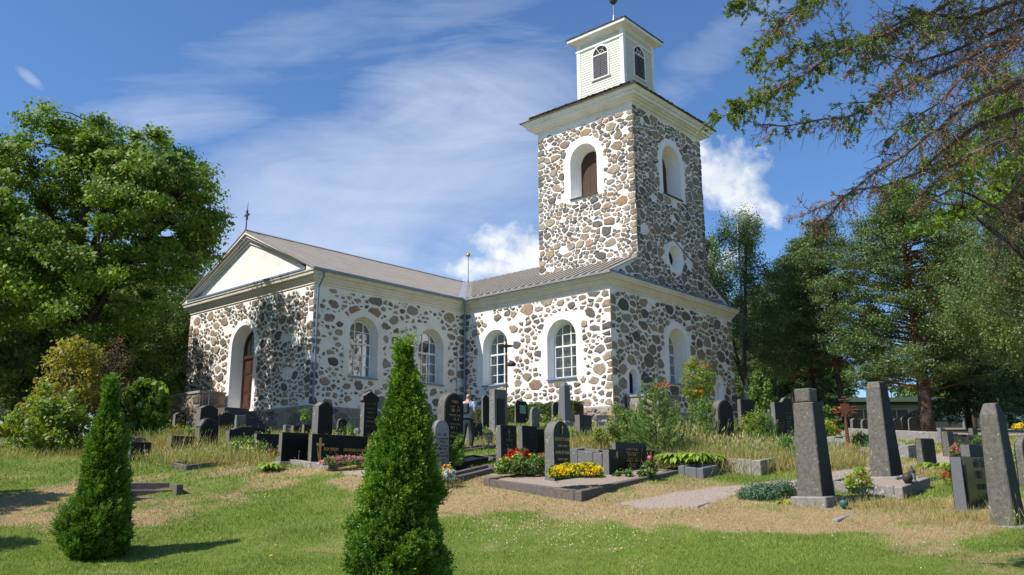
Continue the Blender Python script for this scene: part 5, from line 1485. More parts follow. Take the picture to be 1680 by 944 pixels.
# kerbs: near corner (px, py, distance), length along u, along v, height, thickness, stone, fill, label
KB = [
 ((954, 817, 18.7), 4.0, 2.9, 0.20, 0.2, 'brownst', 'sand', 'weathered kerb round the plot with the yellow flowers'),
 ((1155, 801, 21.2), 0.75, 0.7, 0.28, 0.18, 'slate', None, 'short grey kerb block at the far end of the sandy plot'),
 ((1190, 797, 22.6), 0.6, 0.6, 0.2, 0.16, 'slate', None, 'small stepped kerb block right of the short grey one'),
 ((1250, 795, 21.6), 3.4, 3.0, 0.38, 0.25, 'concrete', None, 'high concrete kerb in front of the bright hosta'),
 ((1483, 822, 18.0), 1.9, 1.6, 0.26, 0.18, 'concrete', 'gravel', 'pale kerb round the plot of the tallest obelisk'),
 ((541, 777, 23.3), 2.4, 2.6, 0.17, 0.22, 'concrete', None, 'grey kerb in front of the long black family stone'),
 ((744, 791, 20.8), 1.7, 0.5, 0.16, 0.16, 'brownst', None, 'low brown kerb at the foot of the big thuja'),
 ((735, 774, 21.9), 1.5, 0.6, 0.22, 0.14, 'darkst', 'gravel', 'dark kerb with white pebbles under the massive round-topped headstone'),
 ((305, 769, 24.0), 2.7, 0.9, 0.12, 0.14, 'brownst', None, 'thin brown kerb along the weedy plot on the crest'),
 ((1560, 731, 33), 1.2, 5.2, 0.42, 0.3, 'concrete', None, 'long pale plot wall beyond the iron cross'),
 ((1492, 753, 27.2), 1.0, 2.6, 0.38, 0.3, 'concrete', None, 'mossy plot wall in front of the iron cross'),
 ((40, 735, 28), 1.0, 1.6, 0.35, 0.25, 'brownst', None, 'brown plot wall at the left edge under the ferns'),
 ((988, 773, 22.6), 0.6, 1.1, 0.40, 0.3, 'greyst', None, 'grey stone block wall right of the round-topped black headstone'),
 ((760, 742, 25.0), 1.7, 0.6, 0.10, 0.2, 'brownst', None, 'stone edging behind the person'),
 ((775, 730, 27.8), 1.6, 1.4, 0.22, 0.2, 'concrete', None, 'pale kerb under the low dark block by the lantern'),
 ((1375, 862, 15.9), 2.3, 0.12, 0.05, 0.12, 'concrete', None, 'sunken kerb strip in the dry grass at the teal pot'),
 ((1145, 836, 17.6), 2.3, 0.12, 0.05, 0.1, 'concrete', None, 'flush stone edging along the gravel walk'),
 ((255, 747, 27.0), 1.2, 0.6, 0.12, 0.15, 'concrete', None, 'short stone edging behind the left thuja'),
 ((890, 770, 22.5), 1.2, 2.2, 0.12, 0.14, 'brownst', None, 'low kerb round the red and yellow flower bed'),
 ((1592, 736, 31.5), 2.2, 0.8, 0.40, 0.2, 'darkst', None, 'dark boxed plot kerb on the far gravel'),
 ((1340, 748, 29), 0.8, 1.2, 0.45, 0.3, 'darkst', None, 'dark low wall end beside the orange lilies'),
]
for (c, lu, lv_, hh, th, mt, fill, lab) in KB:
    p = at(*c); st = empty('grave_kerb', (p[0], p[1], p[2]), ROT)
    tag(st, lab, 'kerb', 'kerbs round the grave plots')
    def lz(a, b):
        return max(-0.25, min(0.6, gz(p[0] + a * UX - b * UY, p[1] + a * UY + b * UX) - p[2])) * 0.85
    cs = [(0, 0), (lu, 0), (lu, lv_), (0, lv_)]
    for i in range(4):
        (a0, b0), (a1, b1) = cs[i], cs[(i + 1) % 4]
        if min(lu, lv_) < 0.3 and i > 0: break
        mb = MB(); L_ = math.hypot(a1 - a0, b1 - b0); ea, eb = (a1 - a0) / L_, (b1 - b0) / L_
        if i % 2 == 0: s0, s1 = 0.0, L_
        else: s0, s1 = th + 0.004, L_ - th - 0.004
        if s1 - s0 < 0.05: continue
        V = []
        for s in (s0, s1):
            for q in (0, th):
                a = a0 + ea * s - eb * q; b = b0 + eb * s + ea * q; z = lz(a0 + ea * s, b0 + eb * s)
                V += [(a, b, z - 0.5), (a, b, z + hh - (0.003 if i % 2 else 0))]
        mb.add(V, [(0, 1, 3, 2), (4, 6, 7, 5), (0, 4, 5, 1), (2, 3, 7, 6), (1, 5, 7, 3), (0, 2, 6, 4)])
        mb.build('kerb_stone', M[mt], st, bevel=0.015)
    if fill:
        mb = MB(); N_ = 6
        V = [(th + (lu - 2 * th) * i / N_, th + (lv_ - 2 * th) * j / N_, lz(lu * i / N_, lv_ * j / N_) + hh - 0.05) for j in range(N_ + 1) for i in range(N_ + 1)]
        mb.add(V, [(j * (N_ + 1) + i, j * (N_ + 1) + i + 1, (j + 1) * (N_ + 1) + i + 1, (j + 1) * (N_ + 1) + i) for j in range(N_) for i in range(N_)])
        mb.build('gravel_fill', simple('grave_gravel', (0.36, 0.29, 0.23), (0.20, 0.16, 0.125), 0.95, 40, 1.0, 0.01), st)

# stone steps let into the bank
_b = at(214, 808, 20.6); st = empty('bank_steps', (_b[0], _b[1], _b[2] - 0.22), 0.55); tag(st, 'reddish stone steps let into the bank behind the left thuja', 'steps')
mst = simple('reddish_step_stone', (0.26, 0.19, 0.165), (0.17, 0.13, 0.115), 0.9, 8, 0.6)
for i in range(3):
    mb = MB(); mb.box(-0.1, 1.0, i * 0.42, i * 0.42 + 0.41, -0.3, 0.10 + i * 0.17); mb.build('step', mst, st, bevel=0.012)
mb = MB(); mb.box(1.0, 1.16, -0.1, 1.5, -0.3, 0.40); mb.build('side_stone', M['brownst'], st, bevel=0.012)
mb = MB(); mb.box(-0.3, -0.104, -0.1, 1.5, -0.3, 0.48); mb.build('side_stone', M['brownst'], st, bevel=0.012)

# iron cross
p = at(1392, 738, 27); st = empty('iron_cross', p, ROT - 0.9); tag(st, 'rusty cast iron grave cross with lobed arms beside the orange lilies', 'cross')
mb = MB(); mb.lathe([(0.34, -0.3), (0.34, 0.06), (0.22, 0.16), (0.1, 0.22)], n=8); mb.build('foot', M['rust'], st)
mb = MB(); mb.tube([(0, 0, 0.15), (0, 0, 0.9), (0, 0, 1.62)], [0.07, 0.045, 0.04], 8); mb.build('stem', M['rust'], st)
mb = MB()
def lobes(cx, cz, dx, dz):
    for a in (-1, 0, 1):
        mb.lathe([(0.0, -0.03), (0.07, -0.02), (0.085, 0), (0.07, 0.02), (0.0, 0.03)], (cx + dx * (1 if a == 0 else 0.3) + (a * 0.09 if dz else 0), 0, cz + dz * (1 if a == 0 else 0.3) + (a * 0.09 if dx else 0)), 8)
mb.box(-0.26, 0.26, -0.03, 0.03, 1.16, 1.28); mb.box(-0.12, 0.12, -0.035, 0.035, 1.02, 1.42)
for q in ((-0.26, 1.22, -0.1, 0), (0.26, 1.22, 0.1, 0), (0, 1.5, 0, 0.12)): lobes(*q)
mb.prism([(0.0, 1.05), (0.16, 1.22), (0, 1.4), (-0.16, 1.22)], lambda a, b, d: (a, d, b), -0.05, 0.05)
mb.build('cross_head', M['rust'], st)

# lamp post, grave lanterns, pots
p = at(831, 716, 34); H = at(829, 560, 34)[2] - p[2]
st = empty('lamp_post', p, 0.3); tag(st, 'slim black lamp post with a small hooded lamp in front of the tower wing window', 'lamp post')
mb = MB(); mb.tube([(0, 0, -0.4), (0, 0, H * 0.3), (0, 0, H)], [0.05, 0.035, 0.025], 8); mb.build('pole', M['iron'], st)
mb = MB(); mb.lathe([(0.28, H - 0.22), (0.30, H - 0.21), (0.30, H - 0.19), (0.27, H - 0.18)], n=20); mb.tube([(-0.28, 0, H - 0.2), (0.28, 0, H - 0.2)], 0.01, 4); mb.build('top_ring', M['iron'], st)
mb = MB(); mb.lathe([(0.02, 0.16), (0.08, 0.14), (0.17, 0.06), (0.2, -0.02), (0.16, -0.06), (0.02, -0.06)], (0.2, -0.05, H - 0.95), 14); mb.tube([(0, 0, H - 0.78), (0.1, -0.02, H - 0.76), (0.2, -0.05, H - 0.82)], 0.018, 5); mb.build('lamp_head', M['iron'], st, smooth=True)

p = at(802, 742, 24.3); st = empty('grave_lantern', p, 0.2); tag(st, 'black glass-sided grave lantern on a thin iron stake by the person', 'lantern')
mb = MB(); mb.tube([(0, 0, -0.2), (0, 0, 0.27)], 0.012, 5); mb.build('stake', M['iron'], st)
mb = MB(); mb.lathe([(0.01, 0.64), (0.03, 0.60), (0.13, 0.53), (0.13, 0.51), (0.01, 0.51)], n=6); mb.build('cap', M['iron'], st)
mb = MB()
for i in range(6): t = PI / 3 * i; mb.tube([(0.07 * math.cos(t), 0.07 * math.sin(t), 0.27), (0.115 * math.cos(t), 0.115 * math.sin(t), 0.51)], 0.009, 4)
mb.lathe([(0.01, 0.255), (0.08, 0.26), (0.08, 0.28), (0.01, 0.285)], n=6); mb.build('cage', M['iron'], st)
mb = MB(); mb.lathe([(0.062, 0.285), (0.104, 0.505)], n=6); mb.build('glass', M['glass'], st)

p = at(1499, 803, 18.7); st = empty('grave_lantern', (p[0], p[1], p[2] + 0.14), 0.0); tag(st, 'small grave candle lantern with a dark pointed lid on the kerb of the tallest obelisk', 'lantern')
mb = MB(); mb.lathe([(0.075, 0.0), (0.085, 0.02), (0.07, 0.06), (0.07, 0.2), (0.06, 0.21)], n=12); mb.build('glass', M['zinc'], st)
mb = MB(); mb.lathe([(0.075, 0.205), (0.07, 0.24), (0.03, 0.3), (0.02, 0.34), (0.005, 0.36)], n=12); mb.build('lid', M['iron'], st)
mb = MB(); q = at(1491, 806, 18.5); mb.lathe([(0.02, 0.12), (0.09, 0.1), (0.11, 0.0), (0.06, -0.1)], (0, 0, 0.0), 12); o = mb.build('candle_cup', M['iron'], None, smooth=True); o.location = (q[0], q[1], q[2] + 0.26); tag(o, 'round black candle cup left of the pointed-lid lantern', 'candle cup')
mb = MB(); mb.lathe([(0.03, 0.0), (0.065, 0.03), (0.085, 0.09), (0.08, 0.13), (0.05, 0.15), (0.01, 0.155)], n=14); o = mb.build('plastic_pot', M['teal'], None, smooth=True); q = at(1385, 834, 16.9); o.location = q; tag(o, 'small teal green plastic pot by the base of the broken-topped obelisk', 'pot')
mb = MB(); q = at(586, 712, 25.5); mb.lathe([(0.09, 0), (0.1, 0.1), (0.07, 0.16)], n=6); o = mb.build('stone_urn', M['hewn']); o.location = (q[0], q[1], q[2]); tag(o, 'little pale stone urn above the top edge of the family stone', 'urn')

# plaque on posts near the church corner
p = at(990, 722, 28); st = empty('grave_plaque', p, ROT - 0.6); tag(st, 'dark name plates on two thin legs beneath the church corner', 'plaque')
for i, z in enumerate((0.45, 0.66)):
    mb = MB(); mb.box(-0.22, 0.22, -0.02, 0.02, z, z + 0.13); mb.build('plate', M['slate'], st)
for s in (-1, 1): mb = MB(); mb.tube([(s * 0.18, 0.03, -0.3), (s * 0.18, 0.03, 0.8)], 0.012, 5); mb.build('leg', M['iron'], st)

# person walking behind the round-topped stone
def skin(name, pts, edges, rad, mat, parent, sub=1, root=0):
    me = D.meshes.new(name); me.from_pydata(pts, edges, []); o = D.objects.new(name, me); COL.objects.link(o)
    m = o.modifiers.new('s', 'SKIN'); m.use_smooth_shade = True
    for i, r in enumerate(rad): me.skin_vertices[0].data[i].radius = (r, r) if not isinstance(r, tuple) else r; me.skin_vertices[0].data[i].use_root = (i == root)
    m2 = o.modifiers.new('u', 'SUBSURF'); m2.levels = sub; m2.render_levels = sub
    bpy.context.view_layer.update()
    nm = D.meshes.new_from_object(o.evaluated_get(bpy.context.evaluated_depsgraph_get()))
    D.objects.remove(o); nm.materials.clear(); nm.materials.append(mat); nm.polygons.foreach_set('use_smooth', [True] * len(nm.polygons))
    q = D.objects.new(name, nm); COL.objects.link(q); q.parent = parent
    return q


p = at(767, 739, 25.6)
st = empty('person', p, math.radians(-25)); tag(st, 'person in a light blue shirt and dark trousers standing behind the massive round-topped headstone', 'person')
skinm = simple('skin', (0.42, 0.24, 0.17), (0.38, 0.21, 0.15), 0.55, 6, 0)
blue_ = simple('pale_blue_cotton', (0.38, 0.46, 0.62), (0.30, 0.38, 0.54), 0.9, 10, 0.2); dk = simple('dark_cloth', (0.03, 0.032, 0.036), (0.05, 0.05, 0.055), 0.9, 12, 0.2); hair = simple('dark_hair', (0.025, 0.018, 0.014), (0.045, 0.03, 0.02), 0.6, 30, 0.4)
# local: faces +y, x to its right; feet at z 0
B = [(0, 0, 0.93), (0, 0, 1.15), (0, 0.02, 1.36), (0, 0.03, 1.47), (0, 0.06, 1.57), (0, 0.07, 1.66),
     (0.18, 0.01, 1.38), (0.24, -0.02, 1.12), (0.25, 0.06, 0.88), (0.25, 0.09, 0.80),
     (-0.18, 0.01, 1.38), (-0.24, 0.0, 1.13), (-0.24, 0.1, 0.89), (-0.24, 0.12, 0.81),
     (0.09, 0.0, 0.88), (0.10, 0.08, 0.48), (0.10, 0.02, 0.08), (0.10, 0.14, 0.04),
     (-0.09, 0.0, 0.88), (-0.10, -0.06, 0.48), (-0.10, -0.2, 0.10), (-0.10, -0.10, 0.04)]
Ed = [(0, 1), (1, 2), (2, 3), (3, 4), (4, 5), (2, 6), (6, 7), (7, 8), (8, 9), (2, 10), (10, 11), (11, 12), (12, 13), (0, 14), (14, 15), (15, 16), (16, 17), (0, 18), (18, 19), (19, 20), (20, 21)]
Rr = [0.13, 0.115, 0.12, 0.055, 0.09, 0.085, 0.06, 0.045, 0.036, 0.034, 0.06, 0.045, 0.036, 0.034, 0.085, 0.06, 0.04, 0.035, 0.085, 0.06, 0.04, 0.035]
body = skin('body', B, Ed, Rr, skinm, st, 2)
for sx, base_ in ((1, (0.25, 0.09, 0.81)), (-1, (-0.24, 0.12, 0.82))):      # fingers
    bx0, by0, bz0 = base_
    Pf = [(bx0, by0, bz0)]; Ef = []; Rf = [0.028]
    for i, ln in enumerate((0.075, 0.085, 0.08, 0.065)):
        y0 = by0 - 0.03 + i * 0.02; a = len(Pf)
        Pf += [(bx0, y0, bz0 - 0.05), (bx0 - sx * 0.01, y0, bz0 - 0.05 - ln * 0.55), (bx0 - sx * 0.03, y0, bz0 - 0.05 - ln)]; Ef += [(0, a), (a, a + 1), (a + 1, a + 2)]; Rf += [0.013, 0.0095, 0.008]
    a = len(Pf); Pf += [(bx0 - sx * 0.01, by0 + 0.045, bz0 - 0.02), (bx0 - sx * 0.02, by0 + 0.06, bz0 - 0.06)]; Ef += [(0, a), (a, a + 1)]; Rf += [0.013, 0.010]
    skin('hand', Pf, Ef, Rf, skinm, st, 1)
skin('shirt', [(0, 0, 0.92), (0, 0, 1.15), (0, 0.01, 1.36), (0, 0.02, 1.44), (0.19, 0.01, 1.37), (0.235, -0.01, 1.2), (-0.19, 0.01, 1.37), (-0.235, 0.0, 1.2)], [(0, 1), (1, 2), (2, 3), (2, 4), (4, 5), (2, 6), (6, 7)], [0.15, 0.135, 0.14, 0.07, 0.075, 0.062, 0.075, 0.062], blue_, st, 2, 1)
skin('trousers', [(0, 0, 0.98), (0, 0, 0.88), (0.10, 0.0, 0.80), (0.10, 0.08, 0.48), (0.10, 0.03, 0.10), (-0.10, 0.0, 0.80), (-0.10, -0.06, 0.48), (-0.10, -0.19, 0.12)], [(0, 1), (1, 2), (2, 3), (3, 4), (1, 5), (5, 6), (6, 7)], [0.15, 0.145, 0.105, 0.085, 0.075, 0.105, 0.085, 0.075], dk, st, 2, 1)
skin('hair', [(0, 0.03, 1.60), (0, 0.05, 1.72), (0, -0.03, 1.66), (0, -0.03, 1.55)], [(0, 1), (1, 2), (2, 3), (0, 2)], [0.08, 0.075, 0.085, 0.06], hair, st, 2)
mb = MB()
for sx in (-1, 1): mb.lathe([(0.0, -0.01), (0.012, 0), (0.0, 0.01)], (sx * 0.032, 0.148, 1.61), 8)
mb.build('eye', M['dark'], st)
mb = MB(); mb.add([(0, 0.175, 1.575), (-0.015, 0.14, 1.57), (0.015, 0.14, 1.57), (0, 0.145, 1.62)], [(0, 1, 3), (0, 3, 2), (0, 2, 1)]); mb.build('nose', skinm, st)
mb = MB(); mb.box(-0.02, 0.02, 0.138, 0.146, 1.53, 1.537); mb.build('mouth', simple('lips', (0.3, 0.1, 0.09), None, 0.6, 5, 0), st)
mb = MB(); mb.box(-0.2, 0.14, -0.26, -0.13, 1.06, 1.36); o = mb.build('shoulder_bag', dk, None, bevel=0.03); o.location = p; o.rotation_euler = (0, 0, math.radians(-25)); tag(o, 'black bag carried on the back of the person among the graves', 'bag')
mb = MB(); mb.tube([(0.1, -0.14, 1.34), (0.11, -0.1, 1.47), (0.11, 0.06, 1.5), (0.11, 0.16, 1.38), (0.1, 0.15, 1.2)], 0.014, 5); q = mb.build('strap', dk, o)
# ------------------------------------------------------------------ trees
def lobe_points(rng, lobes, n, shell=0.55):
    """points inside ellipsoid lobes (cx, cy, cz, rx, ry, rz, weight), more of them towards the skin"""
    w = np.array([l[6] for l in lobes], float); w /= w.sum()
    idx = rng.choice(len(lobes), n, p=w); A = np.array([l[:6] for l in lobes])[idx]
    d = unit(rng.normal(size=(n, 3))); r = rng.random(n) ** (1 / 3.0); r = shell * (0.75 + 0.25 * r) + (1 - shell) * r
    return A[:, :3] + d * A[:, 3:6] * r[:, None], d


def tree(name, label, cat, loc, lobes, trunk_h, trunk_r, nclump, nleaf, leaf, crad, fol, bark, seed, aspect=0.6, flat=0.8, hang=0.0, group=None, lean=(0, 0), limb_r=0.35, bias=0.5, barktop=None, split=5, forks=None, rz=0.0, shell=0.55):
    rng = np.random.default_rng(seed); rg = random.Random(seed)
    t = empty(name, loc, rz); tag(t, label, cat, group)
    zs = [l[2] for l in lobes]; top = max(l[2] + l[5] * 0.6 for l in lobes)
    # trunk
    mb = MB(); P = []; nseg = 9
    for i in range(nseg + 1):
        s = i / nseg; z = -0.4 + (top + 0.4) * s
        P.append(Vector((lean[0] * s + math.sin(s * 5 + seed) * 0.12 * trunk_h * 0.15 * s, lean[1] * s + math.cos(s * 4 + seed) * 0.12 * trunk_h * 0.15 * s, z)))
    R = [trunk_r * (1.35 if i == 0 else 1.0) * (1 - 0.9 * (i / nseg)) + 0.015 for i in range(nseg + 1)]
    mb.tube(P, R, 10)
    C, Dn = lobe_points(rng, lobes, nclump, shell)
    limbs = []
    mains = forks or split
    lt = MB()
    # main limbs rise to the lobes, every clump hangs on the nearest limb point
    nodes = [P[i] for i in range(len(P)) if P[i].z > trunk_h * 0.85]
    if not nodes: nodes = [P[-1]]
    for i in range(mains):
        l = lobes[i % len(lobes)]
        tgt = Vector((l[0] + rg.uniform(-.5, .5) * l[3], l[1] + rg.uniform(-.5, .5) * l[4], l[2] + rg.uniform(-0.1, .5) * l[5]))
        z0 = trunk_h * rg.uniform(0.75, 1.15); k = min(range(len(P)), key=lambda j: abs(P[j].z - z0)); b = P[k]
        mid = b.lerp(tgt, 0.5) + Vector((0, 0, 0.12 * (tgt - b).length)); r0 = R[k] * 0.6
        pts = [b.lerp(mid, s / 3) if s <= 3 else mid.lerp(tgt, (s - 3) / 3) for s in range(7)]
        pts = [p + Vector((rg.gauss(0, .06), rg.gauss(0, .06), rg.gauss(0, .06))) * (trunk_h * 0.2) if 0 < j else p for j, p in enumerate(pts)]
        lt.tube(pts, [r0 * (1 - 0.14 * j) + 0.01 for j in range(7)], 7); nodes += pts[2:]
    for c in C:
        cv = Vector(c); b = min(nodes, key=lambda q: (q - cv).length + (0.6 * max(0, q.z - cv.z)))
        m = b.lerp(cv, 0.55) + Vector((0, 0, 0.1 * (cv - b).length - 0.05)); lt.tube([b, m, cv], [limb_r * trunk_r * 0.16 + 0.008, limb_r * trunk_r * 0.1 + 0.006, 0.004], 4, cap=False)
    tr = mb.build('trunk', bark, t, smooth=True)
    lt.build('limbs', barktop or bark, t, smooth=True)
    per = nleaf // nclump
    rr = crad * (0.6 + 0.8 * rng.random(nclump))
    cc = np.repeat(C, per, 0); rad = np.repeat(rr, per)[:, None]; dd = np.repeat(Dn, per, 0)
    off = rng.normal(size=(len(cc), 3)) * 0.5; ln = np.linalg.norm(off, axis=1, keepdims=True); off = off / np.maximum(ln, 1e-6) * np.minimum(ln, 1.25)
    pts = cc + off * rad * np.array([1, 1, flat]); pts[:, 2] -= hang * rad[:, 0] * rng.random(len(pts)) * 1.4
    V = leafquads(pts, leaf, rng, aspect, dd, bias, hang)
    rnd = np.clip(np.repeat(rng.random(nclump), per) * 0.45 + rng.random(len(pts)) * 0.55, 0, 1)
    np_obj('crown', V, fol, rnd, t)
    return t


def copy_thing(t, loc, rz, s, label):
    o = t.copy(); COL.objects.link(o); o.location = loc; o.rotation_euler = (0, 0, rz); o.scale = (s, s, s * 1.0); o['label'] = label
    for c in t.children:
        d = c.copy(); COL.objects.link(d); d.parent = o
        for e in c.children: f = e.copy(); COL.objects.link(f); f.parent = d
    return o


def on_ground(px, Y, dz=0.0):
    x = (px - 840) / FPX * Y * 1.0
    for _ in range(3):
        z = gz(x, Y); x = (px - 840) / FPX * (Y * _cp + (z - EYE) * _sp)
    return (x, Y, z + dz)


rg0 = random.Random(8)
# the great maple on the left
P0 = on_ground(95, 36)
tree('maple_tree', 'great green maple with a broad crown left of the church gable', 'tree', P0,
     [(0, 0, 9.2, 5.6, 4.6, 4.2, 3), (3.5, -0.6, 10.2, 2.8, 2.8, 2.4, 1.6), (-4.0, 0, 8.6, 3.8, 3.6, 3.6, 1.6), (-0.6, 0.2, 12.2, 3.1, 3.0, 1.9, 1.3), (2.4, -0.4, 11.2, 2.6, 2.6, 2.2, 1), (0.4, -1.8, 6.9, 3.0, 1.8, 1.6, 1.3), (-2.5, -1.5, 6.2, 3.2, 2.4, 1.7, 0.9), (1.2, -1.0, 5.4, 2.6, 2.6, 1.4, 0.7), (2.4, 4.2, 10.8, 2.4, 2.4, 2.4, 1.2), (0.2, 3.6, 12.0, 2.6, 2.4, 2.0, 0.9), (-1.0, 0, 13.2, 2.2, 2.2, 1.4, 0.6)],
     4.2, 0.40, 440, 108000, 0.155, 0.60, F['maple'], M['bark'], 3, aspect=0.72, flat=0.5, limb_r=0.5, bias=0.7, split=9, shell=0.8)
# tall trees beyond it on the left
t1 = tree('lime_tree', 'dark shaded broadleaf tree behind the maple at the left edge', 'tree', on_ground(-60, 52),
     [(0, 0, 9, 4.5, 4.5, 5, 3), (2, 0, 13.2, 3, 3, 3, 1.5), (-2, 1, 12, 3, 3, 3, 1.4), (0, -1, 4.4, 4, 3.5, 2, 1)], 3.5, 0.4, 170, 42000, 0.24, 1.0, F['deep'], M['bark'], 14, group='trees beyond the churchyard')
for (px, Y, rz, s, lb) in ((165, 58, 1.2, 0.86, 'dark broadleaf tree filling the gap under the maple crown'), (262, 62, 2.7, 0.80, 'dark broadleaf tree between the maple and the church gable'), (60, 66, 4.0, 0.95, 'dark broadleaf tree far behind the maple trunk'),
                           (172, 45.5, 0.9, 0.55, 'dark broadleaf tree casting shade on the stair parapet'), (-150, 38, 2.2, 0.9, 'dark broadleaf tree outside the left edge near the maple'), (235, 50, 0.4, 0.52, 'small dark tree low behind the pale green sapling'), (120, 49, 3.3, 0.5, 'small dark tree low behind the turning shrub'), (10, 47, 5.1, 0.55, 'small dark tree low behind the ferns')):
    copy_thing(t1, on_ground(px, Y), rz, s, lb)


def spruce(name, label, loc, H, R, seed, fol, nq, group=None, z0=0.08, leaf=0.20, droop=0.35):
    rng = np.random.default_rng(seed); rg = random.Random(seed)
    t = empty(name, loc, rg.uniform(0, 6)); tag(t, label, 'tree', group)
    mb = MB(); mb.tube([(0, 0, -0.3), (0.05, 0, H * 0.5), (0, 0, H)], [H * 0.017 + 0.05, H * 0.010, 0.015], 8); mb.build('trunk', M['bark'], t, smooth=True)
    nb = int(H * 11); br = MB(); PP = []; per = nq // nb
    for i in range(nb):
        f = (i + rg.random()) / nb; z = H * (z0 + (1 - z0) * f ** 0.95); L = R * (1 - f) ** 0.75 * rg.uniform(0.7, 1.1) + 0.25
        a = i * 2.399 + rg.uniform(-.3, .3); d = Vector((math.cos(a), math.sin(a), 0))
        p0 = Vector((0, 0, z)); p1 = p0 + d * L * 0.5 - Vector((0, 0, L * droop * 0.35)); p2 = p0 + d * L - Vector((0, 0, L * droop * (0.9 - f * 0.8)))
        br.tube([p0, p1, p2], [0.03 + 0.01 * L, 0.02, 0.006], 4, cap=False)
        n = max(20, int(per * (L / R) * 1.6)); s = rng.random(n) ** 0.7; q = np.array(p0)[None] * (1 - s)[:, None] ** 2 + 2 * np.array(p1)[None] * ((1 - s) * s)[:, None] + np.array(p2)[None] * (s ** 2)[:, None]
        side = np.array([-d.y, d.x, 0]); wd = 0.32 * L * (1.1 - s) + 0.1
        u = rng.uniform(-1, 1, n); q = q + side * (u * wd)[:, None]; q[:, 2] -= np.abs(u) * wd * 0.35 + rng.random(n) * 0.22 * (0.3 + L * 0.3)
        PP.append(q)
    P = np.concatenate(PP); br.build('limbs', M['bark'], t)
    out = unit(P * np.array([1, 1, 0.0]) + 1e-6)
    V = leafquads(P, leaf, rng, 0.28, out, 0.4, 0.7)
    np_obj('crown', V, fol, rng.random(len(P)), t); return t


sp = spruce('spruce_tree', 'tall dark spruce left of the church behind the maple', on_ground(292, 66), 17, 3.2, 5, F['spruce'], 26000, 'spruces round the churchyard')
for (px, Y, s, lb) in ((30, 72, 1.25, 'tall dark spruce at the far left edge'), (215, 74, 0.9, 'dark spruce deep behind the maple crown')): copy_thing(sp, on_ground(px, Y), px, s, lb)


def pine(name, label, loc, H, R, seed, crown0=0.35, nq=46000, group='pines behind the churchyard', tr=0.3, lean=0.0, leaf=0.17, npad=90):
    rng = np.random.default_rng(seed); rg = random.Random(seed)
    t = empty(name, loc, 0); tag(t, label, 'tree', group)
    P = [Vector((lean * s + math.sin(s * 6 + seed) * 0.1, math.cos(s * 5 + seed) * 0.1, -0.4 + (H * 0.96 + 0.4) * s)) for s in [i / 10 for i in range(11)]]
    R_ = [tr * (1.3 if i == 0 else 1) * (1 - 0.085 * i) for i in range(11)]
    lo = MB(); lo.tube(P[:4], R_[:4], 10); lo.build('trunk', M['lowbark'], t, smooth=True)
    up = MB(); up.tube(P[3:], R_[3:], 9)
    PP = []; per = nq // npad
    for i in range(npad):
        f = (i + rg.random()) / npad; z = H * (crown0 + (0.98 - crown0) * f)
        prof = math.sin(min(1.0, (f * 0.9 + 0.18)) * PI) ** 0.6; a = i * 2.399 + rg.uniform(-.4, .4); L = R * prof * (0.35 + 0.7 * rg.random() ** 0.5)
        k = min(10, max(0, int((z / H) * 10))); b = P[k]; c = Vector((b.x + math.cos(a) * L, b.y + math.sin(a) * L, z + 0.12 * L))
        bz = Vector((b.x, b.y, z - 0.15 * L))
        up.tube([bz, bz.lerp(c, 0.5) + Vector((0, 0, -0.02 * L)), c], [0.02 + 0.016 * L, 0.03, 0.008], 5, cap=False)
        for s_ in range(3):
            cc = c.lerp(bz, 0.18 * s_) + Vector((rg.gauss(0, .3), rg.gauss(0, .3), rg.gauss(0, .08))); n = per // 3; rd = 0.75 * (0.6 + 0.6 * rg.random())
            o = rng.normal(size=(n, 3)) * 0.5 * rd * np.array([1, 1, 0.36]); PP.append(np.array(cc) + o)
    up.build('limbs', M['pinebark'], t, smooth=True)
    Q = np.concatenate(PP); V = leafquads(Q, leaf, rng, 0.30, np.array([[0, 0, 1.0]]), 0.35, -0.5)
    np_obj('crown', V, F['pine'], np.clip(rng.random(len(Q)) * 0.6 + np.repeat(rng.random(len(Q) // 40 + 1), 40)[:len(Q)] * 0.4, 0, 1), t); return t


pA = pine('pine_tree', 'broad green pine with an orange upper trunk in the middle of the right-hand trees', on_ground(1519, 48), 14.6, 5.3, 7, 0.18, 120000, tr=0.40, npad=210)
pB = pine('pine_tree', 'slender pine with a thin orange trunk beside the orange lilies', on_ground(1388, 53), 13.6, 3.4, 9, 0.30, 46000, tr=0.19, lean=-0.7, npad=100)
for (px, Y, rz, s, lb) in ((1340, 58, 1.0, 0.98, 'slender pine between the birch and the broad pine'), (1300, 66, 2.5, 1.02, 'slender pine rising behind the speckled headstones'), (1442, 74, 4, 0.80, 'low far pine in the gap above the far building'),
                           (1600, 60, 5.2, 1.0, 'pine standing right of the broad pine before the far building'), (1250, 78, 3.0, 1.0, 'pine far behind the right corner of the church'), (1700, 56, 0.7, 1.1, 'pine at the right edge behind the birch')):
    copy_thing(pB, on_ground(px, Y), rz, s, lb)
sB = spruce('spruce_tree', 'dark low-branched spruce right of the big pine trunk', on_ground(1590, 53), 9.2, 3.4, 15, F['spruce'], 30000, 'spruces round the churchyard', z0=0.16, leaf=0.2)
for (px, Y, s, lb) in ((1310, 72, 1.25, 'dark spruce filling the gap behind the slender pines'), (1660, 70, 1.3, 'dark spruce behind the right-hand birch'), (1240, 84, 1.3, 'dark spruce behind the birch by the church'), (1480, 82, 0.0, '')):
    if s: copy_thing(sB, on_ground(px, Y), px * 0.7, s, lb)


for (x, y, s, lb) in ((-14.4, 14.3, 0.80, 'spruce outside the left edge shading the lawn, nearer one'), (-16.2, 18.2, 0.86, 'spruce outside the left edge shading the lawn, farther one')):
    copy_thing(sB, (x, y, gz(x, y)), x, s, lb)


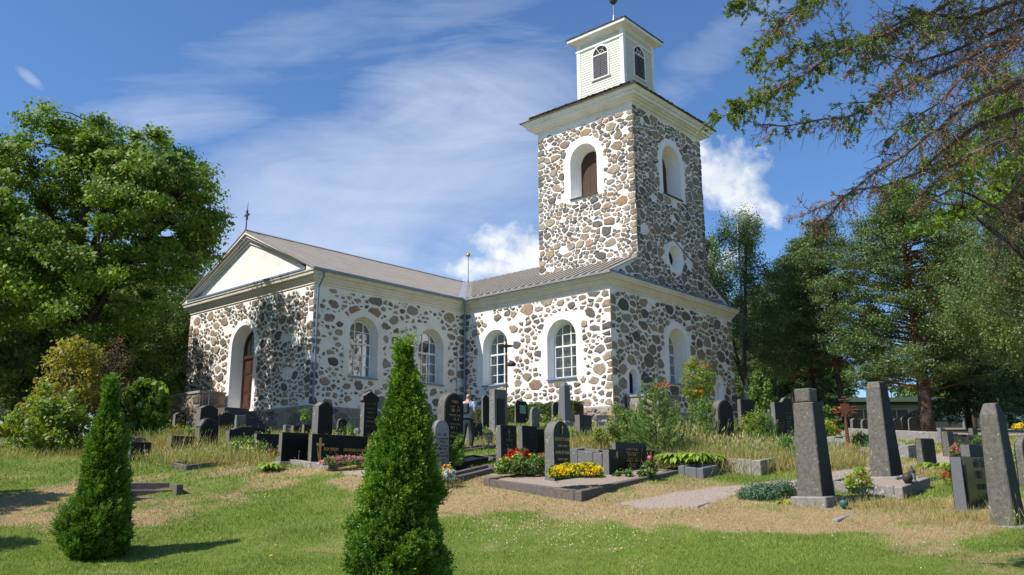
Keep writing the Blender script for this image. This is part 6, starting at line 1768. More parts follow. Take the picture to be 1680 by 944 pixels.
def birch(label, loc, H, R, seed, nq=42000, leaf=0.13, tr=0.17, lean=0.3, z0=0.22):
    rng = np.random.default_rng(seed); rg = random.Random(seed)
    lobes = [(0, 0, H * 0.38, R, R, H * 0.18, 1.6), (R * 0.3, 0, H * 0.55, R * 0.85, R * 0.85, H * 0.17, 1.5), (-R * 0.2, 0.2, H * 0.70, R * 0.65, R * 0.65, H * 0.15, 1.1), (lean, 0, H * 0.85, R * 0.38, R * 0.38, H * 0.12, 0.6)]
    return tree('birch_tree', label, 'tree', loc, lobes, H * z0, tr, 230, nq, leaf, 0.55, F['birch'], M['bark'] if seed == 35 else M['birchbark'], seed, aspect=0.75, flat=1.1, hang=1.0, group='birches round the churchyard', lean=(lean, 0), limb_r=0.4, bias=0.2, barktop=M['twig'], split=8, shell=0.4)


birch('tall airy birch just right of the church corner', on_ground(1225, 56), 15.8, 4.2, 31, 50000, 0.105)
birch('birch top showing behind the right edge of the tower', on_ground(1176, 70), 17.2, 2.4, 33, 22000, 0.15)
birch('large leafy birch at the right edge of the picture', on_ground(1745, 38), 18.5, 4.4, 35, 110000, 0.095, 0.13)
birch('birch rising behind the broad pine on the right', on_ground(1610, 64), 19.0, 3.2, 37, 36000, 0.13)
tree('maple_tree', 'young broadleaf tree with bright leaves under the dead spruce boughs at the right edge', 'tree', on_ground(1745, 21),
     [(-0.6, 0, 8.6, 2.2, 1.8, 1.5, 2), (-2.3, 0, 7.3, 1.4, 1.3, 0.9, 1), (0.8, 0, 9.0, 2.0, 1.8, 1.8, 1)], 6.0, 0.16, 30, 2600, 0.14, 0.42, F['maple2'], M['bark'], 41, aspect=0.85, flat=0.6, bias=0.6)

# ------------------------------------------------------------------ half-dead spruce whose boughs hang into the picture
def dead_spruce():
    rng = np.random.default_rng(71); rg = random.Random(71)
    base = (9.6, 12.6, gz(9.6, 12.6)); t = empty('spruce_tree', base); tag(t, 'half dead spruce at the right edge, brown boughs and bare twigs across the sky', 'tree', 'spruces round the churchyard')
    b0 = Vector(base)
    mb = MB(); mb.tube([(0, 0, -0.3), (0, 0, 6), (0.1, 0, 13)], [0.34, 0.24, 0.10], 12); mb.build('trunk', M['bark'], t, smooth=True)
    boughs = [  # px, py list, start distance, end distance, base radius, green share by position
        ([(1760, 60), (1680, 51), (1628, 71), (1582, 97), (1531, 119), (1491, 140), (1445, 163), (1394, 186), (1343, 200), (1292, 206), (1250, 212)], 12.4, 10.6, 0.055, 0.25),
        ([(1780, -120), (1640, -50), (1540, 10), (1455, 51), (1399, 78), (1343, 107), (1308, 132), (1267, 152), (1216, 170), (1178, 193)], 12.4, 10.2, 0.050, 0.75),
        ([(1780, 110), (1680, 135), (1618, 152), (1582, 173), (1547, 201), (1511, 229), (1470, 259), (1430, 290), (1394, 320), (1364, 351), (1335, 388)], 12.3, 10.8, 0.060, 0.03),
        ([(1790, 205), (1700, 215), (1633, 234), (1587, 254), (1560, 272), (1530, 300), (1505, 335)], 12.0, 11.2, 0.045, 0.1),
        ([(1700, -160), (1520, -100), (1400, -50), (1325, 0), (1287, 30), (1257, 71), (1240, 100)], 12.2, 10.0, 0.045, 0.4),
        ([(1790, -60), (1700, -10), (1600, 15), (1500, 30), (1430, 60), (1370, 70), (1310, 78), (1262, 98)], 12.6, 11.4, 0.045, 0.5),
        ([(1780, 0), (1690, 30), (1620, 55), (1560, 90), (1500, 100), (1440, 105), (1390, 120)], 12.9, 12.2, 0.05, 0.1),
        ([(1790, 160), (1700, 175), (1640, 190), (1590, 215), (1550, 250), (1500, 290), (1455, 305), (1400, 318), (1345, 345), (1305, 362)], 12.7, 12.0, 0.05, 0.02),
        ([(1760, 240), (1690, 280), (1655, 330), (1640, 385), (1628, 450)], 12.4, 12.0, 0.035, 0.0),
        ([(1770, 30), (1690, 60), (1640, 95), (1580, 125), (1540, 170), (1490, 200), (1455, 225)], 12.2, 11.6, 0.035, 0.05),
        ([(1780, -90), (1700, -40), (1640, 5), (1560, 45), (1500, 65), (1465, 120), (1440, 160)], 13.2, 12.6, 0.04, 0.15),
        ([(1740, -190), (1560, -130), (1440, -90), (1330, -50), (1250, -20), (1215, 5)], 12.6, 10.6, 0.04, 0.9)]
    # the tracing is only a starting line: every bough is a real limb at its own distance, grown with twigs on all sides
    for (pl, Y0, Y1, r0, green) in boughs:
        n = len(pl); pts = [Vector(at(px, py, Y0 + (Y1 - Y0) * i / (n - 1))) - b0 for i, (px, py) in enumerate(pl)]
        sp_ = Vector((0, 0, pts[0].z - 0.3)); pts = [sp_] + pts
        L = [0]
        for a, b in zip(pts[:-1], pts[1:]): L.append(L[-1] + (b - a).length)
        pts2 = [pts[0]] + [p + Vector((rg.gauss(0, .02), rg.gauss(0, .12), rg.gauss(0, .02))) for p in pts[1:]]
        mb = MB(); mb.tube(pts2, [r0 * (1 - 0.86 * l / L[-1]) for l in L], 7)
        tw = MB(); G = []; Gd = []; Br = []; Bd = []
        s = max(0.9, L[1] * 0.7)
        while s < L[-1]:
            s += rg.uniform(0.025, 0.075)
            if s >= L[-1]: break
            i = max(j for j in range(len(L)) if L[j] <= s); i = min(i, len(pts2) - 2); f = (s - L[i]) / (L[i + 1] - L[i]); p = pts2[i].lerp(pts2[i + 1], f); ax = (pts2[i + 1] - pts2[i]).normalized()
            rest = 1 - s / L[-1]; tl = (0.26 + 0.85 * rest) * rg.uniform(0.35, 1.1)
            sd = ax.cross(Vector((0, 0, 1))).normalized() * rg.choice((-1, 1))
            d = (ax * rg.uniform(0.3, 1.0) + sd * rg.uniform(0.1, 1.0) + Vector((0, 0, rg.uniform(-0.9, 0.8)))).normalized()
            q = [p]; dd = d
            for k in range(4):
                dd = (dd + Vector((rg.gauss(0, .18), rg.gauss(0, .18), rg.gauss(-0.12, .16)))).normalized(); q.append(q[-1] + dd * tl / 4)
            tw.tube(q, [0.008, 0.006, 0.005, 0.004, 0.002], 3, cap=False)
            gprob = green * (0.35 + 1.3 * (1 - rest)); isg = rg.random() < gprob * 0.85; isb = rg.random() < 0.62
            for k in range(1, 5):
                for w in range(rg.choice((1, 2, 3))):
                    sl_ = tl * rg.uniform(0.15, 0.45); e = (dd + Vector((rg.gauss(0, .8), rg.gauss(0, .8), rg.gauss(-.25, .6)))).normalized(); a = q[k]; b = a + e * sl_
                    c = b + (e + Vector((rg.gauss(0, .5), rg.gauss(0, .5), rg.gauss(-.2, .4)))).normalized() * sl_ * 0.6
                    tw.tube([a, b, c], [0.0042, 0.003, 0.0015], 3, cap=False)
                    if isg or (isb and rg.random() < 0.5):
                        m = 26 if isg else rg.choice((3, 6, 12)); uu = rng.random(m)[:, None]
                        C = np.array(a)[None] * (1 - uu) + np.array(b)[None] * uu if rg.random() < .5 else np.array(b)[None] * (1 - uu) + np.array(c)[None] * uu
                        D_ = np.array(e)[None] * 0.9 + rng.normal(size=(m, 3)) * 0.75
                        if isg: G.append(C); Gd.append(D_)
                        else: Br.append(C + rng.normal(size=(m, 3)) * 0.006); Bd.append(D_)
        bo = mb.build('bough', M['twig'], t, smooth=True); tw.build('twigs', M['twig'], bo)
        if G: C = np.concatenate(G); np_obj('green_needles', blades(C, np.concatenate(Gd), 0.045, 0.012, rng), F['freshspruce'], rng.random(len(C)), bo)
        if Br: C = np.concatenate(Br); np_obj('brown_needles', blades(C, np.concatenate(Bd), 0.042, 0.014, rng), F['deadneedle'], rng.random(len(C)), bo)
dead_spruce()

# ------------------------------------------------------------------ thujas
def thuja(label, loc, prof, H, seed, n):
    """prof: (height share, radius) outline; sprays of flat scaly leaves in clumps"""
    rng = np.random.default_rng(seed)
    t = empty('thuja', loc); tag(t, label, 'thuja', 'clipped thujas on the lawn')
    hz = np.array([p[0] for p in prof]); rr = np.array([p[1] for p in prof])
    mb = MB(); mb.tube([(0, 0, -0.2), (0, 0, H * 0.5), (0, 0, H * 0.95)], [0.07, 0.04, 0.01], 7); mb.tube([(0.06, 0, -0.1), (0.1, 0.02, 0.5)], [0.05, 0.02], 6); mb.build('trunk', M['bark'], t)
    nc = n // 26
    w = np.interp(np.linspace(0, 1, 400), hz, rr) + 0.05; cdf = np.cumsum(w); cdf /= cdf[-1]
    hc = np.interp(rng.random(nc), cdf, np.linspace(0, 1, 400)); ac = rng.random(nc) * 2 * PI
    rc = (np.interp(hc, hz, rr) * 0.72 - 0.09).clip(0.005) * (1 + 0.10 * np.sin(ac * 3 + hc * 17) + 0.10 * np.sin(ac * 5 - hc * 29)) * (0.74 + 0.32 * rng.random(nc)) * (1 - 0.38 * (rng.random(nc) < 0.35)) * (1 + 0.22 * (fbm(ac * 1.1, hc * 6, 1.0, seed) - 0.5) * 2)
    C = np.stack([rc * np.cos(ac) + 0.05 * np.sin(hc * 7 + seed), rc * np.sin(ac), hc * H], -1)
    o = np.stack([np.cos(ac), np.sin(ac), np.full(nc, 1.05)], -1); o = unit(o + rng.normal(size=(nc, 3)) * 0.34)
    # each clump is a fan of sprays, each spray a row of leaflets
    side = unit(np.cross(o, rng.normal(size=(nc, 3)))); per = 26
    k = np.arange(per); row = k // 2; sgn = np.where(k % 2 == 0, 1, -1); top = row.max()
    sz = (0.085 + 0.05 * rng.random(nc))[:, None, None]
    base = C[:, None] + o[:, None] * (row / top)[None, :, None] * sz * 1.5 + rng.normal(size=(nc, per, 3)) * 0.010
    dirs = o[:, None] * 0.85 + side[:, None] * (sgn * 0.75)[None, :, None] + rng.normal(size=(nc, per, 3)) * 0.22
    ln = (sz[:, :, 0] * (0.75 - 0.45 * row / top)[None, :]) * (0.8 + 0.4 * rng.random((nc, per)))
    B = base.reshape(-1, 3); Dv = dirs.reshape(-1, 3); Lq = ln.reshape(-1)
    V = blades(B, Dv, Lq, Lq * 0.30 + 0.004, rng)
    rnd = np.clip(np.repeat(rng.random(nc), per) * 0.55 + rng.random(len(B)) * 0.3 + 0.15 * (row / top)[None, :].repeat(nc, 0).reshape(-1), 0, 1)
    ns = 26; up = rng.random(ns); sb = np.stack([rng.normal(size=ns) * 0.03, rng.normal(size=ns) * 0.03, H * 0.92 + up * 0.42], -1); sdir = unit(rng.normal(size=(ns, 3)) * np.array([1, 1, 0.3]) + np.array([0, 0, 0.9]))
    qn = 14; tt = np.linspace(0, 1, qn); sp0 = (sb[:, None] + sdir[:, None] * (tt * 0.16)[None, :, None]).reshape(-1, 3); sd_ = (np.repeat(sdir, qn, 0) + rng.normal(size=(ns * qn, 3)) * 0.45)
    V = np.concatenate([V, blades(sp0, sd_, 0.055, 0.014, rng)]); rnd = np.concatenate([rnd, 0.6 + 0.4 * rng.random(ns * qn)])
    # inner sprays, kept to the darker leaf tones
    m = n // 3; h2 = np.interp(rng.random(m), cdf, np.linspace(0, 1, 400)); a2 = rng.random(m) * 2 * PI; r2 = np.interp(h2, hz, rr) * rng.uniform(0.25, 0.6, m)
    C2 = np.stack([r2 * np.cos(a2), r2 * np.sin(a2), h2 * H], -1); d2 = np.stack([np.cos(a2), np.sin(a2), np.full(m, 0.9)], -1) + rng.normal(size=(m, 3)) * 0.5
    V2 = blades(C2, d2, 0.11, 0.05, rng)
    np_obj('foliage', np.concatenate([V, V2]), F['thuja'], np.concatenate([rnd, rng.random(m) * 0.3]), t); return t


q = at(655, 985, 11.5)
thuja('large clipped thuja in the middle foreground with a loose sprig on top', (q[0], q[1], gz(q[0], q[1])),
      [(0, 0.625), (0.04, 0.750), (0.13, 0.825), (0.23, 0.800), (0.28, 0.700), (0.33, 0.650), (0.41, 0.700), (0.46, 0.613), (0.51, 0.588), (0.6, 0.525), (0.64, 0.450), (0.69, 0.425), (0.784, 0.263), (0.85, 0.225), (0.9, 0.112), (0.95, 0.050), (1.0, 0.030)], 3.28, 91, 190000)
q = at(155, 928, 16)
thuja('smaller thuja on the left of the lawn with a feathery tip', (q[0], q[1], gz(q[0], q[1])),
      [(0, 0.550), (0.03, 0.750), (0.135, 0.850), (0.26, 0.750), (0.33, 0.575), (0.39, 0.550), (0.52, 0.512), (0.58, 0.450), (0.65, 0.462), (0.72, 0.338), (0.78, 0.263), (0.85, 0.138), (0.91, 0.112), (1.0, 0.030)], 3.15, 92, 120000)

# ------------------------------------------------------------------ shrubs, saplings, beds
def plant(name, label, cat, loc, lobes, n, leaf, fol, seed, stems=0, stem_m=None, aspect=0.6, bias=0.5, hang=0.0, blossoms=(), group=None, ncl=None, crad=0.12, sr=0.012, part='leaves'):
    rng = np.random.default_rng(seed); rg = random.Random(seed)
    t = empty(name, loc); tag(t, label, cat, group)
    ncl = ncl or max(10, n // 50); C, Dn = lobe_points(rng, lobes, ncl, 0.5); per = max(1, n // ncl)
    pts = np.repeat(C, per, 0) + rng.normal(size=(ncl * per, 3)) * crad * 0.6
    pts[:, 2] = np.maximum(pts[:, 2], 0.01)
    np_obj(part, leafquads(pts, leaf, rng, aspect, np.repeat(Dn, per, 0), bias, hang), fol, np.clip(np.repeat(rng.random(ncl), per) * 0.4 + rng.random(len(pts)) * 0.6, 0, 1), t)
    if stems:
        mb = MB()
        for i in range(stems):
            a = rg.uniform(0, 2 * PI); r = rg.uniform(0.02, 0.12) * lobes[0][3]; b = Vector((math.cos(a) * r, math.sin(a) * r, -0.1)); e = Vector(C[rg.randrange(len(C))])
            m = b.lerp(e, 0.5) + Vector((rg.gauss(0, .05), rg.gauss(0, .05), 0.1)) * lobes[0][5]; mb.tube([b, b.lerp(m, .5), m, e], [sr, sr * 0.8, sr * 0.6, sr * 0.25], 5)
            for _ in range(5):
                c = Vector(C[rg.randrange(len(C))]); 
                if (c - m).length < lobes[0][3] * 1.2: mb.tube([m, c], [sr * 0.4, sr * 0.15], 3, cap=False)
        mb.build('stems', stem_m or M['bark'], t)
    for (m, cnt, sz, shell, nm) in blossoms:
        P, Dd = lobe_points(rng, lobes, cnt, shell); k = P[:, 2] > lobes[0][2] * 0.5; P = P[k]; Dd = Dd[k]; pp = 5
        B = np.repeat(P, pp, 0); D_ = rng.normal(size=(len(B), 3)) * 0.9 + np.repeat(Dd, pp, 0) * 0.5 + np.array([0, 0, 0.35])
        np_obj(nm, blades(B, D_, sz, sz * 0.95, rng), m, rng.random(len(B)), t)
    return t


def pt(px, py, Y, dz=0.0):
    p = at(px, py, Y); return (p[0], p[1], p[2] + dz)


# left side
plant('rowan_shrub', 'tall multi-stemmed shrub with yellowing and orange leaves at the left', 'shrub', pt(108, 742, 28), [(0, 0, 2.3, 1.05, 0.9, 1.2, 2), (-0.6, 0, 1.6, 1.0, 0.8, 0.8, 1.1), (0.1, 0, 3.2, 0.7, 0.7, 0.6, 0.9)], 4600, 0.12, F['autumn'], 101, 10, M['bark'], 0.6, crad=0.22, sr=0.035, ncl=120)
plant('rowan_shrub', 'green leafy shrub growing at the foot of the turning one', 'shrub', pt(70, 744, 27), [(-0.1, 0, 0.8, 1.0, 0.8, 0.9, 2), (0.9, -0.2, 0.7, 0.8, 0.6, 0.7, 1.2), (0.3, 0, 1.6, 0.7, 0.6, 0.6, 0.8)], 3600, 0.13, F['shrub'], 102, 5, M['bark'], 0.65, crad=0.2, sr=0.02)
plant('bare_shrub', 'withered brown shrub with bare stems left of the bright sapling', 'shrub', pt(166, 735, 29), [(0, 0, 2.0, 0.8, 0.8, 1.3, 2), (0.2, 0, 3.2, 0.6, 0.6, 0.6, 1)], 2600, 0.07, F['autumn_brown'], 103, 16, M['bark'], 0.4, crad=0.25, sr=0.03)
plant('maple_sapling', 'bright green maple sapling behind the left thuja tip', 'sapling', pt(228, 728, 30), [(0, 0, 1.1, 0.95, 0.8, 0.85, 2), (0.1, 0, 1.7, 0.5, 0.5, 0.4, 1)], 3600, 0.17, F['maple2'], 104, 5, M['bark'], 0.85, crad=0.18, sr=0.02)


def fern(label, loc, n, L, fol, seed, name='fern', cat='fern', wd=0.05, up=1.0, group=None):
    rng = np.random.default_rng(seed); a = rng.random(n) * 2 * PI; C = np.stack([np.cos(a) * 0.08 * rng.random(n), np.sin(a) * 0.08 * rng.random(n), np.zeros(n)], -1)
    d0 = unit(np.stack([np.cos(a), np.sin(a), up * (0.7 + rng.random(n))], -1)); V = []; R = []
    Ls = L * (0.6 + 0.5 * rng.random(n)); p = C.copy(); d = d0.copy(); side = unit(np.cross(d0, np.array([[0, 0, 1.0]]))); r = rng.random(n); K = 5
    for k in range(K):
        st_ = (Ls / K)[:, None]; q = p + d * st_; w0 = wd * math.sin(PI * (k + 0.6) / (K + 1)) ; w1 = wd * math.sin(PI * (k + 1.6) / (K + 1)) if k < K - 1 else 0.002
        V.append(np.stack([p - side * w0, p + side * w0, q + side * w1, q - side * w1], 1)); R.append(r); p = q; d = unit(d - np.array([0, 0, 0.22 + 0.1 * k]))
    t = empty(name, loc); tag(t, label, cat, group); np_obj('leaves', np.concatenate(V), fol, np.concatenate(R), t); return t


for i, (px, py, Y, n, L, fk, lb) in enumerate([(12, 716, 29, 70, 1.2, 'fern', 'yellow fern tuft at the left edge on the plot wall'), (40, 716, 30, 50, 0.9, 'fern', 'smaller yellow fern right of the first by the shrub'), (272, 714, 33, 60, 1.1, 'fern', 'yellow-green fern beside the gold-lettered black headstone'),
      (310, 712, 32, 40, 0.5, 'hosta', 'low bright tuft right of the gold-lettered black headstone'), (245, 722, 29, 40, 0.7, 'herb', 'dark green tuft right of the bright sapling')]):
    fern(lb, pt(px, py, Y), n, L, F[fk], 120 + i, group='ferns by the left graves')
# hostas
for i, (px, py, Y, n, L, wd, lb) in enumerate([(1112, 771, 22.3, 170, 0.66, 0.07, 'bright yellow-green hosta, left clump on the high kerb'), (1140, 771, 22.2, 170, 0.66, 0.07, 'bright yellow-green hosta, middle clump on the high kerb'), (1166, 770, 22.4, 100, 0.5, 0.065, 'bright yellow-green hosta, right clump on the high kerb'),
      (446, 768, 23.6, 60, 0.5, 0.06, 'light green hosta left of the blank black slab'), (1288, 832, 17.8, 50, 0.42, 0.05, 'yellow-green tuft in front of the blue juniper'), (1527, 768, 24, 60, 0.5, 0.09, 'broad-leaved hosta before the square mottled headstone'), (1556, 768, 23.6, 60, 0.45, 0.09, 'broad-leaved hosta left of the granite headstone'),
      (1405, 712, 38, 50, 0.5, 0.06, 'pale hosta beyond the iron cross'), (900, 704, 33, 40, 0.5, 0.06, 'yellow-green hosta below the hedge')]):
    fern(lb, pt(px, py, Y, 0.22 if i < 3 else 0), n, L, F['hosta'], 140 + i, 'hosta', 'hosta', wd, 0.6, 'hostas on the graves')


def young_pine(label, loc, H, seed, n=9, fol='youngpine'):
    rng = np.random.default_rng(seed); rg = random.Random(seed); t = empty('pine_sapling', loc); tag(t, label, 'sapling', 'young pines among the graves')
    mb = MB(); mb.tube([(0, 0, -0.1), (0, 0, H)], [0.03, 0.008], 6); B = []; Dv = []
    shoots = [(Vector((0, 0, H * 0.6)), Vector((0, 0, H)))]
    for w in range(n):
        z = H * (0.06 + 0.86 * w / n)
        for k in range(8):
            a = k * PI / 4 + w + rg.uniform(-.3, .3); L = (H * 0.44) * (1 - 0.72 * w / n) * rg.uniform(0.6, 1.1); d = Vector((math.cos(a), math.sin(a), 0.55)).normalized()
            p0 = Vector((0, 0, z)); p1 = p0 + d * L; p2 = p1 + Vector((math.cos(a) * 0.3, math.sin(a) * 0.3, 1)).normalized() * L * 0.45; shoots += [(p0.lerp(p1, .25), p1), (p1, p2)]
            for e in (-1, 1):
                m = p0.lerp(p1, rg.uniform(.4, .8)); q = m + (d + Vector((-d.y, d.x, 0.5)) * e * 0.7).normalized() * L * 0.35; shoots.append((m, q))
    for a, b in shoots:
        mb.tube([a, b], [0.010, 0.005], 4, cap=False); L = (b - a).length; m = max(20, int(L * 260)); u = rng.random(m)[:, None]; B.append(np.array(a) * (1 - u) + np.array(b) * u); Dv.append(np.array((b - a).normalized())[None] * 1.1 + rng.normal(size=(m, 3)) * 0.62)
    mb.build('stems', M['bark'], t); C = np.concatenate(B); np_obj('needles', blades(C, np.concatenate(Dv), 0.085, 0.011, rng), F[fol], rng.random(len(C)), t); return t


young_pine('bushy young pine before the rubble block at the church corner', pt(1078, 752, 23.5), 2.1, 161)
young_pine('smaller young pine at the left side of the bushy one', pt(1035, 745, 24.5), 1.3, 162, 7)
young_pine('slim young pine left of the lichen-spotted round-topped headstone', pt(1162, 742, 25), 1.6, 163, 7)
young_pine('small young pine before the blue-grey sided headstone', pt(1258, 742, 25.5), 1.2, 164, 6)
young_pine('small dark young pine below the blue-grey sided headstone', pt(1292, 762, 23), 0.75, 165, 5)
plant('rose_bush', 'leafy green bush left of the bushy young pine', 'shrub', pt(1015, 742, 24.5), [(0, 0, 0.7, 0.35, 0.35, 0.75, 1)], 1400, 0.07, F['shrub'], 166, 6, M['stem'], crad=0.1)
plant('rowan_sapling', 'rowan sapling with orange-red berries before the shaded end wall', 'sapling', pt(1148, 700, 34), [(0, 0, 1.8, 0.62, 0.62, 0.9, 2), (0, 0, 0.9, 0.35, 0.35, 0.6, 0.6)], 4200, 0.10, F['shrub'], 167, 3, M['bark'], 0.4, 0.4, 0.6, [(F['orange'], 90, 0.055, 0.9, 'berries')], crad=0.16, sr=0.02)
plant('rowan_sapling', 'thin young broadleaf sapling between the speckled and blue-grey headstones', 'sapling', pt(1252, 712, 36), [(0, 0, 1.4, 0.4, 0.4, 1.2, 2)], 2400, 0.12, F['herb'], 168, 2, M['bark'], 0.6, 0.4, 0.3, crad=0.16, sr=0.02)
plant('juniper', 'low blue-green juniper left of the broken-topped obelisk', 'juniper', pt(1262, 822, 18.2), [(0, 0, 0.14, 0.55, 0.4, 0.20, 2), (0.35, 0.1, 0.16, 0.4, 0.3, 0.22, 1), (-0.3, 0, 0.1, 0.35, 0.3, 0.16, 1)], 9000, 0.055, F['juniper'], 169, 0, None, 0.3, 0.6, crad=0.08)
plant('dwarf_conifer', 'small green dwarf conifer at the foot of the massive round-topped headstone', 'shrub', pt(753, 764, 22.0), [(0, 0, 0.4, 0.16, 0.16, 0.42, 1), (-0.12, 0, 0.25, 0.1, 0.1, 0.28, 0.5)], 3000, 0.05, F['thuja'], 170, 0, None, 0.3, 0.8, -0.5, crad=0.06)
plant('seedling', 'bright seedling above the three stub stones', 'sapling', pt(499, 716, 31.4), [(0, 0, 0.75, 0.14, 0.14, 0.28, 1)], 260, 0.075, F['maple2'], 171, 3, M['stem'], crad=0.07)
# flower beds
def bed(label, p, lobes, n, leaf, fol, bl, seed, name='flower_bed', cat='flower bed', crad=0.1):
    return plant(name, label, cat, p, lobes, n, leaf, fol, seed, 0, None, 0.55, 0.5, 0, bl, 'flowers planted on the graves', crad=crad)


bed('mound of bright yellow marigolds in front of the round-topped black headstone', pt(945, 799, 19.4, 0.2), [(0, 0, 0.1, 0.62, 0.26, 0.21, 2), (0.3, 0.06, 0.1, 0.35, 0.24, 0.22, 1), (-0.32, -0.02, 0.08, 0.3, 0.22, 0.18, 1)], 4200, 0.05, F['herb'], [(F['yellow'], 950, 0.036, 0.98, 'blossoms')], 181, crad=0.06)
bed('red begonias mixed with yellow pansies in front of the two hewn headstones', pt(858, 779, 21.0, 0.02), [(0, 0, 0.2, 0.68, 0.25, 0.26, 2), (-0.35, 0, 0.12, 0.35, 0.22, 0.2, 1), (0.35, 0, 0.16, 0.4, 0.22, 0.25, 1)], 5200, 0.055, F['herb'],
    [(F['yellow'], 90, 0.040, 0.9, 'yellow_blossoms'), (F['cream'], 40, 0.04, 0.95, 'cream_blossoms'), (F['pink'], 30, 0.04, 0.95, 'pink_blossoms')], 182, crad=0.08)
bed('tall clump of deep red begonias rising from the pansy bed', pt(851, 775, 21.3, 0.2), [(0, 0, 0.22, 0.28, 0.15, 0.14, 2), (0.62, 0, 0.12, 0.16, 0.12, 0.12, 1), (-0.25, 0, 0.1, 0.12, 0.1, 0.1, 0.6)], 700, 0.055, F['herb'], [(F['red'], 110, 0.06, 0.95, 'blossoms')], 183, crad=0.06)
bed('long drift of pink phlox along the family stone', pt(566, 772, 23.2, 0.14), [(0.0, 0.0, 0.08, 0.7, 0.16, 0.16, 2), (0.55, 0.3, 0.08, 0.5, 0.16, 0.16, 1), (-0.3, -0.1, 0.06, 0.3, 0.14, 0.13, 1)], 3600, 0.045, F['herb'], [(F['pink'], 620, 0.038, 0.95, 'blossoms')], 184, crad=0.06)
bed('orange and yellow marigolds at the right foot of the big thuja', pt(727, 786, 20.8, 0.06), [(0, 0, 0.12, 0.26, 0.12, 0.18, 1)], 500, 0.05, F['herb'], [(F['orange'], 26, 0.045, 0.98, 'blossoms'), (F['yellow'], 18, 0.04, 0.98, 'yellow_blossoms')], 185, crad=0.05)
bed('silver-leaved ragwort beside the orange marigolds', pt(738, 790, 20.5, 0.05), [(0, 0, 0.08, 0.22, 0.12, 0.13, 1)], 800, 0.06, F['silver'], [], 186, crad=0.05)
bed('single red rose bush before the wide black headstone', pt(1066, 788, 20.8, 0.0), [(0, 0, 0.22, 0.18, 0.15, 0.26, 1)], 500, 0.06, F['herb'], [(F['cream'], 5, 0.04, 0.9, 'pale_buds')], 187, crad=0.06)
mb = MB(); mb.lathe([(0.01, -0.05), (0.045, -0.02), (0.055, 0.03), (0.02, 0.06)], n=10); o = mb.build('rose', F['rose'], None, smooth=True); q = at(1066, 752, 20.7); o.location = q; tag(o, 'single crimson rose bloom in front of the wide black headstone', 'rose')
mb = MB(); mb.tube([(0, 0, -0.45), (0.02, 0, -0.2), (0, 0, 0)], 0.006, 4); mb.build('stalk', M['stem'], o)
bed('low leafy edging plants in front of the wide black headstone', pt(1040, 786, 20.9, 0.0), [(0, 0, 0.07, 0.5, 0.14, 0.12, 1)], 1100, 0.07, F['herb'], [], 188, crad=0.06)
bed('orange tiger lilies on tall stems left of the iron cross', pt(1367, 716, 33, 0.0), [(0, 0, 0.75, 0.35, 0.25, 0.5, 1), (0, 0, 0.3, 0.4, 0.3, 0.3, 1)], 1500, 0.12, F['herb'], [], 189)
bed('cluster of open orange lily heads on top of the lily stems', pt(1367, 676, 33, 0.0), [(-0.22, 0, 0.0, 0.16, 0.12, 0.1, 1), (0.2, 0, 0.02, 0.2, 0.12, 0.1, 1)], 40, 0.08, F['herb'], [(F['orange'], 60, 0.10, 0.9, 'blossoms')], 190, 'lily', 'lily')
bed('dark red roses below the tiger lilies', pt(1360, 718, 32, 0.0), [(0, 0, 0.35, 0.45, 0.2, 0.3, 1)], 900, 0.08, F['hosta'], [(F['red'], 26, 0.075, 0.95, 'blossoms')], 191)
bed('low red-flowering bush right of the iron cross', pt(1414, 738, 27.5, 0.1), [(0, 0, 0.16, 0.36, 0.25, 0.2, 1)], 1500, 0.07, F['herb'], [(F['rose'], 22, 0.05, 0.95, 'blossoms')], 192)
bed('small rose bush with pink and red blooms left of the tallest obelisk', pt(1410, 806, 18.6, 0.08), [(0, 0, 0.16, 0.26, 0.2, 0.2, 1)], 900, 0.065, F['hosta'], [(F['rose'], 14, 0.045, 0.98, 'blossoms'), (F['red'], 6, 0.05, 0.98, 'red_blossoms')], 193)
bed('pink pelargonium at the left edge of the granite headstone', pt(1571, 752, 21.0, 0.0), [(0, 0, 0.16, 0.12, 0.1, 0.16, 1)], 260, 0.06, F['herb'], [(F['rose'], 34, 0.05, 0.95, 'blossoms')], 194)
bed('bright red flowers left of the granite headstone base', pt(1558, 790, 19.6, 0.0), [(0, 0, 0.14, 0.16, 0.12, 0.14, 1)], 260, 0.06, F['herb'], [(F['red'], 34, 0.05, 0.95, 'blossoms')], 195)
bed('pink flowers between the granite headstone and the right obelisk', pt(1622, 762, 22, 0.0), [(0, 0, 0.2, 0.12, 0.1, 0.2, 1)], 260, 0.06, F['herb'], [(F['rose'], 18, 0.05, 0.95, 'blossoms')], 196)
bed('yellow and red flowers on the stone at the right edge', pt(1677, 706, 30, 0.0), [(0, 0, 0.1, 0.3, 0.2, 0.13, 1)], 300, 0.06, F['herb'], [(F['yellow'], 60, 0.06, 0.95, 'blossoms'), (F['red'], 30, 0.06, 0.95, 'red_blossoms')], 197)
bed('red flower above the hosta left of the blank black slab', pt(450, 748, 23.9, 0.0), [(0, 0, 0.06, 0.1, 0.08, 0.07, 1)], 60, 0.06, F['herb'], [(F['red'], 16, 0.045, 0.95, 'blossoms')], 198)
bed('white-flowered weeds in front of the wide low headstone', pt(400, 752, 26.0, 0.0), [(0, 0, 0.25, 0.7, 0.4, 0.3, 1)], 2400, 0.055, F['herb'], [(F['cream'], 90, 0.04, 0.95, 'blossoms')], 199)
bed('yellow-flowered bush between the lichened and speckled headstones', pt(1222, 742, 25.5, 0.0), [(0, 0, 0.5, 0.45, 0.35, 0.5, 1), (0.4, 0.3, 0.8, 0.4, 0.3, 0.45, 1)], 3200, 0.07, F['shrub'], [(F['yellow'], 40, 0.035, 0.95, 'blossoms')], 200)
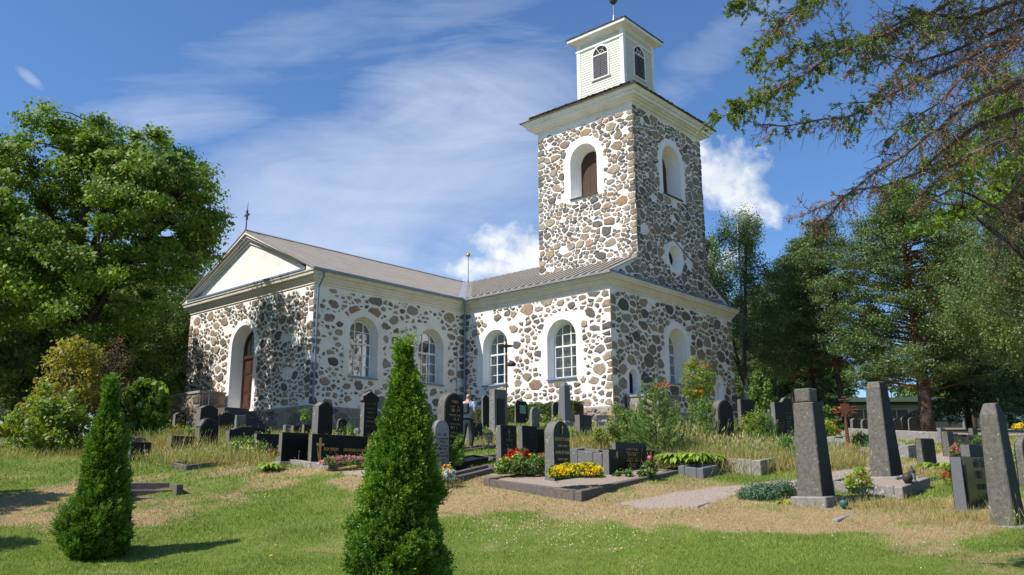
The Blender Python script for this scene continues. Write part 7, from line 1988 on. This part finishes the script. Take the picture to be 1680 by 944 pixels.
bed('grey-pink lavender sprays below the sunlit hedge', pt(895, 712, 32, 0.0), [(0, 0, 0.35, 0.7, 0.3, 0.35, 1)], 900, 0.07, F['weed'], [(F['cream'], 60, 0.03, 0.95, 'blossoms')], 201)
# pot of red pelargoniums on the rubble block
q = ch(2.2, -1.55, 0.56); st = empty('flower_pot', q); tag(st, 'silvery pot of red pelargoniums standing on the rubble block', 'flower pot')
mb = MB(); mb.lathe([(0.12, 0), (0.17, 0.1), (0.19, 0.26), (0.17, 0.26)], n=14); mb.build('pot', M['patch'], st)
rng = np.random.default_rng(7); C = rng.normal(size=(260, 3)) * np.array([.13, .13, .09]) + np.array([0, 0, 0.36]); np_obj('leaves', leafquads(C, 0.08, rng, 0.6), F['silver'], rng.random(260), st)
C = rng.normal(size=(240, 3)) * np.array([.16, .14, .05]) + np.array([-0.05, 0, 0.5]); np_obj('blossoms', leafquads(C, 0.08, rng, 0.8), F['red'], rng.random(240), st)

# clipped hedge under the sunlit wall
rng = np.random.default_rng(61); st = empty('hedge', ch(-1.5, 0.9, 0), ROT); tag(st, 'low clipped hedge along the sunlit church wall', 'hedge')
n = 26000; fc = rng.integers(0, 3, n); P = np.stack([rng.uniform(-0.4, 0.4, n), rng.uniform(0, 7.4, n), rng.uniform(-1.35, 0.12, n)], -1)
P[fc == 0, 0] = -0.42 + rng.normal(size=(fc == 0).sum()) * 0.03; P[fc == 1, 2] = 0.12 + rng.normal(size=(fc == 1).sum()) * 0.035; P[:, 2] += 0.03 * np.sin(P[:, 1] * 5)
np_obj('leaves', leafquads(P, 0.075, rng, 0.6, np.array([[-0.6, 0, 0.5]]), 0.5), F['hedge'], rng.random(n), st)
mb = MB(); mb.box(-0.36, 0.36, 0.05, 7.3, -1.5, 0.04); mb.build('inner_twigs', M['bark'], st)

# dry seeding grasses and weeds round the stones
def tall_grass(name, label, areas, fol, seed, h, w, lean=0.35):
    rng = np.random.default_rng(seed); V = []; R = []
    for (px, py, Y, rx, ry, n, hh) in areas:
        c = at(px, py, Y); x = c[0] + rng.normal(size=n) * rx * 0.5; y = c[1] + rng.normal(size=n) * ry * 0.5; z = ground(x, y)
        k = graveled(x, y) < 0.5; x, y, z = x[k], y[k], z[k]; m = len(x); a = rng.normal(size=(m, 2)) * lean
        C = np.stack([x, y, z - 0.02], -1); L = h * hh * (0.4 + 0.8 * rng.random(m)); d = np.stack([a[:, 0], a[:, 1], np.ones(m)], -1)
        V.append(blades(C, d, L, np.full(m, w * Y / 22), rng)); R.append(rng.random(m))
        hd = rng.random(m) < 0.25; V.append(blades((C + unit(d) * L[:, None] * 0.85)[hd], d[hd] + rng.normal(size=(hd.sum(), 3)) * 0.2, L[hd] * 0.22, np.full(hd.sum(), w * 2.2 * Y / 22), rng)); R.append(np.full(hd.sum(), 0.97))
    o = np_obj(name, np.concatenate(V), fol, np.concatenate(R)); tag(o, label, 'grass', kind='stuff')


tall_grass('dry_grass', 'straw coloured seeding grass standing between the gravestones', [
    (262, 745, 27.5, 1.2, 0.8, 1500, 1.0), (330, 758, 25.2, 1.6, 0.7, 1300, 0.75), (390, 762, 24.9, 1.4, 0.6, 700, 0.6), (965, 745, 25.5, 1.0, 0.8, 1600, 0.9), (1200, 762, 23.0, 2.2, 0.9, 4200, 0.9), (1280, 770, 22.6, 2.2, 0.9, 4200, 0.9),
    (1240, 748, 25.0, 2.4, 1.0, 2600, 0.9), (1370, 765, 24.0, 1.2, 0.9, 1500, 0.9), (1530, 785, 21.6, 2.0, 0.7, 1400, 0.45), (700, 800, 20.5, 1.0, 0.4, 700, 0.35), (1600, 862, 16.0, 1.6, 0.5, 1100, 0.4), (1450, 835, 17.2, 1.8, 0.5, 1200, 0.35),
    (1140, 748, 25.0, 1.4, 0.8, 1800, 1.1), (560, 718, 30, 3.0, 1.5, 1500, 0.6), (860, 735, 27, 3.0, 1.2, 1400, 0.5), (420, 730, 28, 3, 1.5, 1800, 0.7), (300, 720, 31, 3, 1.2, 1500, 0.7), (100, 752, 26.5, 3, 0.8, 1500, 0.5)], F['drygrass'], 211, 0.62, 0.010)
tall_grass('green_weeds', 'green weeds and stalks growing up between the gravestones', [
    (1120, 742, 25, 1.6, 0.9, 2600, 1.25), (1190, 752, 24.2, 1.6, 0.8, 2200, 0.9), (1235, 760, 23.5, 2.0, 0.9, 2600, 0.8), (340, 756, 25.4, 2.0, 0.8, 1300, 0.7), (1300, 765, 23, 1.5, 0.8, 1500, 0.8), (1600, 780, 20, 1.2, 0.5, 500, 0.5),
    (1668, 868, 15.2, 0.4, 0.2, 60, 0.9), (1045, 735, 26, 1.6, 1.0, 1800, 1.0), (830, 726, 29, 3.0, 1.2, 1600, 0.5), (1530, 740, 29, 3, 1.2, 900, 0.4), (640, 735, 27, 2.0, 1.0, 1200, 0.5)], F['weed'], 212, 0.62, 0.012)
for i, (px, py, Y, lo, n, fk, lb) in enumerate([
    (575, 724, 29.5, (0.5, 0.3), 900, 'herb', 'low green planting below the little black pointed headstone'), (640, 730, 28, (0.5, 0.4), 900, 'shrub', 'leafy shrub beside the capped pillar headstone'),
    (430, 735, 27.5, (0.5, 0.25), 700, 'herb', 'green weeds between the wide low and the oblong headstones'), (690, 742, 25.5, (0.4, 0.35), 900, 'shrub', 'small shrub beneath the half hidden grey headstone'),
    (790, 722, 28.5, (0.35, 0.3), 700, 'herb', 'green tuft beside the low dark block by the hedge'), (935, 735, 26, (0.35, 0.3), 700, 'herb', 'green tuft between the obelisk and the small black headstone'),
    (985, 745, 25, (0.3, 0.4), 700, 'shrub', 'leafy sprig left of the broken grey stub headstone'), (1320, 738, 27, (0.5, 0.4), 1100, 'herb', 'green clump behind the broken-topped obelisk'),
    (1440, 732, 30, (0.5, 0.25), 700, 'hedge', 'dark low bush on the pale plot wall by the tallest obelisk'), (1620, 742, 27, (0.5, 0.3), 800, 'herb', 'green border plants beyond the granite headstone'),
    (1670, 760, 24, (0.4, 0.35), 700, 'hosta', 'bright leafy clump right of the leaning obelisk'), (350, 722, 31, (0.4, 0.25), 500, 'herb', 'low greenery before the foot of the church stair'), (1100, 715, 32, (0.6, 0.6), 1300, 'weed', 'pale thistly weeds before the shaded end wall')]):
    plant('small_shrub', lb, 'shrub', pt(px, py, Y), [(0, 0, lo[1] * 0.8, lo[0], lo[0] * 0.6, lo[1], 1)], n, 0.07, F[fk], 300 + i, 0, None, 0.55, crad=0.1, group='low plants among the graves')
rng = np.random.default_rng(213); W_ = []
for (px, py, s, n) in ((870, 868, 1.1, 130), (980, 885, 0.9, 70), (385, 825, 0.5, 22), (440, 812, 0.4, 8), (1130, 868, 1.2, 14), (1250, 880, 1.6, 14), (800, 900, 1.2, 16), (1500, 905, 1.4, 10)):
    c = hit(px, py); x = c[0] + rng.normal(size=n) * s * 0.6; y = c[1] + rng.normal(size=n) * s * 0.6; C = np.stack([x, y, gtop(x, y) + 0.04], -1)
    B = np.repeat(C, 4, 0); W_.append(blades(B, rng.normal(size=(len(B), 3)) + np.array([0, 0, .5]), 0.016, 0.017, rng))
V = np.concatenate(W_); o = np_obj('clover_flowers', V, F['white'], rng.random(len(V))); tag(o, 'scattered small white clover heads in the foreground turf', 'flowers', kind='stuff')
n = 46; x = rng.uniform(-8, 9, n); y = rng.uniform(10.5, 20, n); C = np.stack([x, y, gtop(x, y) + 0.05], -1); o = np_obj('fallen_leaves', leafquads(C, 0.07, rng, 0.7, np.array([[0, 0, 1.0]]), 2.0), foliage('fallen_yellow_leaf', (0.45, 0.27, 0.03), (0.6, 0.42, 0.06), None, 0.2), rng.random(n)); tag(o, 'a few fallen yellow leaves on the lawn', 'leaves', kind='stuff')

# ------------------------------------------------------------------ long low building at the back right
q = on_ground(1380, 80); st = empty('parish_building', (q[0], q[1], at(1500, 700, 80)[2] - 0.3), 0.02); tag(st, 'long low flat-roofed building with a green edged roof beyond the far gravel', 'building')
wallg = simple('pale_grey_wall', (0.42, 0.42, 0.40), (0.36, 0.36, 0.35), 0.8, 3, 0.1); dkb = simple('dark_panel', (0.045, 0.05, 0.055), (0.06, 0.065, 0.07), 0.6, 4, 0.1); grn = simple('green_roof_edge', (0.12, 0.17, 0.13), (0.09, 0.13, 0.10), 0.6, 4, 0.1)
LB = 26
mb = MB(); mb.box(0, LB, 0, 8, -1.0, 2.5); mb.build('wall', wallg, st)
mb = MB(); mb.box(-0.6, LB + 1, -0.7, 8.6, 2.55, 2.95); mb.build('roof', grn, st)
mb = MB(); mb.box(-0.4, LB + 0.8, -0.5, 8.4, 2.30, 2.548); mb.build('soffit_band', dkb, st)
mb = MB(); mb.box(0.02, LB, -0.04, 0, -1, 0.9); mb.build('lower_panel', dkb, st)
for i in range(8):
    x = 1.0 + i * 3.1; mb = MB(); mb.box(x, x + 2.3, -0.06, -0.01, 0.95, 1.95); w_ = mb.build('window', M['palewood'], st)
    mb = MB(); mb.box(x + 0.08, x + 1.1, -0.075, -0.062, 1.02, 1.88); mb.build('pane', M['glass' if i % 2 else 'slate'], w_); mb = MB(); mb.box(x + 1.2, x + 2.22, -0.075, -0.062, 1.02, 1.88); mb.build('pane', M['slate'], w_)
mb = MB(); mb.box(15.2, 16.4, -0.08, 0, -1, 1.95); mb.build('door', dkb, st)
lad = simple('pale_green_paint', (0.40, 0.46, 0.28), (0.34, 0.4, 0.24), 0.6, 5, 0)
q = on_ground(1655, 66); s2 = empty('garden_frame', (q[0], q[1], q[2]), 0.2); tag(s2, 'pale green ladder-like frame before the far building', 'frame')
for i, x in enumerate((-0.7, -0.2, 0.5)): mb = MB(); mb.box(x, x + 0.09, 0, 0.09, 0, 2.3 if i < 2 else 1.2); mb.build('post', lad, s2)
for z in (0.5, 1.1): mb = MB(); mb.box(-0.7, 0.6, -0.05, -0.002, z, z + 0.09); mb.build('rail', lad, s2)
q = on_ground(1581, 60); s2 = empty('flagpole', q); tag(s2, 'slim pale blue pole before the far building windows', 'pole'); mb = MB(); mb.tube([(0, 0, -0.3), (0, 0, 2.9)], [0.09, 0.06], 8); mb.build('shaft', M['zinc'], s2)

# far wood that closes the view behind the trees
def far_wood(name, label, x0, x1, y, h, seed):
    rng = np.random.default_rng(seed); n = 26000; x = rng.uniform(x0, x1, n); yy = y + rng.uniform(-3, 6, n)
    top = h * (0.55 + 0.45 * fbm(x, x * 0 + seed, 5.0, seed)); z = top * (1 - rng.random(n) ** 1.5 * 0.98); P = np.stack([x, yy, ground(x, yy) + z], -1)
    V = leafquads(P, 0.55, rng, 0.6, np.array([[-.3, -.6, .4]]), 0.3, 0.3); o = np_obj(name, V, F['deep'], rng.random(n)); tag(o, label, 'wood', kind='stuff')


far_wood('far_wood', 'far dark wood closing the view behind the left-hand trees', -75, -22, 92, 13, 5)
far_wood('far_wood', 'far dark wood behind the pines right of the church', 24, 41, 104, 10, 6)
far_wood('far_wood', 'far dark wood behind the low building on the right', 52, 95, 112, 9, 7)
# every tagged thing that is not stuff or structure says so
for o in D.objects:
    if o.parent is None and o.get('category') and not o.get('kind'): o['kind'] = 'thing'
